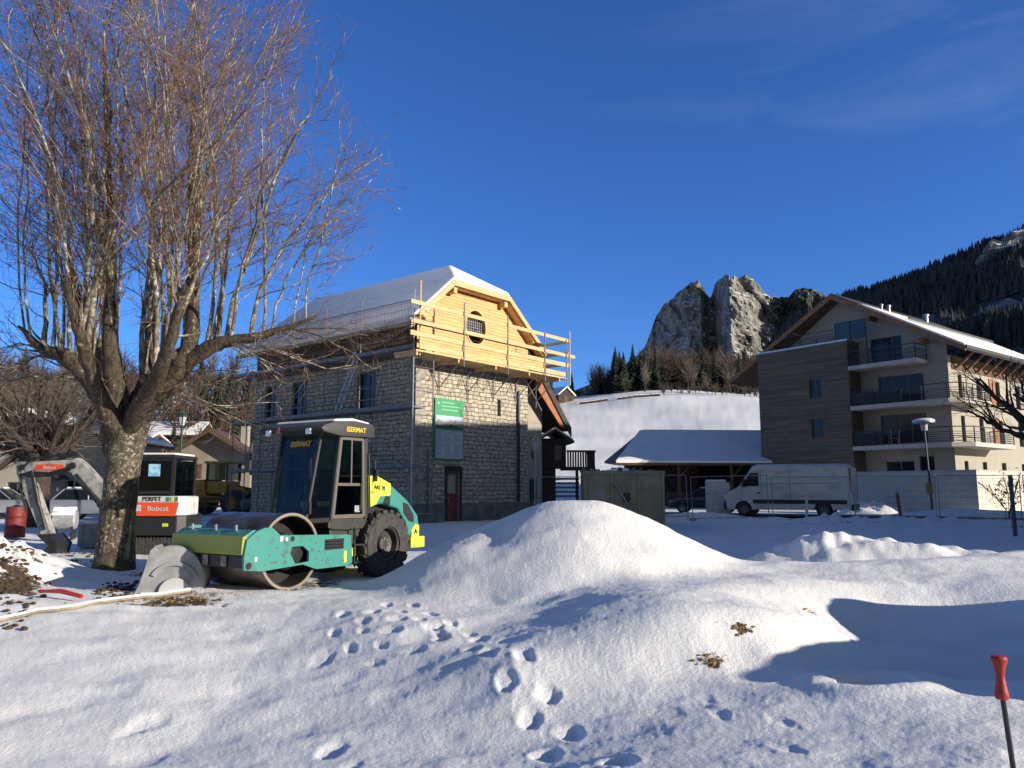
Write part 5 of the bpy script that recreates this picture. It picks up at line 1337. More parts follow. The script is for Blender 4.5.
# woodland on the left hill
rs = np.random.RandomState(8); n = 0
for i in range(235):
    Y = rs.uniform(78, 225); px = rs.uniform(-420, 545); x = (px - 512) / 769 * Y
    if x > -9: continue
    k = rs.randint(0, 3)
    if rs.rand() < .24: place_conifer(x, Y, rs.uniform(6, 11), k, 'dark fir scattered through the woodland on the left hillside', 'firs on the left hillside')
    else: place_bare(x, Y, rs.uniform(6, 11), k, 'bare brown tree in the woodland on the left hillside', 'bare trees on the left hillside')
M['brush'] = mat('brown_undergrowth', (.09, .065, .04), 1.0, col2=(.045, .035, .022), vscale=.5)
polys = []
for i in range(20000):
    Y = rs.uniform(70, 230); px = rs.uniform(-520, 540); x = (px - 512) / 769 * Y
    if x > -10: continue
    polys.append((x, Y, rs.uniform(.8, 3.6)))
pa = np.array(polys); pz = terrain(pa[:, 0], pa[:, 1]); m_ = len(pa); B_ = 4
vs_ = []; 
for k in range(B_):
    a = rs.rand(m_) * 6.28; l = pa[:, 2] * .55; w = .10 + .06 * rs.rand(m_)
    p0 = np.stack([pa[:, 0], pa[:, 1], pz - .1], -1); p1 = p0 + np.stack([np.cos(a) * l, np.sin(a) * l, pa[:, 2]], -1)
    sd = np.stack([-np.sin(a) * w, np.cos(a) * w, w * 0], -1); vs_.append(np.stack([p0 - sd, p0 + sd, p1], 1))
Vb = np.concatenate(vs_).reshape(-1, 3); me = npmesh('undergrowth', Vb, None, np.arange(len(Vb)).reshape(-1, 3), smooth=False); me.materials.append(M['brush'])
tag(link(bpy.data.objects.new('undergrowth', me)), 'tangled brown undergrowth covering the wooded left hillside', 'undergrowth', kind='stuff')

# ------------------------------------------------------------------ lettering as real mesh
def text(parent, s, size, loc, right, up, m, name='lettering', bold=.0, sx=1.0, th=.003):
    cu = bpy.data.curves.new('t', 'FONT'); cu.body = s; cu.size = size; cu.align_x = 'CENTER'; cu.align_y = 'CENTER'; cu.extrude = th; cu.offset = bold
    t = bpy.data.objects.new('t', cu); link(t)
    dg = bpy.context.evaluated_depsgraph_get(); me = bpy.data.meshes.new_from_object(t.evaluated_get(dg)); bpy.data.objects.remove(t)
    me.name = name; me.materials.clear(); me.materials.append(m)
    o = link(bpy.data.objects.new(name, me)); o.parent = parent
    r, u = Vector(right).normalized(), Vector(up).normalized(); n_ = r.cross(u)
    o.matrix_local = Matrix.Translation(Vector(loc)) @ Matrix((r, u, n_)).transposed().to_4x4() @ Matrix.Diagonal((sx, 1, 1, 1)); return o

def wheel(parent, c, r, w, rim_r, axis_side, rim_m, name='wheel', lugs=0, hub=True):
    """axis along local y; axis_side +1: visible face on +y"""
    wh = empty(name, c); wh.parent = parent
    prof = [(rim_r, -w/2), (r*.93, -w/2), (r, -w*.32), (r, w*.32), (r*.93, w/2), (rim_r, w/2)]
    mb = MB(); mb.lathe(prof, (0,0,0), 'y', 40)
    if lugs:
        for k in range(lugs):
            a = 2*math.pi*k/lugs
            for sd in (-1, 1):
                a0 = a + (.5*2*math.pi/lugs if sd > 0 else 0); a1 = a0 + .9*2*math.pi/lugs
                y0, y1 = sd*w*.46, sd*w*.03; R1 = r*1.045
                def P(an, y, rr): return (rr*math.cos(an), y, rr*math.sin(an))
                dw = .28*2*math.pi/lugs
                vv = [P(a0-dw, y0, r*.95), P(a0+dw, y0, r*.95), P(a1+dw, y1, r*.97), P(a1-dw, y1, r*.97), P(a0-dw, y0, R1), P(a0+dw, y0, R1), P(a1+dw, y1, R1), P(a1-dw, y1, R1)]
                mb.add(vv, [(0,1,2,3), (4,5,6,7), (0,1,5,4), (1,2,6,5), (2,3,7,6), (3,0,4,7)])
    mb.build('tyre', M['rubber'], wh, smooth=True)
    s = axis_side; mb = MB()
    mb.lathe([(rim_r*1.02, s*w*.44), (rim_r*.95, s*w*.46), (rim_r*.86, s*w*.40), (rim_r*.8, s*w*.12), (rim_r*.42, s*w*.05), (rim_r*.38, s*w*.22), (.001, s*w*.24)], (0,0,0), 'y', 32)
    mb.lathe([(rim_r*1.02, -s*w*.44), (.001, -s*w*.40)], (0,0,0), 'y', 24)
    rm = mb.build('rim', rim_m, wh, smooth=True)
    mb = MB()
    for k in range(8):
        a = 2*math.pi*k/8; mb.lathe([(.001, s*w*.26), (rim_r*.055, s*w*.26), (rim_r*.055, s*w*.2)], (rim_r*.28*math.cos(a), 0, rim_r*.28*math.sin(a)), 'y', 6)
    mb.build('wheel_nuts', M['galv'], wh)
    return wh

# ------------------------------------------------------------------ road roller
RO = empty('road_roller', (-3.68, 14.4, gz(-3.68, 14.4) - .03), math.atan2(-.846, -.533)); RO.location.z = -.02
tag(RO, 'teal and lime road roller with black glazed cab parked against the snow mound', 'road roller')
hw = .925; dx_, dr_ = 1.22, .62
# drum
mb = MB(); dw_ = .80
mb.lathe([(dr_ - .05, -dw_), (dr_, -dw_), (dr_, dw_), (dr_ - .05, dw_), (dr_ - .052, dw_ - .04)], (dx_, 0, dr_), 'y', 72)
mb.lathe([(dr_ - .05, -dw_), (dr_ - .05, -dw_ + .12), (.001, -dw_ + .12)], (dx_, 0, dr_), 'y', 40)
drm = mb.build('drum', M['steel'], RO, smooth=True)
mb = MB(); mb.lathe([(dr_ - .053, dw_ - .035), (dr_ - .062, dw_ - .38), (.30, dw_ - .40), (.30, dw_ - .10), (.001, dw_ - .10)], (dx_, 0, dr_), 'y', 40); mb.build('drum_disc', mat('drum_inside_shade', (.014, .011, .010), .8, var=.4, vscale=6), drm, smooth=True)  # shade inside the drum put into the colour, near black
mb = MB(); mb.lathe([(dr_ + .004, dw_ - .02), (dr_ + .004, dw_ + .004), (dr_ - .035, dw_ + .004), (dr_ - .035, dw_ - .02)], (dx_, 0, dr_), 'y', 72); mb.build('drum_rim', mat('polished_rim', (.34, .28, .22), .45, .6), drm, smooth=True)
mb = MB(); mb.lathe([(.26, dw_ - .04), (.26, dw_ + .02), (.16, dw_ + .05), (.001, dw_ + .05)], (dx_, 0, dr_), 'y', 24)
mb.build('drum_hub', M['blacksteel'], drm, smooth=True)
# side frames
def sideframe(y0, y1):
    mb = MB()
    outer = [(2.24, .40), (2.25, .60), (2.20, .86), (2.02, .98), (1.86, 1.03), (1.72, 1.03), (1.60, .90), (.05, .84), (-.06, .82), (-.10, .35), (.00, .30), (.75, .30), (1.05, .40), (1.9, .36)]
    inner = [(1.22, .42), (1.34, .60), (1.30, .70), (1.06, .70), (.93, .60), (.93, .44)]
    # outer plate as ring round the hub opening
    cx_, cz_ = 1.13, .57
    def hit2(poly, a):
        dx, dz = math.cos(a), math.sin(a); best = 0
        for i in range(len(poly)):
            (x1, z1), (x2, z2) = poly[i], poly[(i+1) % len(poly)]; ex, ez = x2-x1, z2-z1; den = dx*ez - dz*ex
            if abs(den) < 1e-9: continue
            t = ((x1-cx_)*ez - (z1-cz_)*ex)/den; u = ((x1-cx_)*dz - (z1-cz_)*dx)/den
            if t > 0 and -1e-6 <= u <= 1+1e-6: best = max(best, t)
        return (cx_ + dx*best, cz_ + dz*best)
    an = sorted(set([round(math.atan2(z-cz_, x-cx_) % (2*math.pi), 5) for x, z in outer + inner]))
    oa = [hit2(outer, a) for a in an]; ia = [hit2(inner, a) for a in an]; n_ = len(an)
    vv = [(x, y1, z) for x, z in ia] + [(x, y1, z) for x, z in oa] + [(x, y0, z) for x, z in ia] + [(x, y0, z) for x, z in oa]; ff = []
    for k in range(n_):
        k2 = (k+1) % n_; ff += [(k, k2, n_+k2, n_+k), (2*n_+k, 3*n_+k, 3*n_+k2, 2*n_+k2), (k, 2*n_+k, 2*n_+k2, k2), (n_+k, n_+k2, 3*n_+k2, 3*n_+k)]
    mb.add(vv, ff); return mb
sf = sideframe(hw - .05, hw).build('side_frame', M['teal'], RO)
sideframe(-hw, -hw + .05).build('side_frame', M['teal'], RO)
mb = MB()
for (x, z) in ((2.1, .5), (2.12, .72), (1.98, .86), (1.75, .60), (1.75, .78), (1.6, .48), (1.6, .7), (1.45, .8), (1.45, .48), (.78, .48), (.78, .74), (.62, .44), (1.85, .46), (.7, .6), (.12, .76), (.12, .4), (.9, .8), (1.5, .6)):
    mb.lathe([(.016, hw), (.016, hw + .012), (.001, hw + .014)], (x, 0, z), 'y', 8)
mb.build('bolts', M['galvdull'], sf)
mb = MB(); 
for (x, z, r) in ((2.16, .46, .055), (1.30, .83, .045)): mb.lathe([(r, hw + .003), (.001, hw + .003)], (x, 0, z), 'y', 16)
mb.box(.13, .58, hw + .001, hw + .004, .60, .78); mb.each('frame_opening', M['interior'], sf)
mb = MB()
for k in range(3): mb.tube([(.15, hw + .02, .64 + k*.05), (.56, hw + .02, .65 + k*.05)], .014, 6)
mb.build('hose', M['black'], sf)
mb = MB(); mb.box(1.50, 1.56, hw + .001, hw + .006, .80, .88); mb.box(2.00, 2.05, hw + .001, hw + .006, .52, .59); mb.box(1.40, 1.45, hw + .002, hw + .006, .80, .86); mb.build('white_sticker', M['white'], sf)
mb = MB(); mb.box(.05, .12, hw + .001, hw + .006, .36, .56); mb.build('warning_sticker', M['lime'], sf)
# front beam: lime panel with its shade put into the colour, top, scraper bar
M['olive'] = mat('shaded_lime_panel', (.33, .36, .045), .5, var=.12, vscale=3)
mb = MB(); mb.prism([(2.235, .62), (2.26, .64), (2.245, .90), (2.16, .93), (2.14, .62)], -hw + .03, hw - .052, 'y'); mb.build('front_panel', M['olive'], RO, bevel=.01)
mb = MB(); mb.prism([(2.23, .905), (2.05, 1.0), (2.0, 1.0), (2.0, .88), (2.13, .88)], -hw + .052, hw - .053, 'y'); mb.build('front_beam', M['teal'], RO, bevel=.008)
mb = MB(); mb.box(1.98, 2.20, -hw + .052, hw - .053, .42, .60); mb.build('lower_beam', M['blacksteel'], RO)
mb = MB()
for y in (-.55, -.1, .35): mb.box(2.201, 2.225, y, y + .13, .44, .60)
mb.each('bracket', M['steel'], RO)
mb = MB(); mb.box(1.82, 1.98, -hw + .06, hw - .06, .50, .55); mb.box(.40, .56, -hw + .06, hw - .06, .50, .56); mb.each('scraper', M['steel'], RO)
mb = MB()
for y in (-.6, .0, .5): mb.lathe([(.02, .98), (.02, 1.07), (.001, 1.07)], (2.08, y, 0), 'z', 10)
mb.each('nozzle', M['galv'], RO)
mb = MB(); mb.box(-.10, .22, -hw + .055, hw - .055, .32, .80); mb.box(.22, .34, -.5, .5, .34, .7); mb.build('rear_beam', M['blacksteel'], RO)
# articulation and chassis (lime)
mb = MB(); mb.box(-.62, -.12, -.28, .28, .35, .85); mb.lathe([(.14, .25), (.14, 1.0)], (-.16, 0, 0), 'z', 14); mb.build('articulation', M['blacksteel'], RO)
mb = MB()
mb.box(-.75, -.05, .30, .62, .80, .92); mb.box(-.72, -.1, -.62, -.30, .80, .92)
mb.box(-.40, -.06, .42, .72, .42, .62); mb.prism([(-.9, .30), (-.35, .30), (-.35, .72), (-.52, .82), (-.9, .86)], .38, .58, 'y'); mb.prism([(-.9, .30), (-.35, .30), (-.35, .8), (-.9, .86)], -.58, -.38, 'y')
mb.box(-2.05, -.85, -.52, .52, .42, .80)
mb.build('chassis', M['lime'], RO, bevel=.015)
mb = MB()
for (y, z, r) in ((.60, .72, .022), (.63, .50, .02), (.55, .36, .025)): mb.tube([(-.9, y, z), (-.5, y + .05, z - .04), (-.1, y + .02, z + .02), (.1, y, z - .02)], r, 8)
mb.tube([(-.30, .68, .95), (-.34, .70, .6), (-.2, .70, .35)], .02, 8); mb.tube([(-.45, .68, .95), (-.5, .70, .55), (-.45, .7, .3)], .02, 8)
mb.each('hydraulic_hose', M['black'], RO)
mb = MB(); mb.tube([(-.75, .48, .55), (-.15, .60, .52)], .045, 10); mb.build('steering_cylinder', M['galvdull'], RO)
mb = MB(); mb.box(-.62, -.22, .60, .86, .30, .34); mb.box(-.62, -.22, .60, .86, .62, .65); mb.box(-.64, -.60, .83, .86, .30, .95); mb.box(-.24, -.21, .83, .86, .30, .95); mb.build('access_step', M['blacksteel'], RO)
# wheels
wheel(RO, (-1.08, .70, .61), .61, .42, .33, 1, M['rimyellow'], lugs=20)
wheel(RO, (-1.08, -.70, .61), .61, .42, .33, -1, M['rimyellow'], lugs=20)
mb = MB(); mb.tube([(-1.08, -.6, .61), (-1.08, .6, .61)], .12, 10); mb.build('axle', M['blacksteel'], RO)
# engine hood
prof = [(-.62, 1.28), (-.60, 1.86), (-.80, 1.88), (-1.25, 1.72), (-1.75, 1.42), (-2.08, 1.12), (-2.16, .78), (-2.10, .70), (-1.78, .72), (-1.70, 1.0), (-1.45, 1.26), (-1.0, 1.36), (-.75, 1.32)]
mb = MB(); mb.prism(prof, -.80, .80, 'y'); hood = mb.build('engine_hood', M['teal'], RO, bevel=.05, seg=3, smooth=True)
mb = MB(); mb.prism([(-.60, 1.30), (-.59, 1.872), (-.80, 1.892), (-1.22, 1.735), (-1.22, 1.52), (-.92, 1.50), (-.82, 1.36), (-.72, 1.32)], .803, .808, 'y')
mb.prism([(-.59, 1.874), (-.80, 1.896), (-1.22, 1.739), (-1.22, 1.731), (-.80, 1.888), (-.59, 1.866)], -.76, .806, 'y'); mb.build('lime_flash', M['lime'], hood)
mb = MB(); mb.prism([(-1.60, 1.38), (-1.75, 1.34), (-1.93, 1.12), (-1.93, .98), (-1.78, 1.02), (-1.62, 1.18)], .803, .812, 'y'); mb.prism([(-1.08, 1.50), (-1.02, 1.38), (-1.20, 1.32), (-1.21, 1.50)], .803, .812, 'y'); mb.build('air_grille', M['interior'], hood)
mb = MB(); mb.box(-2.28, -1.85, -.80, .82, .48, .70); mb.prism([(-1.86, .70), (-2.10, .70), (-2.10, .92), (-1.98, .96), (-1.86, .82)], .40, .822, 'y'); mb.build('rear_bumper', M['lime'], RO, bevel=.02)
text(hood, 'ARS 70', .105, (-.90, .812, 1.66), (-1, 0, -.14), (-.14, 0, 1), M['blacksteel'], bold=.003)
text(RO, 'A', .13, (-1.98, .826, .80), (-1, 0, 0), (0, 0, 1), M['blacksteel'], 'emblem', bold=.006)
mb = MB(); mb.box(-1.9, -.62, -.6, .6, .8, 1.3); mb.build('engine', M['interior'], RO)
# cab
zf = 1.0
mb = MB(); mb.prism([(.34, .95), (.34, 1.10), (.24, 1.14), (-.62, 1.14), (-.62, .92), (-.2, .90), (.2, .92)], -.70, .76, 'y'); mb.box(-.60, .25, -.66, .70, .78, .92)
cab = mb.build('cab', M['cabgrey'], RO, bevel=.02)
FB, FT, RB, RT = .60, .22, -.60, -.56; zt = 2.62
yb, yt = .76, .73
def post(a, b, w=.05): mb = MB(); mb.bar(a, b, w, w); return mb
pl = MB()
for s in (-1, 1):
    pl.bar((FB - .30, s*yb, 1.10), (.10, s*yt, zt), .06, .06)     # door front post
    pl.bar((RB + .03, s*yb, 1.10), (RT, s*yt, zt), .06, .07)
    pl.bar((FB, s*.46, 1.08), (FT + .12, s*.50, zt), .045, .045)  # windscreen corner posts
    pl.bar((FB, s*.46, 1.08), (FB - .30, s*yb, 1.10), .05, .08)
pl.bar((FB, -.46, 1.08), (FB, .46, 1.08), .06, .08)
pl.each('cab_post', M['cabgrey'], cab)
dm = MB()
dm.bar((.27, .775, 1.14), (.09, .75, 2.56), .04, .06); dm.bar((-.50, .775, 1.14), (-.47, .75, 2.56), .04, .06); dm.bar((.27, .775, 1.15), (-.50, .775, 1.15), .04, .07); dm.bar((.10, .75, 2.55), (-.47, .75, 2.55), .04, .05); dm.bar((.20, .765, 1.72), (-.49, .765, 1.72), .04, .05); dm.bar((-.18, .764, 1.74), (-.18, .755, 2.54), .02, .03)
dr = dm.build('door', mat('cab_door_frame', (.115, .10, .085), .5), cab)
mb = MB(); mb.box(-.44, -.40, .78, .81, 1.25, 1.75); mb.build('handle', M['black'], dr)
g = MB(); g.add([(.26, .765, 1.17), (-.48, .765, 1.17), (-.46, .745, 2.53), (.09, .745, 2.53)], [(0,1,2,3)]); g.build('glass', M['cabglass'], dr)
mb = MB(); mb.box(-.42, -.28, .772, .777, 1.22, 1.34); mb.build('sticker', M['concrete'], dr)
g = MB(); g.add([(FB, -.45, 1.10), (FB, .45, 1.10), (FT + .12, .49, zt), (FT + .12, -.49, zt)], [(0,1,2,3)]); ws = g.build('windscreen', M['cabglass'], cab)
for s in (-1, 1):
    g = MB(); g.add([(FB, s*.46, 1.10), (FB - .30, s*yb, 1.12), (.10, s*yt, zt), (FT + .12, s*.50, zt)], [(0,1,2,3)]); g.build('corner_glass', M['cabglass'], cab)
g = MB(); g.add([(.28, -.745, 1.14), (-.58, -.745, 1.14), (-.55, -.715, 2.58), (.09, -.715, 2.58)], [(0,1,2,3)]); g.build('side_glass', M['cabglass'], cab)
g = MB(); g.add([(RB, -.70, 1.5), (RB, .70, 1.5), (RT, .68, zt), (RT, -.68, zt)], [(0,1,2,3)]); g.build('rear_glass', M['cabglass'], cab)
g = MB(); g.box(RB - .02, RB + .02, -.74, .74, 1.1, 1.5); g.build('rear_wall', M['cabgrey'], cab)
# roof with visor
rp = [(.66, 2.70), (.58, 2.76), (.30, 2.84), (-.2, 2.88), (-.66, 2.84), (-.72, 2.76), (-.70, 2.60), (.18, 2.58), (.60, 2.64)]
mb = MB(); mb.prism(rp, -.80, .84, 'y'); cr = mb.build('cab_roof', mat('roof_charcoal', (.045, .043, .042), .55, var=.2, vscale=5), cab, bevel=.02, seg=2, smooth=True)
mb = MB(); mb.prism([(.30, 2.845), (-.2, 2.882), (-.64, 2.845), (-.62, 2.88), (-.2, 2.93), (.26, 2.89)], -.74, .76, 'y'); mb.build('roof_snow', M['snow'], cr, bevel=.02)
text(cr, 'ISERMAT', .125, (-.20, .845, 2.71), (-1, 0, 0), (0, 0, 1), M['yellowtext'], bold=.002, sx=1.05)
nx = Vector((1, 0, (FB - FT - .12) / (zt - 1.1))).normalized(); up_ = Vector((-(FB - FT - .12), 0, zt - 1.1)).normalized()
text(ws, 'ISERMAT', .135, Vector((FB - (FB - FT - .12)*(2.44 - 1.08)/(zt - 1.08), .05, 2.44)) + nx * .03, (0, 1, 0), up_, mat('windscreen_vinyl', (.50, .30, .03), .6), bold=.006)
for s, mm in ((.52, 'headlamp'), (-.52, 'headlamp'), (.0, None)):
    if mm: mb = MB(); mb.box(.635, .68, s - .06, s + .06, 2.60, 2.70); mb.build('work_light', M[mm], cr, bevel=.01)
mb = MB(); mb.box(-.78, -.72, .62, .76, 2.62, 2.74); mb.build('work_light', M['headlamp'], cr, bevel=.01)
mb = MB(); mb.prism([(-.32, 2.63), (-.18, 2.63), (-.25, 2.76)], .655, .664, 'x'); mb.build('triangle_sticker', M['redlight'], cr)
# seat, wheel, console, wipers, mirrors
mb = MB(); mb.box(-.35, .10, -.22, .22, 1.30, 1.42); mb.box(-.42, -.30, -.22, .22, 1.42, 2.0); mb.build('seat', M['black'], cab, bevel=.04)
mb = MB(); mb.tube([(.35, 0, 1.12), (.22, 0, 1.72)], .04, 8); ring = [(.20 + .05*math.cos(t), .19*math.sin(t), 1.74 + .17*math.cos(t)*.3) for t in [2*math.pi*k/20 for k in range(21)]]; mb.tube(ring, .014, 6); mb.build('steering_wheel', M['black'], cab)
mb = MB(); mb.box(.30, .50, -.30, .30, 1.10, 1.30); mb.build('console', M['black'], cab, bevel=.02)
mb = MB(); mb.box(.45, .47, .16, .34, 1.20, 1.42); mb.build('papers', M['white'], cab)
mb = MB(); mb.tube([(FB + .01, -.3, 1.12), (FB - .12, -.38, 1.8)], .012, 6); mb.bar((FB - .03, -.36, 1.5), (FB - .20, -.41, 2.2), .02, .02); mb.build('wiper', M['black'], cab)
for s in (-1, 1):
    mb = MB(); mb.tube([(.56, s*.50, 1.25), (.66, s*.60, 1.38), (.66, s*.60, 1.45)] if s > 0 else [(.4, -.76, 2.5), (.70, -.93, 2.58), (.72, -.97, 2.2)], .012, 6)
    if s < 0: mb.box(.70, .74, -1.02, -.90, 1.98, 2.30)
    else: mb.box(.64, .68, .50, .64, 1.20, 1.42)
    mb.build('mirror', M['black'], cab, bevel=.005)
mb = MB(); mb.tube([(-.62, .74, 2.15), (-.70, .86, 2.18), (-.72, .86, 1.98)], .012, 6); mb.box(-.74, -.71, .80, .90, 1.78, 2.0); mb.build('mirror', M['black'], cab)
mb = MB(); mb.tube([(-.60, .80, 2.3), (-.62, .84, 1.2)], .014, 6); mb.build('grab_rail', M['black'], cab)

# ------------------------------------------------------------------ compact excavator
ex = at(168, 552, 19.5); EX = empty('excavator', (ex.x, 19.6, .02), math.radians(172)); tag(EX, 'white, orange and black compact excavator behind the lime tree trunk', 'excavator')
# local: +x towards boom (world left), y: rear? body turned so the counterweight faces the camera
EX.location = (-8.95, 20.4, -.10); EX.rotation_euler.z = math.radians(180)
for s in (-1, 1):   # tracks along local x
    mb = MB(); pr = []
    for k in range(9): a = math.pi/2 + math.pi*k/8; pr.append((-.80 + .24*math.cos(a), .26 + .24*math.sin(a)))
    for k in range(9): a = -math.pi/2 + math.pi*k/8; pr.append((.80 + .24*math.cos(a), .26 + .24*math.sin(a)))
    mb.prism(pr, s*.72 - .17, s*.72 + .17, 'y')
    for k in range(22): x = -.95 + k*.09; mb.box(x, x + .04, s*.72 - .175, s*.72 + .175, .0, .53)
    mb.build('track', M['rubber'], EX)
mb = MB(); mb.box(-.5, .5, -.5, .5, .25, .5); mb.lathe([(.4, .5), (.4, .62)], (0,0,0), 'z', 20); mb.build('undercarriage', M['blacksteel'], EX)
# house: counterweight on +y side (towards camera since rotated 180)
mb = MB(); fr = [(-.72, -.3), (.68, -.3), (.74, .75), (.55, .98), (-.60, .98), (-.78, .80)]
mb.prism(fr, .58, 1.06, 'z'); mb.build('lower_body', M['black'], EX, bevel=.04, seg=3)
mb = MB(); mb.prism([(-.74, .0), (.72, .0), (.76, .80), (.56, 1.02), (-.62, 1.02), (-.80, .82)], 1.065, 1.55, 'z'); cw = mb.build('counterweight', M['white'], EX, bevel=.06, seg=3, smooth=True)
mb = MB(); mb.prism([(-.60, 1.12), (.46, 1.12), (.58, 1.40), (-.66, 1.40)], 1.024, 1.034, 'y'); mb.prism([(-.56, 1.06), (.36, 1.06), (.46, 1.12), (-.60, 1.12)], 1.024, 1.034, 'y'); pn = mb.build('logo_panel', M['orangered'], cw)
text(pn, 'Bobcat', .17, (-.14, 1.042, 1.24), (-1, 0, 0), (0, 0, 1), M['white'], bold=.001, sx=1.1)
mb = MB(); mb.box(.28, .42, 1.035, 1.041, 1.18, 1.33); mb.build('emblem', M['white'], pn)
text(cw, 'PERFET', .15, (.02, 1.028, 1.475), (-1, 0, 0), (0, 0, 1), M['cabgrey'], bold=.002)
mb = MB(); mb.box(-.42, -.34, 1.026, 1.032, 1.42, 1.53); mb.box(-.63, -.56, 1.026, 1.032, 1.42, 1.53); mb.build('green_mark', M['green'], cw)
mb = MB(); mb.box(-.52, -.46, 1.026, 1.032, 1.42, 1.53); mb.build('yellow_mark', M['lime'], cw)
mb = MB(); mb.prism([(.44, 1.00), (.74, .70), (.75, .72), (.46, 1.02)], .70, 1.30, 'z')
for k in range(6): mb.box(.62, .72, .75, .95, .72 + k*.08, .75 + k*.08)
mb.build('side_grille', M['interior'], EX)
mb = MB(); mb.box(.50, .70, .90, .96, .72, .84); mb.build('tail_light', M['redlight'], EX); mb = MB(); mb.box(-.40, -.26, .985, 1.0, .80, .88); mb.build('plate', M['lime'], EX)
EXC0 = set(bpy.data.objects)
# cab (right of counterweight in view -> local -x is world right)
cb = MB(); cb.prism([(-.52, -.75), (.42, -.75), (.42, .60), (-.52, .60)], 1.05, 1.12, 'z'); ec = cb.build('cab', M['black'], EX)
pb = MB()
for (x, y) in ((-.50, .57), (.40, .57), (-.50, -.72), (.40, -.72)): pb.box(x - .04, x + .04, y - .04, y + .04, 1.1, 2.5)
for z in (1.60, 2.45): pb.box(-.50, .40, .55, .60, z, z + .07)
pb.each('cab_post', M['black'], ec)
mb = MB(); mb.box(-.56, .46, -.80, .64, 2.5, 2.60); er = mb.build('cab_roof', M['black'], ec, bevel=.04); mb = MB(); mb.box(-.5, .4, -.7, .56, 2.601, 2.65); mb.build('roof_snow', M['snow'], er, bevel=.02)
mb = MB(); mb.box(-.46, .36, .575, .58, 1.62, 2.46); mb.box(-.46, .36, -.73, -.725, 1.2, 2.46); mb.each('glass', M['cabglass'], ec)
mb = MB(); mb.box(-.515, -.51, -.68, .53, 1.2, 2.46); mb.box(.41, .415, -.68, .53, 1.2, 2.46); mb.each('side_glass', M['cabglass'], ec)
mb = MB(); mb.box(-.16, .14, .583, .588, 2.05, 2.36); mb.build('blue_sticker', M['blueprint'], ec); mb = MB(); mb.box(-.25, .15, -.1, .3, 1.35, 2.1); mb.build('seat', M['black'], ec, bevel=.05)
mb = MB(); mb.lathe([(.06, 2.6), (.06, 2.68), (.04, 2.74), (.001, 2.75)], (-.1, .2, 0), 'z', 12); mb.build('beacon', M['blacksteel'], ec)
ec.location.x += .22
M['armgrey'] = mat('shaded_white_arm', (.36, .35, .33), .55, col2=(.16, .15, .13), lo=.34, hi=.52, vscale=5)  # white arm paint greyed so its partial shade sits in the colour
# boom: swings to world left (local +x)
def plate(pts, y0, y1, m, name, parent, bevel=.015): mb = MB(); mb.prism(pts, y0, y1, 'y'); return mb.build(name, m, parent, bevel=bevel)
bm_ = plate([(.65, .85), (.90, .80), (1.75, 1.42), (2.42, 2.08), (2.6, 2.42), (2.35, 2.53), (2.15, 2.38), (1.5, 1.75), (.65, 1.10)], .12, .38, M['armgrey'], 'boom', EX)
plate([(2.30, 2.26), (2.5, 2.14), (3.65, 2.18), (3.75, 2.36), (3.6, 2.42), (2.5, 2.48)], .125, .375, M['armgrey'], 'boom_end', bm_)
plate([(2.62, 2.20), (3.42, 2.22), (3.36, 2.36), (2.68, 2.36)], .377, .382, M['orangered'], 'logo_strip', bm_, 0)
text(bm_, 'Bobcat', .12, (3.02, .385, 2.28), (-1, 0, 0), (0, 0, 1), M['white'], bold=0)
ar = plate([(3.50, 2.42), (3.93, 2.44), (3.87, 2.1), (3.57, 1.45), (3.10, .52), (2.97, .38), (2.81, .48), (3.05, 1.05), (3.37, 1.78), (3.55, 2.12)], .14, .36, M['armgrey'], 'dipper_arm', EX)
mb = MB(); mb.tube([(1.15, .25, .75), (1.75, .25, 1.35)], .07, 10); mb.tube([(1.7, .25, 1.3), (2.35, .25, 1.95)], .045, 10); mb.tube([(2.4, .25, 2.64), (2.85, .25, 2.60)], .06, 10); mb.tube([(2.85, .25, 2.60), (3.70, .25, 2.50)], .035, 10)
mb.tube([(3.73, .25, 1.95), (3.40, .25, 1.2)], .055, 10); mb.tube([(3.40, .25, 1.2), (3.15, .25, .55)], .035, 10); 
mb.tube([(1.2, .43, .95), (1.8, .43, 1.55)], .06, 10); mb.tube([(1.78, .43, 1.53), (2.3, .43, 2.1)], .04, 10); mb.tube([(3.45, .41, 2.2), (3.2, .41, 1.3)], .055, 10); mb.tube([(3.2, .41, 1.35), (2.98, .41, .7)], .04, 10); mb.tube([(3.72, .41, 2.28), (3.72, .43, 2.28)], .08, 12); mb.tube([(2.42, .39, 2.32), (2.42, .43, 2.32)], .09, 12)
mb.each('hydraulic_cylinder', M['blacksteel'], EX)
mb = MB()
for k in range(4): mb.tube([(2.45, .42 + k*.012, 2.30 - k*.05), (3.0, .43, 2.14 - k*.03), (3.5, .44, 2.16 - k*.04), (3.75, .45, 2.1), (3.72, .45, 1.8), (3.5, .44, 1.3 - k*.05)], .018, 6)
mb.build('arm_hose', M['black'], EX)
mb = MB()
for k in range(3): mb.tube([(2.0, .12 + k*.08, 1.9), (2.5, .1 + k*.08, 2.62), (2.95, .1 + k*.08, 2.5), (3.45, .40, 2.52), (3.75, .42, 2.2), (3.65, .41, 1.7 - k*.1)], .022, 6)
mb.build('hose', M['black'], EX)
bu = plate([(3.09, .58), (2.77, .60), (2.52, .35), (2.59, .10), (2.92, -.02), (3.25, .05), (2.89, .16), (2.77, .32), (2.92, .42)], -.05, .60, M['blacksteel'], 'bucket', EX, .01)
mb = MB(); mb.box(.6, 1.0, -.1, .5, .45, .9); mb.build('boom_foot', M['blacksteel'], EX, bevel=.03)

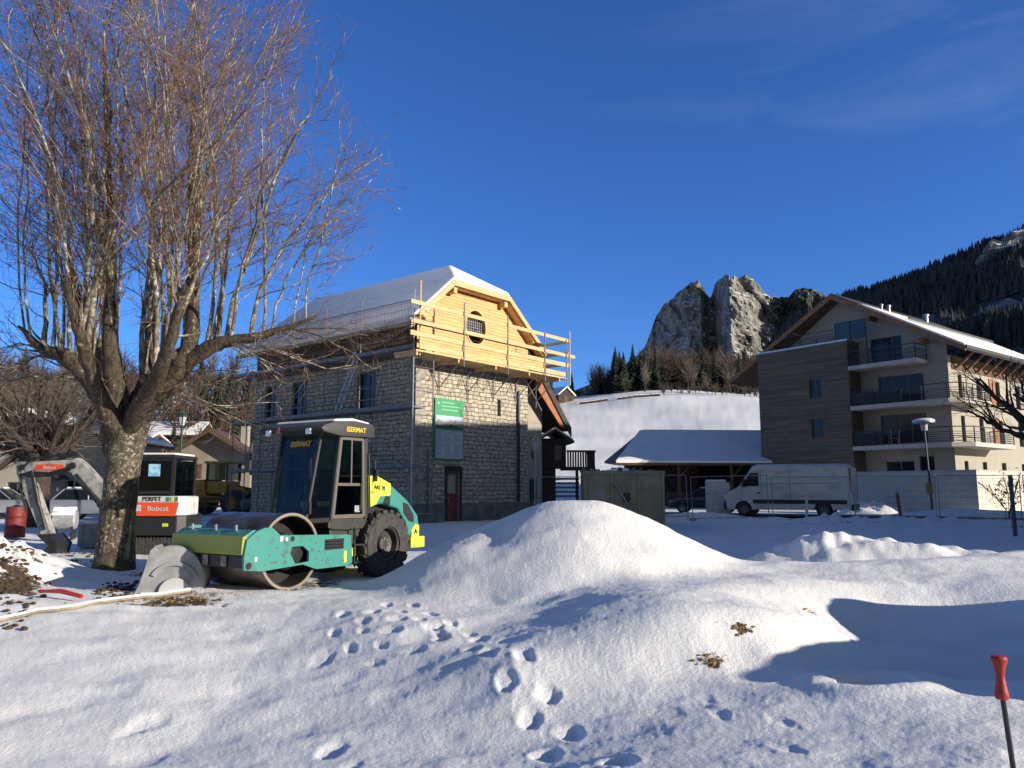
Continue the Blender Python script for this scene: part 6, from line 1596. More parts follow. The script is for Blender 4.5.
# big pale bucket lying in front
bx = gnd(160, 594); BK = empty('digger_bucket', (bx.x, bx.y + .3, gz(bx.x, bx.y) + .0), math.radians(12)); tag(BK, 'pale grey curved digger bucket lying on the snow before the roller drum', 'digger bucket')
def curve(r0, a0, a1, n, cx=0, cz=0, sq=1.0): return [(cx + r0*math.cos(a0 + (a1-a0)*k/n)*sq, cz + r0*math.sin(a0 + (a1-a0)*k/n)) for k in range(n+1)]
# side plate facing camera: flared shape
sp_ = [(-.50, .0), (-.44, .12), (-.36, .40), (-.30, .66), (-.24, .72)] + curve(.50, 2.0, .25, 10, .02, .22) + [(.50, .12), (.46, 0)]
mb = MB(); mb.prism(sp_, -.05, -.01, 'y'); mb.prism(sp_, .72, .76, 'y'); mb.each('side_plate', M['bucketgrey'], BK, bevel=.008)
mb = MB(); o_ = [(-.24, .73)] + curve(.51, 2.0, .1, 12, .02, .22) + [(.50, 0)]; i_ = [(x*.95, z*.95 - .01) for x, z in o_]
mb.prism(o_ + i_[::-1], -.01, .72, 'y'); mb.build('shell', M['bucketgrey'], BK)
mb = MB(); c1 = curve(.40, 2.6, .3, 14, .08, .08); c2 = curve(.34, .3, 2.6, 14, .08, .08); mb.prism(c1 + c2, -.085, -.05, 'y'); mb.build('wear_rib', M['bucketgrey'], BK, bevel=.006)
mb = MB(); c1 = curve(.235, math.pi, 0, 12, .10, .0); mb.prism(c1, -.11, -.052, 'y'); mb.build('pivot_boss', mat('white_boss', (.55, .55, .54), .6, var=.2), BK, bevel=.01)

# ------------------------------------------------------------------ yellow wheel loader in the left background
LO = empty('wheel_loader', (-16.6, 44.5, .2), math.radians(-12)); tag(LO, 'dirty yellow wheel loader with dark cab parked before the grey chalet', 'wheel loader')
mb = MB(); mb.prism([(-2.6, .9), (-2.7, 1.5), (-2.2, 1.9), (-.6, 2.0), (-.5, 1.1), (.6, 1.0), (.6, .7), (-2.3, .7)], -.9, .9, 'y'); mb.build('body', M['loader'], LO, bevel=.06)
mb = MB(); mb.box(-.6, .7, -.7, .7, 1.2, 1.9); mb.build('cab', M['loader'], LO, bevel=.05)
mb = MB()
for x in (-.58, .66):
    for y in (-.66, .66): mb.box(x - .05, x + .05, y - .05, y + .05, 1.9, 2.9)
mb.each('cab_post', M['black'], LO); mb = MB(); mb.box(-.54, .62, -.62, .62, 1.95, 2.88); mb.build('cab_glass', M['cabglass'], LO)
mb = MB(); mb.box(-.75, .8, -.78, .78, 2.9, 3.02); mb.build('cab_roof', M['loader'], LO, bevel=.04)
for x in (-1.6, 1.3):
    for s in (-1, 1): wheel(LO, (x, s*.95, .70), .70, .5, .36, s, M['loader'], lugs=0)
mb = MB()
for s in (-1, 1): mb.prism([(.5, 1.7), (1.6, 1.5), (2.6, .6), (2.4, .45), (1.4, 1.2), (.5, 1.4)], s*.5 - .06, s*.5 + .06, 'y')
mb.each('lift_arm', M['loader'], LO); mb = MB(); mb.prism([(2.5, .05), (3.3, .05), (3.0, .2), (2.7, .5), (2.85, .95), (2.45, .8)], -1.2, 1.2, 'y'); mb.build('bucket', M['blacksteel'], LO)
mb = MB(); mb.box(-2.72, -2.68, -.8, -.55, 1.3, 1.5); mb.build('tail_light', M['amber'], LO)

# ------------------------------------------------------------------ white van
va = at(788, 517, 39.5); VN = empty('van', (14.15, 39.6, gz(14.1, 39.6)), ROAD_DIR); tag(VN, 'white high roofed panel van parked beside the road before the apartment block', 'van')
VN.location.z = .30
L2 = 3.05; W2 = 1.0
side = [(-L2, .42), (-L2 - .02, 1.1), (-L2 + .06, 2.42), (-L2 + .22, 2.56), (1.35, 2.60), (1.62, 2.50), (2.26, 1.52), (2.86, 1.22), (3.02, 1.0), (3.08, .55), (3.0, .32), (2.5, .30)]
def arch(cx, r=.43): return [(cx + r*math.cos(a), .33 + r*math.sin(a)) for a in [math.pi*k/10 for k in range(11)]]
side += arch(2.10) + arch(-1.75)
mb = MB()
# body with tumblehome: three slices
def vbody(mb, side, ys):
    n_ = len(side); vv = []
    for (y, sc) in ys:
        for (x, z) in side:
            zz = z; xx = x
            if sc < 1:
                if z > 2.3: zz = z - .10
                if x > 2.7: xx = x - .12
                if x < -2.9: xx = x + .03
            vv.append((xx, y, zz))
    ff = []
    for i in range(len(ys) - 1):
        for k in range(n_): k2 = (k+1) % n_; ff.append((i*n_ + k, i*n_ + k2, (i+1)*n_ + k2, (i+1)*n_ + k))
    ff.append(tuple(range(n_))); ff.append(tuple((len(ys)-1)*n_ + k for k in range(n_)))
    mb.add(vv, ff)
vbody(mb, side, [(-W2, .9), (-W2 + .14, 1), (W2 - .14, 1), (W2, .9)])
vbd = mb.build('body', M['vanwhite'], VN, smooth=True)
for s in (-1, 1):
    y = s*(W2 + .003)
    mb = MB(); mb.prism([(1.28, 1.50), (2.12, 1.50), (1.72, 2.16), (1.28, 2.18)], y, y + s*.008, 'y'); mb.build('side_window', M['pane'], vbd)
    mb = MB(); mb.prism([(-2.85, .62), (1.6, .62), (1.6, .82), (-2.85, .82)], y, y + s*.02, 'y'); mb.build('rub_strip', M['black'], vbd)
    mb = MB(); mb.box(1.16, 1.18, min(y, y + s*.004), max(y, y + s*.004), .5, 2.3); mb.box(-.25, -.23, min(y, y + s*.004), max(y, y + s*.004), .5, 2.3); mb.box(2.13, 2.15, min(y, y + s*.004), max(y, y + s*.004), .75, 1.5); mb.box(-2.7, 1.1, min(y, y + s*.004), max(y, y + s*.004), 1.62, 1.64); mb.build('door_seam', M['galvdull'], vbd)
    mb = MB(); mb.box(1.24, 1.36, min(y, y + s*.04), max(y, y + s*.04), 1.12, 1.2); mb.build('handle', M['black'], vbd)
    mb = MB(); mb.box(1.95, 2.08, min(y, y + s*.25), max(y, y + s*.25), 1.45, 1.85); mb.build('mirror', M['black'], vbd, bevel=.03)
    mb = MB(); mb.box(-3.06, -2.98, s*.82 if s > 0 else s*.98, s*.98 if s > 0 else s*.82, 1.15, 1.65); mb.build('tail_light', M['redlight'], vbd)
    wheel(VN, (2.10, s*.86, .34), .34, .22, .21, s, M['galvdull']); wheel(VN, (-1.75, s*.86, .34), .34, .22, .21, s, M['galvdull'])
mb = MB(); mb.add([(1.66, -.86, 2.46), (1.66, .86, 2.46), (2.27, .88, 1.53), (2.27, -.88, 1.53)], [(0,1,2,3)]); ws_ = mb.build('windscreen', M['pane'], vbd); ws_.location = (.02, 0, .02)
mb = MB(); mb.box(2.9, 3.12, -.95, .95, .32, .72); mb.box(-3.14, -2.98, -.98, .98, .32, .62); mb.each('bumper', M['black'], vbd, bevel=.05)
mb = MB(); mb.box(-3.075, -3.055, -.9, -.02, .7, 2.4); mb.box(-3.075, -3.055, .02, .9, .7, 2.4); mb.each('rear_door', M['vanwhite'], vbd, bevel=.02)
mb = MB()
for s in (-1, 1): mb.box(2.80, 3.06, s*.86 - .1, s*.86 + .1, .85, 1.08)
mb.each('headlight', M['headlamp'], vbd, bevel=.04)
# small dark car behind van nose
def car(name, loc, rz, m, label, group=None, Lc=4.2):
    C_ = empty(name, loc, rz); tag(C_, label, 'car', group); k = Lc / 4.2
    low = [(-2.05*k, .35), (-2.1*k, .75), (-1.95*k, .95), (1.0*k, .92), (1.9*k, .78), (2.08*k, .6), (2.05*k, .32)]
    def ar(cx, r=.36): return [(cx + r*math.cos(a), .30 + r*math.sin(a)) for a in [math.pi*j/8 for j in range(9)]]
    low += ar(1.3*k) + ar(-1.3*k)
    mb = MB(); mb.prism(low, -.86, .86, 'y'); b = mb.build('body', m, C_, bevel=.05, seg=2, smooth=True)
    mb = MB(); vv = [(-1.9*k, -.80, .93), (1.0*k, -.80, .93), (.35*k, -.66, 1.42), (-1.45*k, -.66, 1.42), (-1.9*k, .80, .93), (1.0*k, .80, .93), (.35*k, .66, 1.42), (-1.45*k, .66, 1.42)]
    mb.add(vv, [(0,1,2,3), (4,5,6,7), (0,4,7,3), (1,5,6,2), (3,2,6,7)]); mb.build('windows', M['pane'], b, bevel=.03)
    mb = MB(); mb.box(-1.42*k, .33*k, -.66, .66, 1.40, 1.46)
    for s in (-1, 1):
        mb.bar((1.0*k, s*.80, .95), (.35*k, s*.67, 1.42), .06, .05); mb.bar((-1.9*k, s*.80, .95), (-1.45*k, s*.67, 1.42), .10, .06); mb.bar((-.35*k, s*.81, .95), (-.4*k, s*.675, 1.42), .06, .04)
    rf = mb.build('roof', m, b, bevel=.02); mb = MB(); mb.box(-1.38*k, .28*k, -.6, .6, 1.461, 1.52); mb.build('roof_snow', M['snow'], rf, bevel=.02)
    for x in (1.3*k, -1.3*k):
        for s in (-1, 1): wheel(C_, (x, s*.78, .31), .31, .2, .2, s, M['galv'])
    mb = MB()
    for s in (-1, 1): mb.box(1.92*k, 2.07*k, s*.62 - .15, s*.62 + .15, .62, .76)
    mb.each('headlight', M['headlamp'], b, bevel=.03)
    return C_
car('parked_car', (11.6, 46.5, .25), math.radians(160), M['cardark'], 'dark car mostly hidden behind the nose of the white van')
car('parked_car', (-19.2, 36.5, .22), math.radians(8), M['carpaint'], 'silver car parked under the dark pollarded tree', 'cars parked behind the excavator')
car('parked_car', (-25.2, 38.0, .22), math.radians(8), M['carpaint'], 'silver grey car cut by the left edge of the picture', 'cars parked behind the excavator')
car('parked_car', (-12.6, 42.5, .22), math.radians(15), M['cardark'], 'dark car beside the yellow loader behind the excavator cab')
# orange/yellow tractor like shape left of the house corner omitted

# ------------------------------------------------------------------ skip container
SK = empty('skip_container', (2.72, 29.1, gz(4, 29) - .02), math.radians(-4)); tag(SK, 'olive grey steel skip container heaped with rubble behind the snow mound', 'skip container')
mb = MB(); mb.box(0, 2.95, 0, .06, .1, 2.12); mb.box(0, .06, .06, 5, .1, 2.12); mb.box(2.89, 2.95, .06, 5, .1, 2.12); mb.box(0.06, 2.89, 4.94, 5, .1, 2.12); mb.box(.06, 2.89, .06, 4.94, .1, .2)
bd = mb.build('body', M['skip'], SK)
mb = MB(); mb.box(-.05, 3.0, -.05, .09, 2.12, 2.24); mb.box(-.05, .09, .09, 5, 2.12, 2.24); mb.box(2.86, 3.0, .09, 5, 2.12, 2.24); mb.build('top_rail', M['skip'], bd, bevel=.01)
mb = MB()
for x in (0, .98, 1.98, 2.87): mb.box(x, x + .09, -.07, -.003, .1, 2.12)
mb.box(.09, 2.87, -.05, -.004, 1.0, 1.1)
for k in range(6): mb.box(-.06, -.003, .3 + k*.85, .4 + k*.85, .1, 2.12)
mb.build('rib', M['skip'], bd)
mb = MB(); mb.bar((1.1, -.11, 1.85), (1.85, -.11, .55), .07, .05); mb.build('lever', M['concrete'], bd)
mb = MB(); mb.lathe([(.14, -.13), (.14, -.075), (.001, -.075)], (1.55, 0, 1.22), 'y', 10); mb.box(1.42, 1.68, -.12, -.075, 1.2, 1.42); mb.build('latch', M['black'], bd)
mb = MB(); 
for k in range(5): mb.box(2.1, 2.8, -.02, -.003, .4 + k*.3, .43 + k*.3)
mb.build('rung', M['skip'], bd)
mb = MB(); mb.box(.45, .75, -.01, -.003, 1.3, 1.45); mb.box(2.45, 2.65, -.01, -.003, 1.05, 1.12); mb.build('sticker', M['concrete'], bd)
mb = MB(); rnd = random.Random(3)
for k in range(34):
    x, y = rnd.uniform(.15, 2.7), rnd.uniform(.2, 3); s = rnd.uniform(.1, .3); mb.bar((x, y, 2.0), (x + rnd.uniform(-.4, .4), y + .2, 2.1 + rnd.uniform(.0, .3)), s, s*.6)
tag(mb.build('rubble', mat('rubble_mix', (.30, .29, .28), .9, col2=(.06, .05, .045), vscale=3), None, bevel=.02), 'broken rubble and boards piled on top of the skip container', 'rubble', kind='stuff')
ob = bpy.data.objects['rubble']; ob.location = SK.location; ob.rotation_euler = SK.rotation_euler
mb = MB(); vv = [(.08, .08, 2.05), (2.85, .08, 2.05), (2.85, 3.4, 2.15), (.08, 3.4, 2.15), (1.4, 1.3, 2.42)]; mb.add(vv, [(0,1,4), (1,2,4), (2,3,4), (3,0,4)]); sn_ = mb.build('rubble_snow', M['snow']); sn_.location = SK.location; sn_.rotation_euler = SK.rotation_euler; tag(sn_, 'snow patch lying on the rubble in the skip container', 'snow', kind='stuff')

# ------------------------------------------------------------------ fence panels
def fence_panel(W=3.4, H=2.0):
    r = empty('fence_panel', (0,0,0))
    mb = MB()
    for x in (0, W): mb.tube([(x, 0, 0), (x, 0, H)], .021, 6)
    for z in (.12, H): mb.tube([(0, 0, z), (W, 0, z)], .019, 6)
    mb.build('frame', M['galv'], r)
    mb = MB()
    for k in range(1, 26): mb.box(W*k/26 - .0014, W*k/26 + .0014, -.0014, .0014, .12, H)
    for k in range(1, 6): mb.box(0, W, .003, .006, .12 + (H - .12)*k/6 - .0014, .12 + (H - .12)*k/6 + .0014)
    mb.build('wire_mesh', M['galvdull'], r)
    for x in (0,): mb = MB(); mb.box(x - .12, x + .12, -.35, .35, -.02, .12); mb.build('foot', M['concrete'], r, bevel=.02)
    return r
fp = fence_panel(); first = True
runs = [([(548, 36.0, 'behind the snow mound'), (0, 0, '')], 0)]
spots = []
pA = at(535, 500, 35.5); pB = at(690, 500, 38.0)
def run(pA, pB, desc, skip=()):
    d = pB - pA; d.z = 0; n_ = max(1, int(round(d.length / 3.45)))
    for i in range(n_):
        if i in skip: continue
        q = pA + d * i / n_; spots.append((q.x, q.y, math.atan2(d.y, d.x), desc, i))
run(Vector((1.2, 35.0, 0)), Vector((8.2, 35.8, 0)), 'beside the skip container')
run(Vector((8.3, 35.8, 0)), Vector((26.0, 33.6, 0)), 'along the near side of the road')
ords = ['first', 'second', 'third', 'fourth', 'fifth', 'sixth', 'seventh']
for (x, y, a, desc, i) in spots:
    o = fp if first else copy_tree(fp); first = False
    o.location = (x, y, gz(x, y)); o.rotation_euler = (random.uniform(-.05, .05), random.uniform(-.03, .03), a + random.uniform(-.04, .04))
    tag(o, f'galvanised mesh fence panel {desc}, {ords[i]} from the left', 'fence panel', 'temporary fence panels along the site edge')

def street_lamp(loc, H, kind, label, m):
    r = empty('street_lamp', loc); tag(r, label, 'street lamp')
    mb = MB(); mb.tube([(0,0,-.2), (0,0,.9)], .075, 10); mb.tube([(0,0,.9), (0,0,H - .55)], .05, 10); mb.build('pole', m, r)
    if kind == 'disc':
        mb = MB(); mb.lathe([(.001, H-.55), (.16, H-.55), (.20, H-.12), (.10, H-.08), (.001, H-.08)], (0,0,0), 'z', 16); lh = mb.build('lamp_head', M['slab'], r, smooth=True)
        mb = MB(); mb.lathe([(.001, H-.08), (.62, H-.10), (.60, H-.02), (.001, H+.02)], (0,0,0), 'z', 24); hd = mb.build('lamp_shade', M['galv'], r, smooth=True)
        mb = MB(); mb.lathe([(.58, H-.01), (.60, H+.06), (.42, H+.15), (.001, H+.19)], (0,0,0), 'z', 24); mb.build('snow_cap', M['snow'], hd, smooth=True)
    else:
        mb = MB(); mb.tube([(0,0,H-.55), (0,0,H-.45)], .09, 8); mb.build('collar', m, r)
        lm = MB(); q = [(.11, H-.45), (.20, H-.08)]
        lm.lathe([(.10, H-.45), (.19, H-.08)], (0,0,0), 'z', 6); hd = lm.build('lantern_glass', mat('lantern_glass', (.5, .5, .48), .15), r)
        mb = MB()
        for k in range(6): a = 2*math.pi*k/6; mb.bar((.105*math.cos(a), .105*math.sin(a), H-.46), (.2*math.cos(a), .2*math.sin(a), H-.07), .02, .02)
        mb.lathe([(.24, H-.08), (.20, H), (.06, H+.10), (.05, H+.2), (.001, H+.22)], (0,0,0), 'z', 6); mb.build('lantern_frame', m, r)
    return r
lp = at(932, 500, 45.0); sl_ = street_lamp((lp.x, lp.y, .25), 5.35, 'disc', 'street lamp with a snow capped disc top before the apartment balconies', M['navy']); sl_.rotation_euler = (0, -.03, 0)
mb = MB(); mb.box(-.28, .28, -.10, -.052, 1.1, 1.75); mb.build('wooden_sign', mat('tan_board', (.33, .23, .12), .7), sl_)
lp = at(535, 495, 36.8); street_lamp((lp.x, lp.y, .2), 3.75, 'lantern', 'slim lamp post with glazed lantern at the far corner of the stone building', M['galv'])
lp = at(178, 495, 33.0); street_lamp((lp.x, lp.y, .2), 4.6, 'lantern', 'tall dark green lamp post with small lantern behind the excavator cab', M['postgreen'])
for (px, Y, H, lb) in ((155, 36, 5.0, 'dark green lamp post right behind the lime tree trunk'),): pass

# white cabinets, red box, bollards, posts near the road
p = at(718, 505, 41.5); cb_ = empty('electric_cabinet', (p.x, p.y, .25), -.2); tag(cb_, 'white electric cabinet with snow on top before the barn', 'cabinet')
mb = MB(); mb.box(-.62, .62, -.3, .3, .05, 1.75); b_ = mb.build('body', M['white'], cb_, bevel=.02); mb = MB(); mb.box(-.005, .005, -.304, -.301, .1, 1.7); mb.box(-.6, .6, -.304, -.301, 1.15, 1.16); mb.box(-.6, .6, -.304, -.301, .6, .61); mb.build('door_seam', M['galvdull'], b_)
mb = MB(); mb.box(-.6, .45, -.28, .28, 1.752, 1.9); mb.build('snow_cap', M['snow'], b_, bevel=.05)
p = at(748, 505, 41.0); rb_ = empty('fuel_can', (p.x, p.y, .25)); tag(rb_, 'red plastic barrier block between the white cabinet and the van', 'barrier block')
mb = MB(); mb.prism([(-.25, 0), (.25, 0), (.2, .7), (.08, 1.0), (-.08, 1.0), (-.2, .7)], -.2, .2, 'y'); mb.build('block', M['red'], rb_, bevel=.03); rb_.name = 'barrier_block'
mb = MB(); mb.lathe([(.06, 1.0), (.06, 1.06), (.001, 1.06)], (0,0,0), 'z', 10); mb.build('filler_cap', M['black'], rb_)
# van foreground posts
for (px, Y, h, r, m, lb) in ((806, 35.0, .95, .06, 'white', 'short white marker post in front of the van'), (900, 41.5, 1.2, .09, 'fasciawood', 'leaning timber post in the snow bank before the garden wall')):
    p = at(px, 510, Y); o = empty('marker_post', (p.x, p.y, gz(p.x, p.y) + .05)); tag(o, lb, 'post')
    mb = MB(); mb.tube([(0,0,-.2), (.02, 0, h)], r, 10); mb.build('post', M[m], o); mb = MB(); mb.lathe([(r*1.1, h), (r*.8, h + .05), (.001, h + .07)], (.02, 0, 0), 'z', 10); mb.build('snow_cap', M['snow'], o)
    o.rotation_euler = (0, .04 if m == 'white' else -.1, 0)
# snow banks before the garden wall (ploughed)
def bank(name, c, rx, ry, h, seed, label, rz=0):
    n_ = 60; g = np.linspace(-1, 1, n_); U, W_ = np.meshgrid(g, g); q = np.sqrt(U**2 + W_**2)
    Zb = h * np.clip(1 - q**2, -.3, 1) * (1 + .6 * fbm(U*3 + seed, W_*3, 4, seed)) - .02
    me = npmesh(name, np.stack([U*rx, W_*ry, Zb], -1).reshape(-1, 3), (lambda i: np.stack([i, i+1, i+n_+1, i+n_], -1).reshape(-1, 4))(np.arange(n_-1)[:, None]*n_ + np.arange(n_-1)[None, :])); me.materials.append(M['snow'])
    o = link(bpy.data.objects.new(name, me)); o.location = c; o.rotation_euler.z = rz; tag(o, label, 'snow bank'); return o
p = at(872, 503, 45.5); bank('snow_bank', (p.x, p.y, .25), 2.0, .8, .6, 3, 'ploughed snow bank at the left end of the white garden wall', -.3)
p = at(975, 503, 41.5); bank('snow_bank', (p.x, p.y, .25), 4.5, 1.0, .32, 5, 'long ploughed snow bank at the foot of the white garden wall under the lamp', -.4)
p = at(700, 512, 37.5); bank('snow_bank', (p.x, p.y, .2), 3.2, .5, .30, 8, 'low snow ridge behind the mesh fence before the barn', 0)
# dry shrub near right edge
p = at(1008, 500, 38.5); 
o = bare_tree('beech_shrub', (p.x, p.y, .2), 2.4, 1.0, 33, .04, .3, 'small shrub holding rusty leaves near the right end of the garden wall', 'shrub', thin=2.0, nst=7)
rs = np.random.RandomState(2); nL = 260; Pp = rs.randn(nL, 3) * [.45, .45, .45] + [0, 0, 1.3]; dd = rs.randn(nL, 2, 3) * .07
Vl = np.concatenate([Pp[:, None], Pp[:, None] + dd[:, :1], Pp[:, None] + dd[:, 1:]], 1).reshape(-1, 3); me = npmesh('leaves', Vl, None, np.arange(nL*3).reshape(-1, 3), False); me.materials.append(mat('rusty_leaves', (.28, .12, .05), .8)); lv = link(bpy.data.objects.new('leaves', me)); lv.parent = o
# dark posts at the right edge (site entrance)
p = at(1014, 520, 27.0); o = empty('gate_post', (p.x, p.y, .18)); tag(o, 'dark gate post standing in the snow at the right edge', 'post')
mb = MB(); mb.box(-.05, .05, -.05, .05, -.2, 1.9); mb.build('post', M['frame'], o); mb = MB(); mb.box(-.06, .06, -.06, .06, 1.903, 1.94); mb.build('cap', M['galv'], o)
mb = MB(); mb.box(-.09, -.052, -.04, .04, .6, .72); mb.box(-.09, -.052, -.04, .04, 1.6, 1.72); mb.each('hinge', M['galv'], o)

# ------------------------------------------------------------------ red capped stake in the foreground
g0 = gnd(999, 790); zc = 5.0
top = at(995, 656, 4.1); ST = empty('marker_stake', (top.x + .02, top.y, 0)); ST.location.z = gz(top.x, top.y) - .1; tag(ST, 'dark steel stake with a red plastic handle standing in the foreground snow', 'stake')
hh = top.z - ST.location.z
mb = MB(); mb.tube([(.06, 0, -.3), (.0, 0, hh - .18)], .013, 10); mb.build('rod', mat('dark_rod', (.05, .05, .055), .4, .6), ST, smooth=True)
b0 = hh - .21
mb = MB(); mb.lathe([(.001, b0), (.030, b0), (.034, b0 + .02), (.030, b0 + .04), (.022, b0 + .09), (.021, b0 + .12), (.027, b0 + .155), (.038, b0 + .185), (.040, b0 + .20), (.032, b0 + .212), (.001, b0 + .214)], (-.002, 0, 0), 'z', 20)
mb.build('handle', mat('red_handle_plastic', (.42, .03, .022), .5, col2=(.28, .02, .015), vscale=30, bump=.2, bscale=120), ST, smooth=True)

# ------------------------------------------------------------------ left corner: barrel, tank, block, red pipe, log edge
p = at(83, 530, 25.5)
o = empty('barrel', (p.x, p.y, gz(p.x, p.y))); 
o.location = (-16.4, 25.8, .05); tag(o, 'dark red site barrel standing behind the dug earth heap', 'barrel')
mb = MB(); mb.lathe([(.001, 0), (.30, 0), (.30, .3), (.32, .32), (.30, .34), (.30, .65), (.32, .67), (.30, .69), (.30, 1.0), (.001, 1.0)], (0,0,0), 'z', 20); bb = mb.build('drum', mat('dull_red', (.20, .022, .02), .6, var=.4, vscale=4), o, smooth=True)
mb = MB(); mb.lathe([(.04, 1.0), (.04, 1.04), (.001, 1.04)], (.15, 0, 0), 'z', 8); mb.build('bung', M['black'], bb)
o = empty('water_tank', (-14.1, 24.6, .12), .3); o.scale = (.58, .58, .62); tag(o, 'round snow topped grey tank behind the excavator dipper arm', 'tank')
mb = MB(); mb.lathe([(.001, -.6), (.42, -.6), (.5, -.5), (.5, .5), (.42, .6), (.001, .6)], (0, 0, .9), 'x', 24); tk = mb.build('tank_shell', M['bucketgrey'], o, smooth=True)
mb = MB(); mb.box(-.5, -.4, -.4, .4, -.1, .55); mb.box(.4, .5, -.4, .4, -.1, .55); mb.each('cradle', M['blacksteel'], o)
mb = MB(); vv = []; n1_ = 14
for i in range(n1_): 
    a = math.pi*(.15 + .7*i/(n1_-1)); vv += [(-.55, .51*math.cos(a), .9 + .51*math.sin(a)), (.55, .51*math.cos(a), .9 + .51*math.sin(a)), (-.53, .5*math.cos(a), .9 + (.51 + .14*math.sin(math.pi*i/(n1_-1)))*math.sin(a)), (.53, .5*math.cos(a), .9 + (.51 + .14*math.sin(math.pi*i/(n1_-1)))*math.sin(a))]
ff = []
for i in range(n1_-1): b = 4*i; ff += [(b+2, b+3, b+7, b+6), (b, b+2, b+6, b+4), (b+1, b+5, b+7, b+3)]
mb.add(vv, ff); mb.build('snow_cap', M['snow'], tk, smooth=True)
for (x, y, rz, lb) in ((-11.4, 21.8, .1, 'large grey concrete block with snow on top behind the tree trunk'),):
    o = empty('concrete_block', (x, y, .05), rz); tag(o, lb, 'concrete block')
    mb = MB(); mb.box(-.5, .5, -.4, .4, 0, .62); b_ = mb.build('block', M['concrete'], o, bevel=.03); mb = MB(); mb.box(-.46, .46, -.36, .36, .622, .72); mb.build('snow_cap', M['snow'], b_, bevel=.04)
    mb = MB()
    for k in range(3): mb.box(-.4 + k*.36, -.37 + k*.36, -.415, -.40, .05, .58)
    mb.build('ribs', M['concrete'], b_)
# red plastic pipe piece
a_ = gnd(38, 598); b_ = gnd(82, 600); o = empty('plastic_pipe', (a_.x, a_.y, gz(a_.x, a_.y) + .06)); tag(o, 'bright red plastic duct sticking out of the snow by the earth heap', 'pipe')
d_ = Vector((b_.x - a_.x, b_.y - a_.y, 0)); mb = MB(); mb.tube([(0, 0, .04), tuple(d_*.5 + Vector((0, 0, .055))), tuple(d_ + Vector((0, 0, -.01)))], [.018, .035, .03], 10); pp_ = mb.build('duct', M['red'], o, smooth=True)
mb = MB(); mb.tube([tuple(d_*.04 + Vector((0, 0, .042))), tuple(d_*.10 + Vector((0, 0, .043)))], .03, 10); mb.build('coupling', M['redlight'], o)
a_ = gnd(0, 611); b_ = gnd(182, 594); o = empty('timber_edge', (0, 0, 0)); tag(o, 'long snow dusted timber pole lying at the edge of the trench on the left', 'timber pole')
pts = []
for k in range(14):
    t = k/13; q = a_.lerp(b_, t*1.25 - .2); pts.append((q.x, q.y, gz(q.x, q.y) + .035))
mb = MB(); mb.tube(pts, [.028]*14, 10); po_ = mb.build('pole', mat('pale_pole', (.36, .29, .22), .85, var=.4, vscale=6), o, smooth=True)
mb = MB(); mb.tube([(x, y + .01, z + .02) for x, y, z in pts], [.028]*14, 8); mb.build('snow_cap', M['snow'], po_, smooth=True)
# soil clods and dug roots
rnd = random.Random(5); cl = MB(); nc = 0
def clod(mb, c, s, rnd):
    bm = bmesh.new(); bmesh.ops.create_icosphere(bm, subdivisions=2, radius=s)
    for v in bm.verts: v.co *= 1 + rnd.uniform(-.25, .25); v.co.z *= .7
    mb.add([(v.co.x + c[0], v.co.y + c[1], v.co.z + c[2]) for v in bm.verts], [tuple(v.index for v in f.verts) for f in bm.faces]); bm.free()
for k in range(420):
    if k < 240: px, py = rnd.gauss(14, 14), rnd.gauss(572, 14)
    elif k < 330: px, py = rnd.gauss(70, 16), rnd.gauss(552, 6)
    else: px, py = rnd.gauss(120, 12), rnd.gauss(588, 4)
    if py < 520: continue
    q = gnd(px, py, .25 if k < 200 else .05); 
    if q.y > 20 or q.y < 10: continue
    s = rnd.uniform(.012, .05); clod(cl, (q.x, q.y, gz(q.x, q.y) + s*.25), s, rnd)
tag(cl.build('soil_clods', M['soil']), 'dark wet clods of dug earth scattered over the snow at the left', 'soil', kind='stuff')
gr_ = MB()
for (px, py, n_, sprd) in ((742, 630, 60, .07), (714, 664, 60, .07), (708, 661, 30, .06), (196, 596, 160, .28), (170, 599, 140, .22), (148, 602, 60, .25), (810, 612, 14, .05)):
    q = None
    # find the surface point seen there
    for t in np.linspace(3, 20, 600):
        v = ray(px, py); v = v / v.y; w = Vector((0, 0, EYE)) + v * t
        if w.z < gz(w.x, w.y): q = w; break
    if q is None: continue
    for k in range(n_):
        x, y = q.x + rnd.gauss(0, sprd), q.y + rnd.gauss(0, sprd*.5); z = gz(x, y); a = rnd.uniform(0, 6.28); l = rnd.uniform(.02, .07); w_ = .004
        e = (x + math.cos(a)*l, y + math.sin(a)*l, z + rnd.uniform(.01, .04)); gr_.add([(x - w_, y, z), (x + w_, y, z), e], [(0,1,2)])
        if k % 3 == 0: clod(gr_, (x, y, z), rnd.uniform(.008, .022), rnd)
tag(gr_.build('dry_grass', M['drygrass']), 'straw coloured grass and earth poking through thin snow', 'dry grass', kind='stuff')

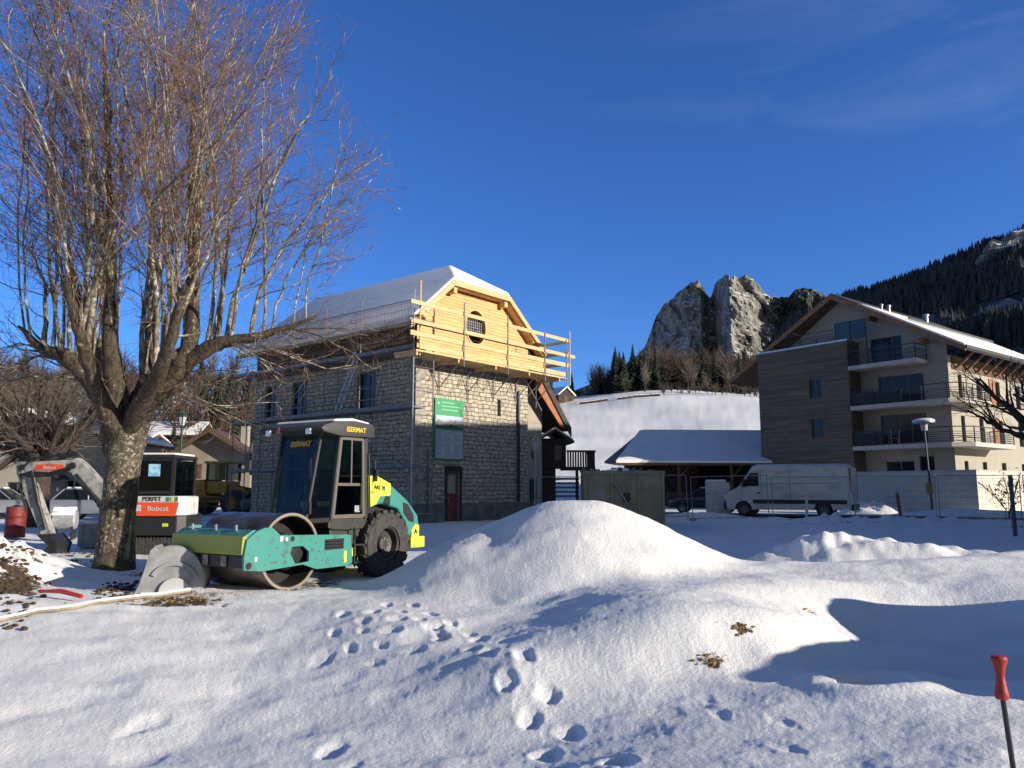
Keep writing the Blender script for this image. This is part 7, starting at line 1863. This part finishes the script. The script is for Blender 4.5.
# ------------------------------------------------------------------ left background houses
def chalet(name, loc, rz, W, D, Hh, pitch, wallm, label, win, roofm='tile', snow=False, cat='house', ov=.7, shut=None):
    r = empty(name, loc, rz); tag(r, label, cat); mb = MB()
    wallgrid(mb, 'y', 0, 0, W, -1, Hh, [w for w in win if w[3] < Hh], -1, .2)
    zr_ = Hh + pitch*W/2; mb.prism([(0, Hh), (W, Hh), (W/2, zr_)], 0, .02, 'y'); mb.box(0, .02, .02, D, -1, Hh); mb.box(W - .02, W, .02, D, -1, Hh); mb.box(.02, W - .02, D - .02, D, -1, Hh)
    mb.build('wall', wallm, r); mb = MB(); mb.box(.1, W - .1, .25, .28, -1, Hh - .1); mb.build('interior_wall', M['interior'], r)
    for w in win: window(r, 'y', 0 if w[3] < Hh else -.02, -1, *w, M['frame_white'], .15 if w[3] < Hh else .0, 2, 1)
    if shut:
        for (a, b, e, f) in shut: mb = MB(); mb.box(a, b, -.05, -.004, e, f); mb.build('shutter', M['brownwood'], r)
    mb = MB(); zo = Hh - ov*pitch
    mb.prism([(-ov, zo), (W/2, zr_), (W + ov, zo), (W + ov, zo + .2), (W/2, zr_ + .25), (-ov, zo + .2)], -1.1, D + .5, 'y'); rf = mb.build('roof', M[roofm], r)
    if snow:
        mb = MB(); mb.prism([(-ov + .05, zo + .22), (W/2, zr_ + .27), (W + ov - .05, zo + .22), (W + ov - .1, zo + .45), (W/2, zr_ + .52), (-ov + .1, zo + .45)], -1.0, D + .4, 'y'); mb.build('snow_cover', M['snow'], rf)
    mb = MB(); mb.prism([(-ov - .05, zo + .12), (W/2, zr_ + .14), (W + ov + .05, zo + .12), (W + ov + .05, zo - .12), (W/2, zr_ - .12), (-ov - .05, zo - .12)], -1.14, -1.103, 'y'); mb.build('barge_board', M['brownwood'], rf)
    mb = MB(); mb.box(W*.72, W*.72 + .6, D*.4, D*.4 + .6, zr_ - W*.22*pitch - .3, zr_ + .7); mb.build('chimney', M['render'], rf); return r
p = at(172, 470, 60); c1 = chalet('grey_house', (p.x, 60, .3), math.radians(5), 5.9, 8, 4.0, .62, mat('warm_grey_render', (.27, .225, .17), .9, var=.15, vscale=1.5), 'grey gabled house with brown shutters behind the yellow loader', [(1.1, 1.9, 2.2, 3.3), (3.7, 4.4, 2.0, 3.3)], shut=[(.75, 1.07, 2.2, 3.3), (1.93, 2.25, 2.2, 3.3), (3.35, 3.67, 2.0, 3.3), (4.43, 4.75, 2.0, 3.3)])
mb = MB(); mb.prism([(-.3, 1.35), (3.0, 1.35), (3.0, 1.5), (-.3, 1.5)], -1.4, -.1, 'y'); aw = mb.build('awning', M['snow'], c1, bevel=.05)
p = at(-40, 470, 44); chalet('cream_house', (p.x, 44, .3), math.radians(3), 8.0, 8, 4.2, .3, M['render'], 'cream house with a tall window at the left edge behind the excavator arm', [(2.0, 3.0, .8, 2.4), (3.4, 4.0, 2.9, 3.8), (5.9, 6.8, .3, 1.9)], snow=True)
# small gabled porch
p = at(23, 500, 40); pr_ = empty('garden_shed', (p.x - .4, 40, .2), .05); tag(pr_, 'small cream gabled shed with dark glazed door at the left edge', 'shed')
mb = MB(); wallgrid(mb, 'y', 0, -1.2, 1.2, -.2, 2.1, [(-.5, .5, 0, 1.8)], -1, .2); mb.prism([(-1.2, 2.1), (1.2, 2.1), (0, 3.1)], 0, .02, 'y'); mb.box(-1.2, -1.18, .02, 2, -.2, 2.1); mb.box(1.18, 1.2, .02, 2, -.2, 2.1); mb.build('wall', M['render'], pr_)
window(pr_, 'y', 0, -1, -.5, .5, 0, 1.8, M['frame'], .15, 2, 1, name='door')
mb = MB(); mb.prism([(-1.5, 1.95), (0, 3.25), (1.5, 1.95), (1.5, 2.05), (0, 3.37), (-1.5, 2.05)], -.3, 2.2, 'y'); mb.build('roof', M['tile'], pr_)
for (px, py, Y, W, nm) in ((178, 430, 92, 11.0, 'brown hillside house with snowy roof above the grey gabled house'), (228, 428, 104, 9.5, 'hillside house with snowy roof just left of the stone building'), (40, 432, 95, 12, 'hillside house with snowy roof behind the dark pollarded tree'), (-70, 430, 100, 12, 'hillside house with snowy roof beyond the left edge'), (92, 415, 118, 10, 'highest hillside house seen between the lime tree limbs')):
    p = at(px, py, Y); x = p.x - W/2; chalet('hillside_house', (x, Y, gz(p.x, Y) + .3), math.radians(80 if W > 10 else 95), 7.5, W, 3.4, .42, M['brownwood'], nm, [(1.2, 2.2, 1.4, 2.5), (4.6, 5.6, 1.4, 2.5)], snow=True)
# hedges near the grey house
def hedge(loc, dims, seed, label, m='hedge'):
    R4 = np.random.RandomState(seed); n_ = 5200; P4 = R4.rand(n_, 3) - .5; P4 *= 2; q = np.abs(P4).max(1); P4 = P4 * (.75 + .25 * R4.rand(n_, 1)) * (1 + .25 * np.sin(P4[:, :1]*5 + seed))
    P4 = P4 * np.array(dims) / 2; P4[:, 2] += dims[2] / 2; dd = R4.randn(n_, 2, 3) * .10
    V4 = np.concatenate([P4[:, None], P4[:, None] + dd[:, :1], P4[:, None] + dd[:, 1:]], 1).reshape(-1, 3); me = npmesh('foliage', V4, None, np.arange(n_*3).reshape(-1, 3), False); me.materials.append(M[m])
    r = empty('hedge', loc); tag(r, label, 'hedge'); o = link(bpy.data.objects.new('foliage', me)); o.parent = r
    st_ = [(np.array([(x, 0, -.3), (x + .1, 0, dims[2]*.5), (x, .1, dims[2]*.85)]), np.array([.06, .05, .02]), 5) for x in np.linspace(-dims[0]*.4, dims[0]*.4, 5)]; treepart('stem', st_, M['darkbark'], r)
p = at(190, 440, 66); hedge((p.x, 66, gz(p.x, 66)), (7, 3, 4.4), 1, 'olive green evergreen hedge above the roof of the grey house')
p = at(243, 450, 64); hedge((p.x, 64, gz(p.x, 64)), (5, 3, 4.6), 2, 'dark evergreen hedge between the grey house and the stone building')
# wooden balcony rail / orange sign at the right of the grey house
p = at(256, 458, 47); o = empty('site_sign', (p.x, 47, .3)); tag(o, 'small orange and white sign on a post beside the stone building', 'sign')
mb = MB(); mb.tube([(0,0,-.2), (0,0,2.3)], .04, 8); mb.build('post', M['galv'], o); mb = MB(); mb.box(-.35, .35, -.06, -.042, 2.2, 3.0); mb.build('panel', mat('orange_panel', (.75, .22, .04), .5), o); mb = MB(); mb.box(-.2, .2, -.065, -.061, 2.3, 2.45); mb.build('white_band', M['white'], o)
# far fence beside the grey house
o = empty('wooden_fence', (-22, 43.2, .2), .05); tag(o, 'low brown wooden rail fence running behind the parked cars', 'fence')
for k in range(9): mb = MB(); mb.box(k*1.6, k*1.6 + .1, 0, .1, -.2, 1.0); mb.build('post', M['brownwood'], o)
for z in (.45, .85): mb = MB(); mb.box(-.1, 13.0, -.04, -.002, z, z + .12); mb.build('rail', M['brownwood'], o)

# hilltop cabin and stone wall on the crest
p = at(570, 399, 168); zc = gz(p.x, 168)
CA = empty('cabin', (p.x - 2.5, 168, zc - .2), math.radians(35)); tag(CA, 'tiny dark cabin with bright snowy roof on the hilltop skyline', 'cabin')
mb = MB(); mb.box(0, 4.2, 0, 4.5, -1, 2.0); mb.prism([(0, 2.0), (4.2, 2.0), (2.1, 3.6)], 0, 4.5, 'y'); mb.build('wall', M['oldwood'], CA)
mb = MB(); mb.prism([(-.4, 1.8), (2.1, 3.7), (4.6, 1.8), (4.6, 2.05), (2.1, 4.0), (-.4, 2.05)], -.5, 5, 'y'); mb.build('roof_snow', M['snow'], CA); mb = MB(); mb.box(1.6, 2.5, -.05, -.004, 0, 1.7); mb.build('door', M['brownwood'], CA)
for (pa_, pb_, Y, lb) in (((580, 402), (608, 396), 160, 'long dark wood stack running right from the hilltop cabin'), ((618, 397), (660, 390), 158, 'dark retaining wall at the edge of the crest wood')):
    a_, b_ = at(*pa_, Y), at(*pb_, Y); o = empty('retaining_wall', (0, 0, 0)); tag(o, lb, 'wall'); mb = MB(); n_ = 8
    for k in range(n_):
        x0_, x1_ = a_.x + (b_.x - a_.x)*k/n_, a_.x + (b_.x - a_.x)*(k+1)/n_; z_ = gz(x0_, Y); mb.box(x0_, x1_ - .01, Y, Y + .8, z_ - 1, z_ + .5)
    mb.build('wall', M['oldwood'], o)
    mb = MB()
    for k in range(n_):
        x0_, x1_ = a_.x + (b_.x - a_.x)*k/n_, a_.x + (b_.x - a_.x)*(k+1)/n_; z_ = gz(x0_, Y); mb.box(x0_, x1_ - .02, Y + .05, Y + .75, z_ + .505, z_ + .6)
    mb.build('snow_cap', M['snow'], o)

# ------------------------------------------------------------------ unseen block added beyond the right edge so its long shadow covers the middle ground
NB = empty('shade_block', (0, 0, 0))
def ap(a, p): return Vector((.415*p + .91*a, .91*p - .415*a, 0))
q = ap(12.0, 18.3); NB.location = (q.x, q.y, 0); NB.rotation_euler = (0, 0, math.atan2(.91, .415)); tag(NB, 'unseen cream residential block added beyond the right edge to shade the middle ground', 'apartment building')
Ln, Dn, Hn = 31.0, 11.0, 11.9   # local x along p, local y = -a side (towards the view), block extends to -y
hN = [(1.8 + 3.4*i, 3.0 + 3.4*i, 1.0 + 2.8*j, 2.5 + 2.8*j) for i in range(9) for j in range(4)]
mb = MB(); wallgrid(mb, 'y', 0, 0, Ln, -.5, Hn, hN, 1, .2); mb.box(0, .02, -Dn, -.002, -.5, Hn); mb.box(Ln - .02, Ln, -Dn, -.002, -.5, Hn); mb.box(.02, Ln - .02, -Dn, -Dn + .02, -.5, Hn); mb.build('wall', M['render'], NB)
for h in hN: window(NB, 'y', 0, 1, *h, M['frame'], .16, 2, 1)
mb = MB(); mb.prism([(.9, Hn - .3), (-Dn/2, Hn + 1.3), (-Dn - .9, Hn - .3), (-Dn - .9, Hn - .1), (-Dn/2, Hn + 1.55), (.9, Hn - .1)], -.4, Ln + .8, 'x'); rf = mb.build('roof', M['brownwood'], NB)
mb = MB(); mb.prism([(.85, Hn - .08), (-Dn/2, Hn + 1.58), (-Dn - .85, Hn - .08), (-Dn - .8, Hn + .1), (-Dn/2, Hn + 1.8), (.8, Hn + .1)], -.35, Ln + .75, 'x'); mb.build('snow_cover', M['snow'], rf)
q = ap(9.3, 31.0); bare_tree('bare_tree', (q.x, q.y, .0), 13.0, 2.4, 41, .25, 4.0, 'tall bare tree beside the unseen block beyond the right edge', thin=1.6, bstep=.5, tstep=.3, nst=14)
# purge unused leftovers
bpy.context.view_layer.update()
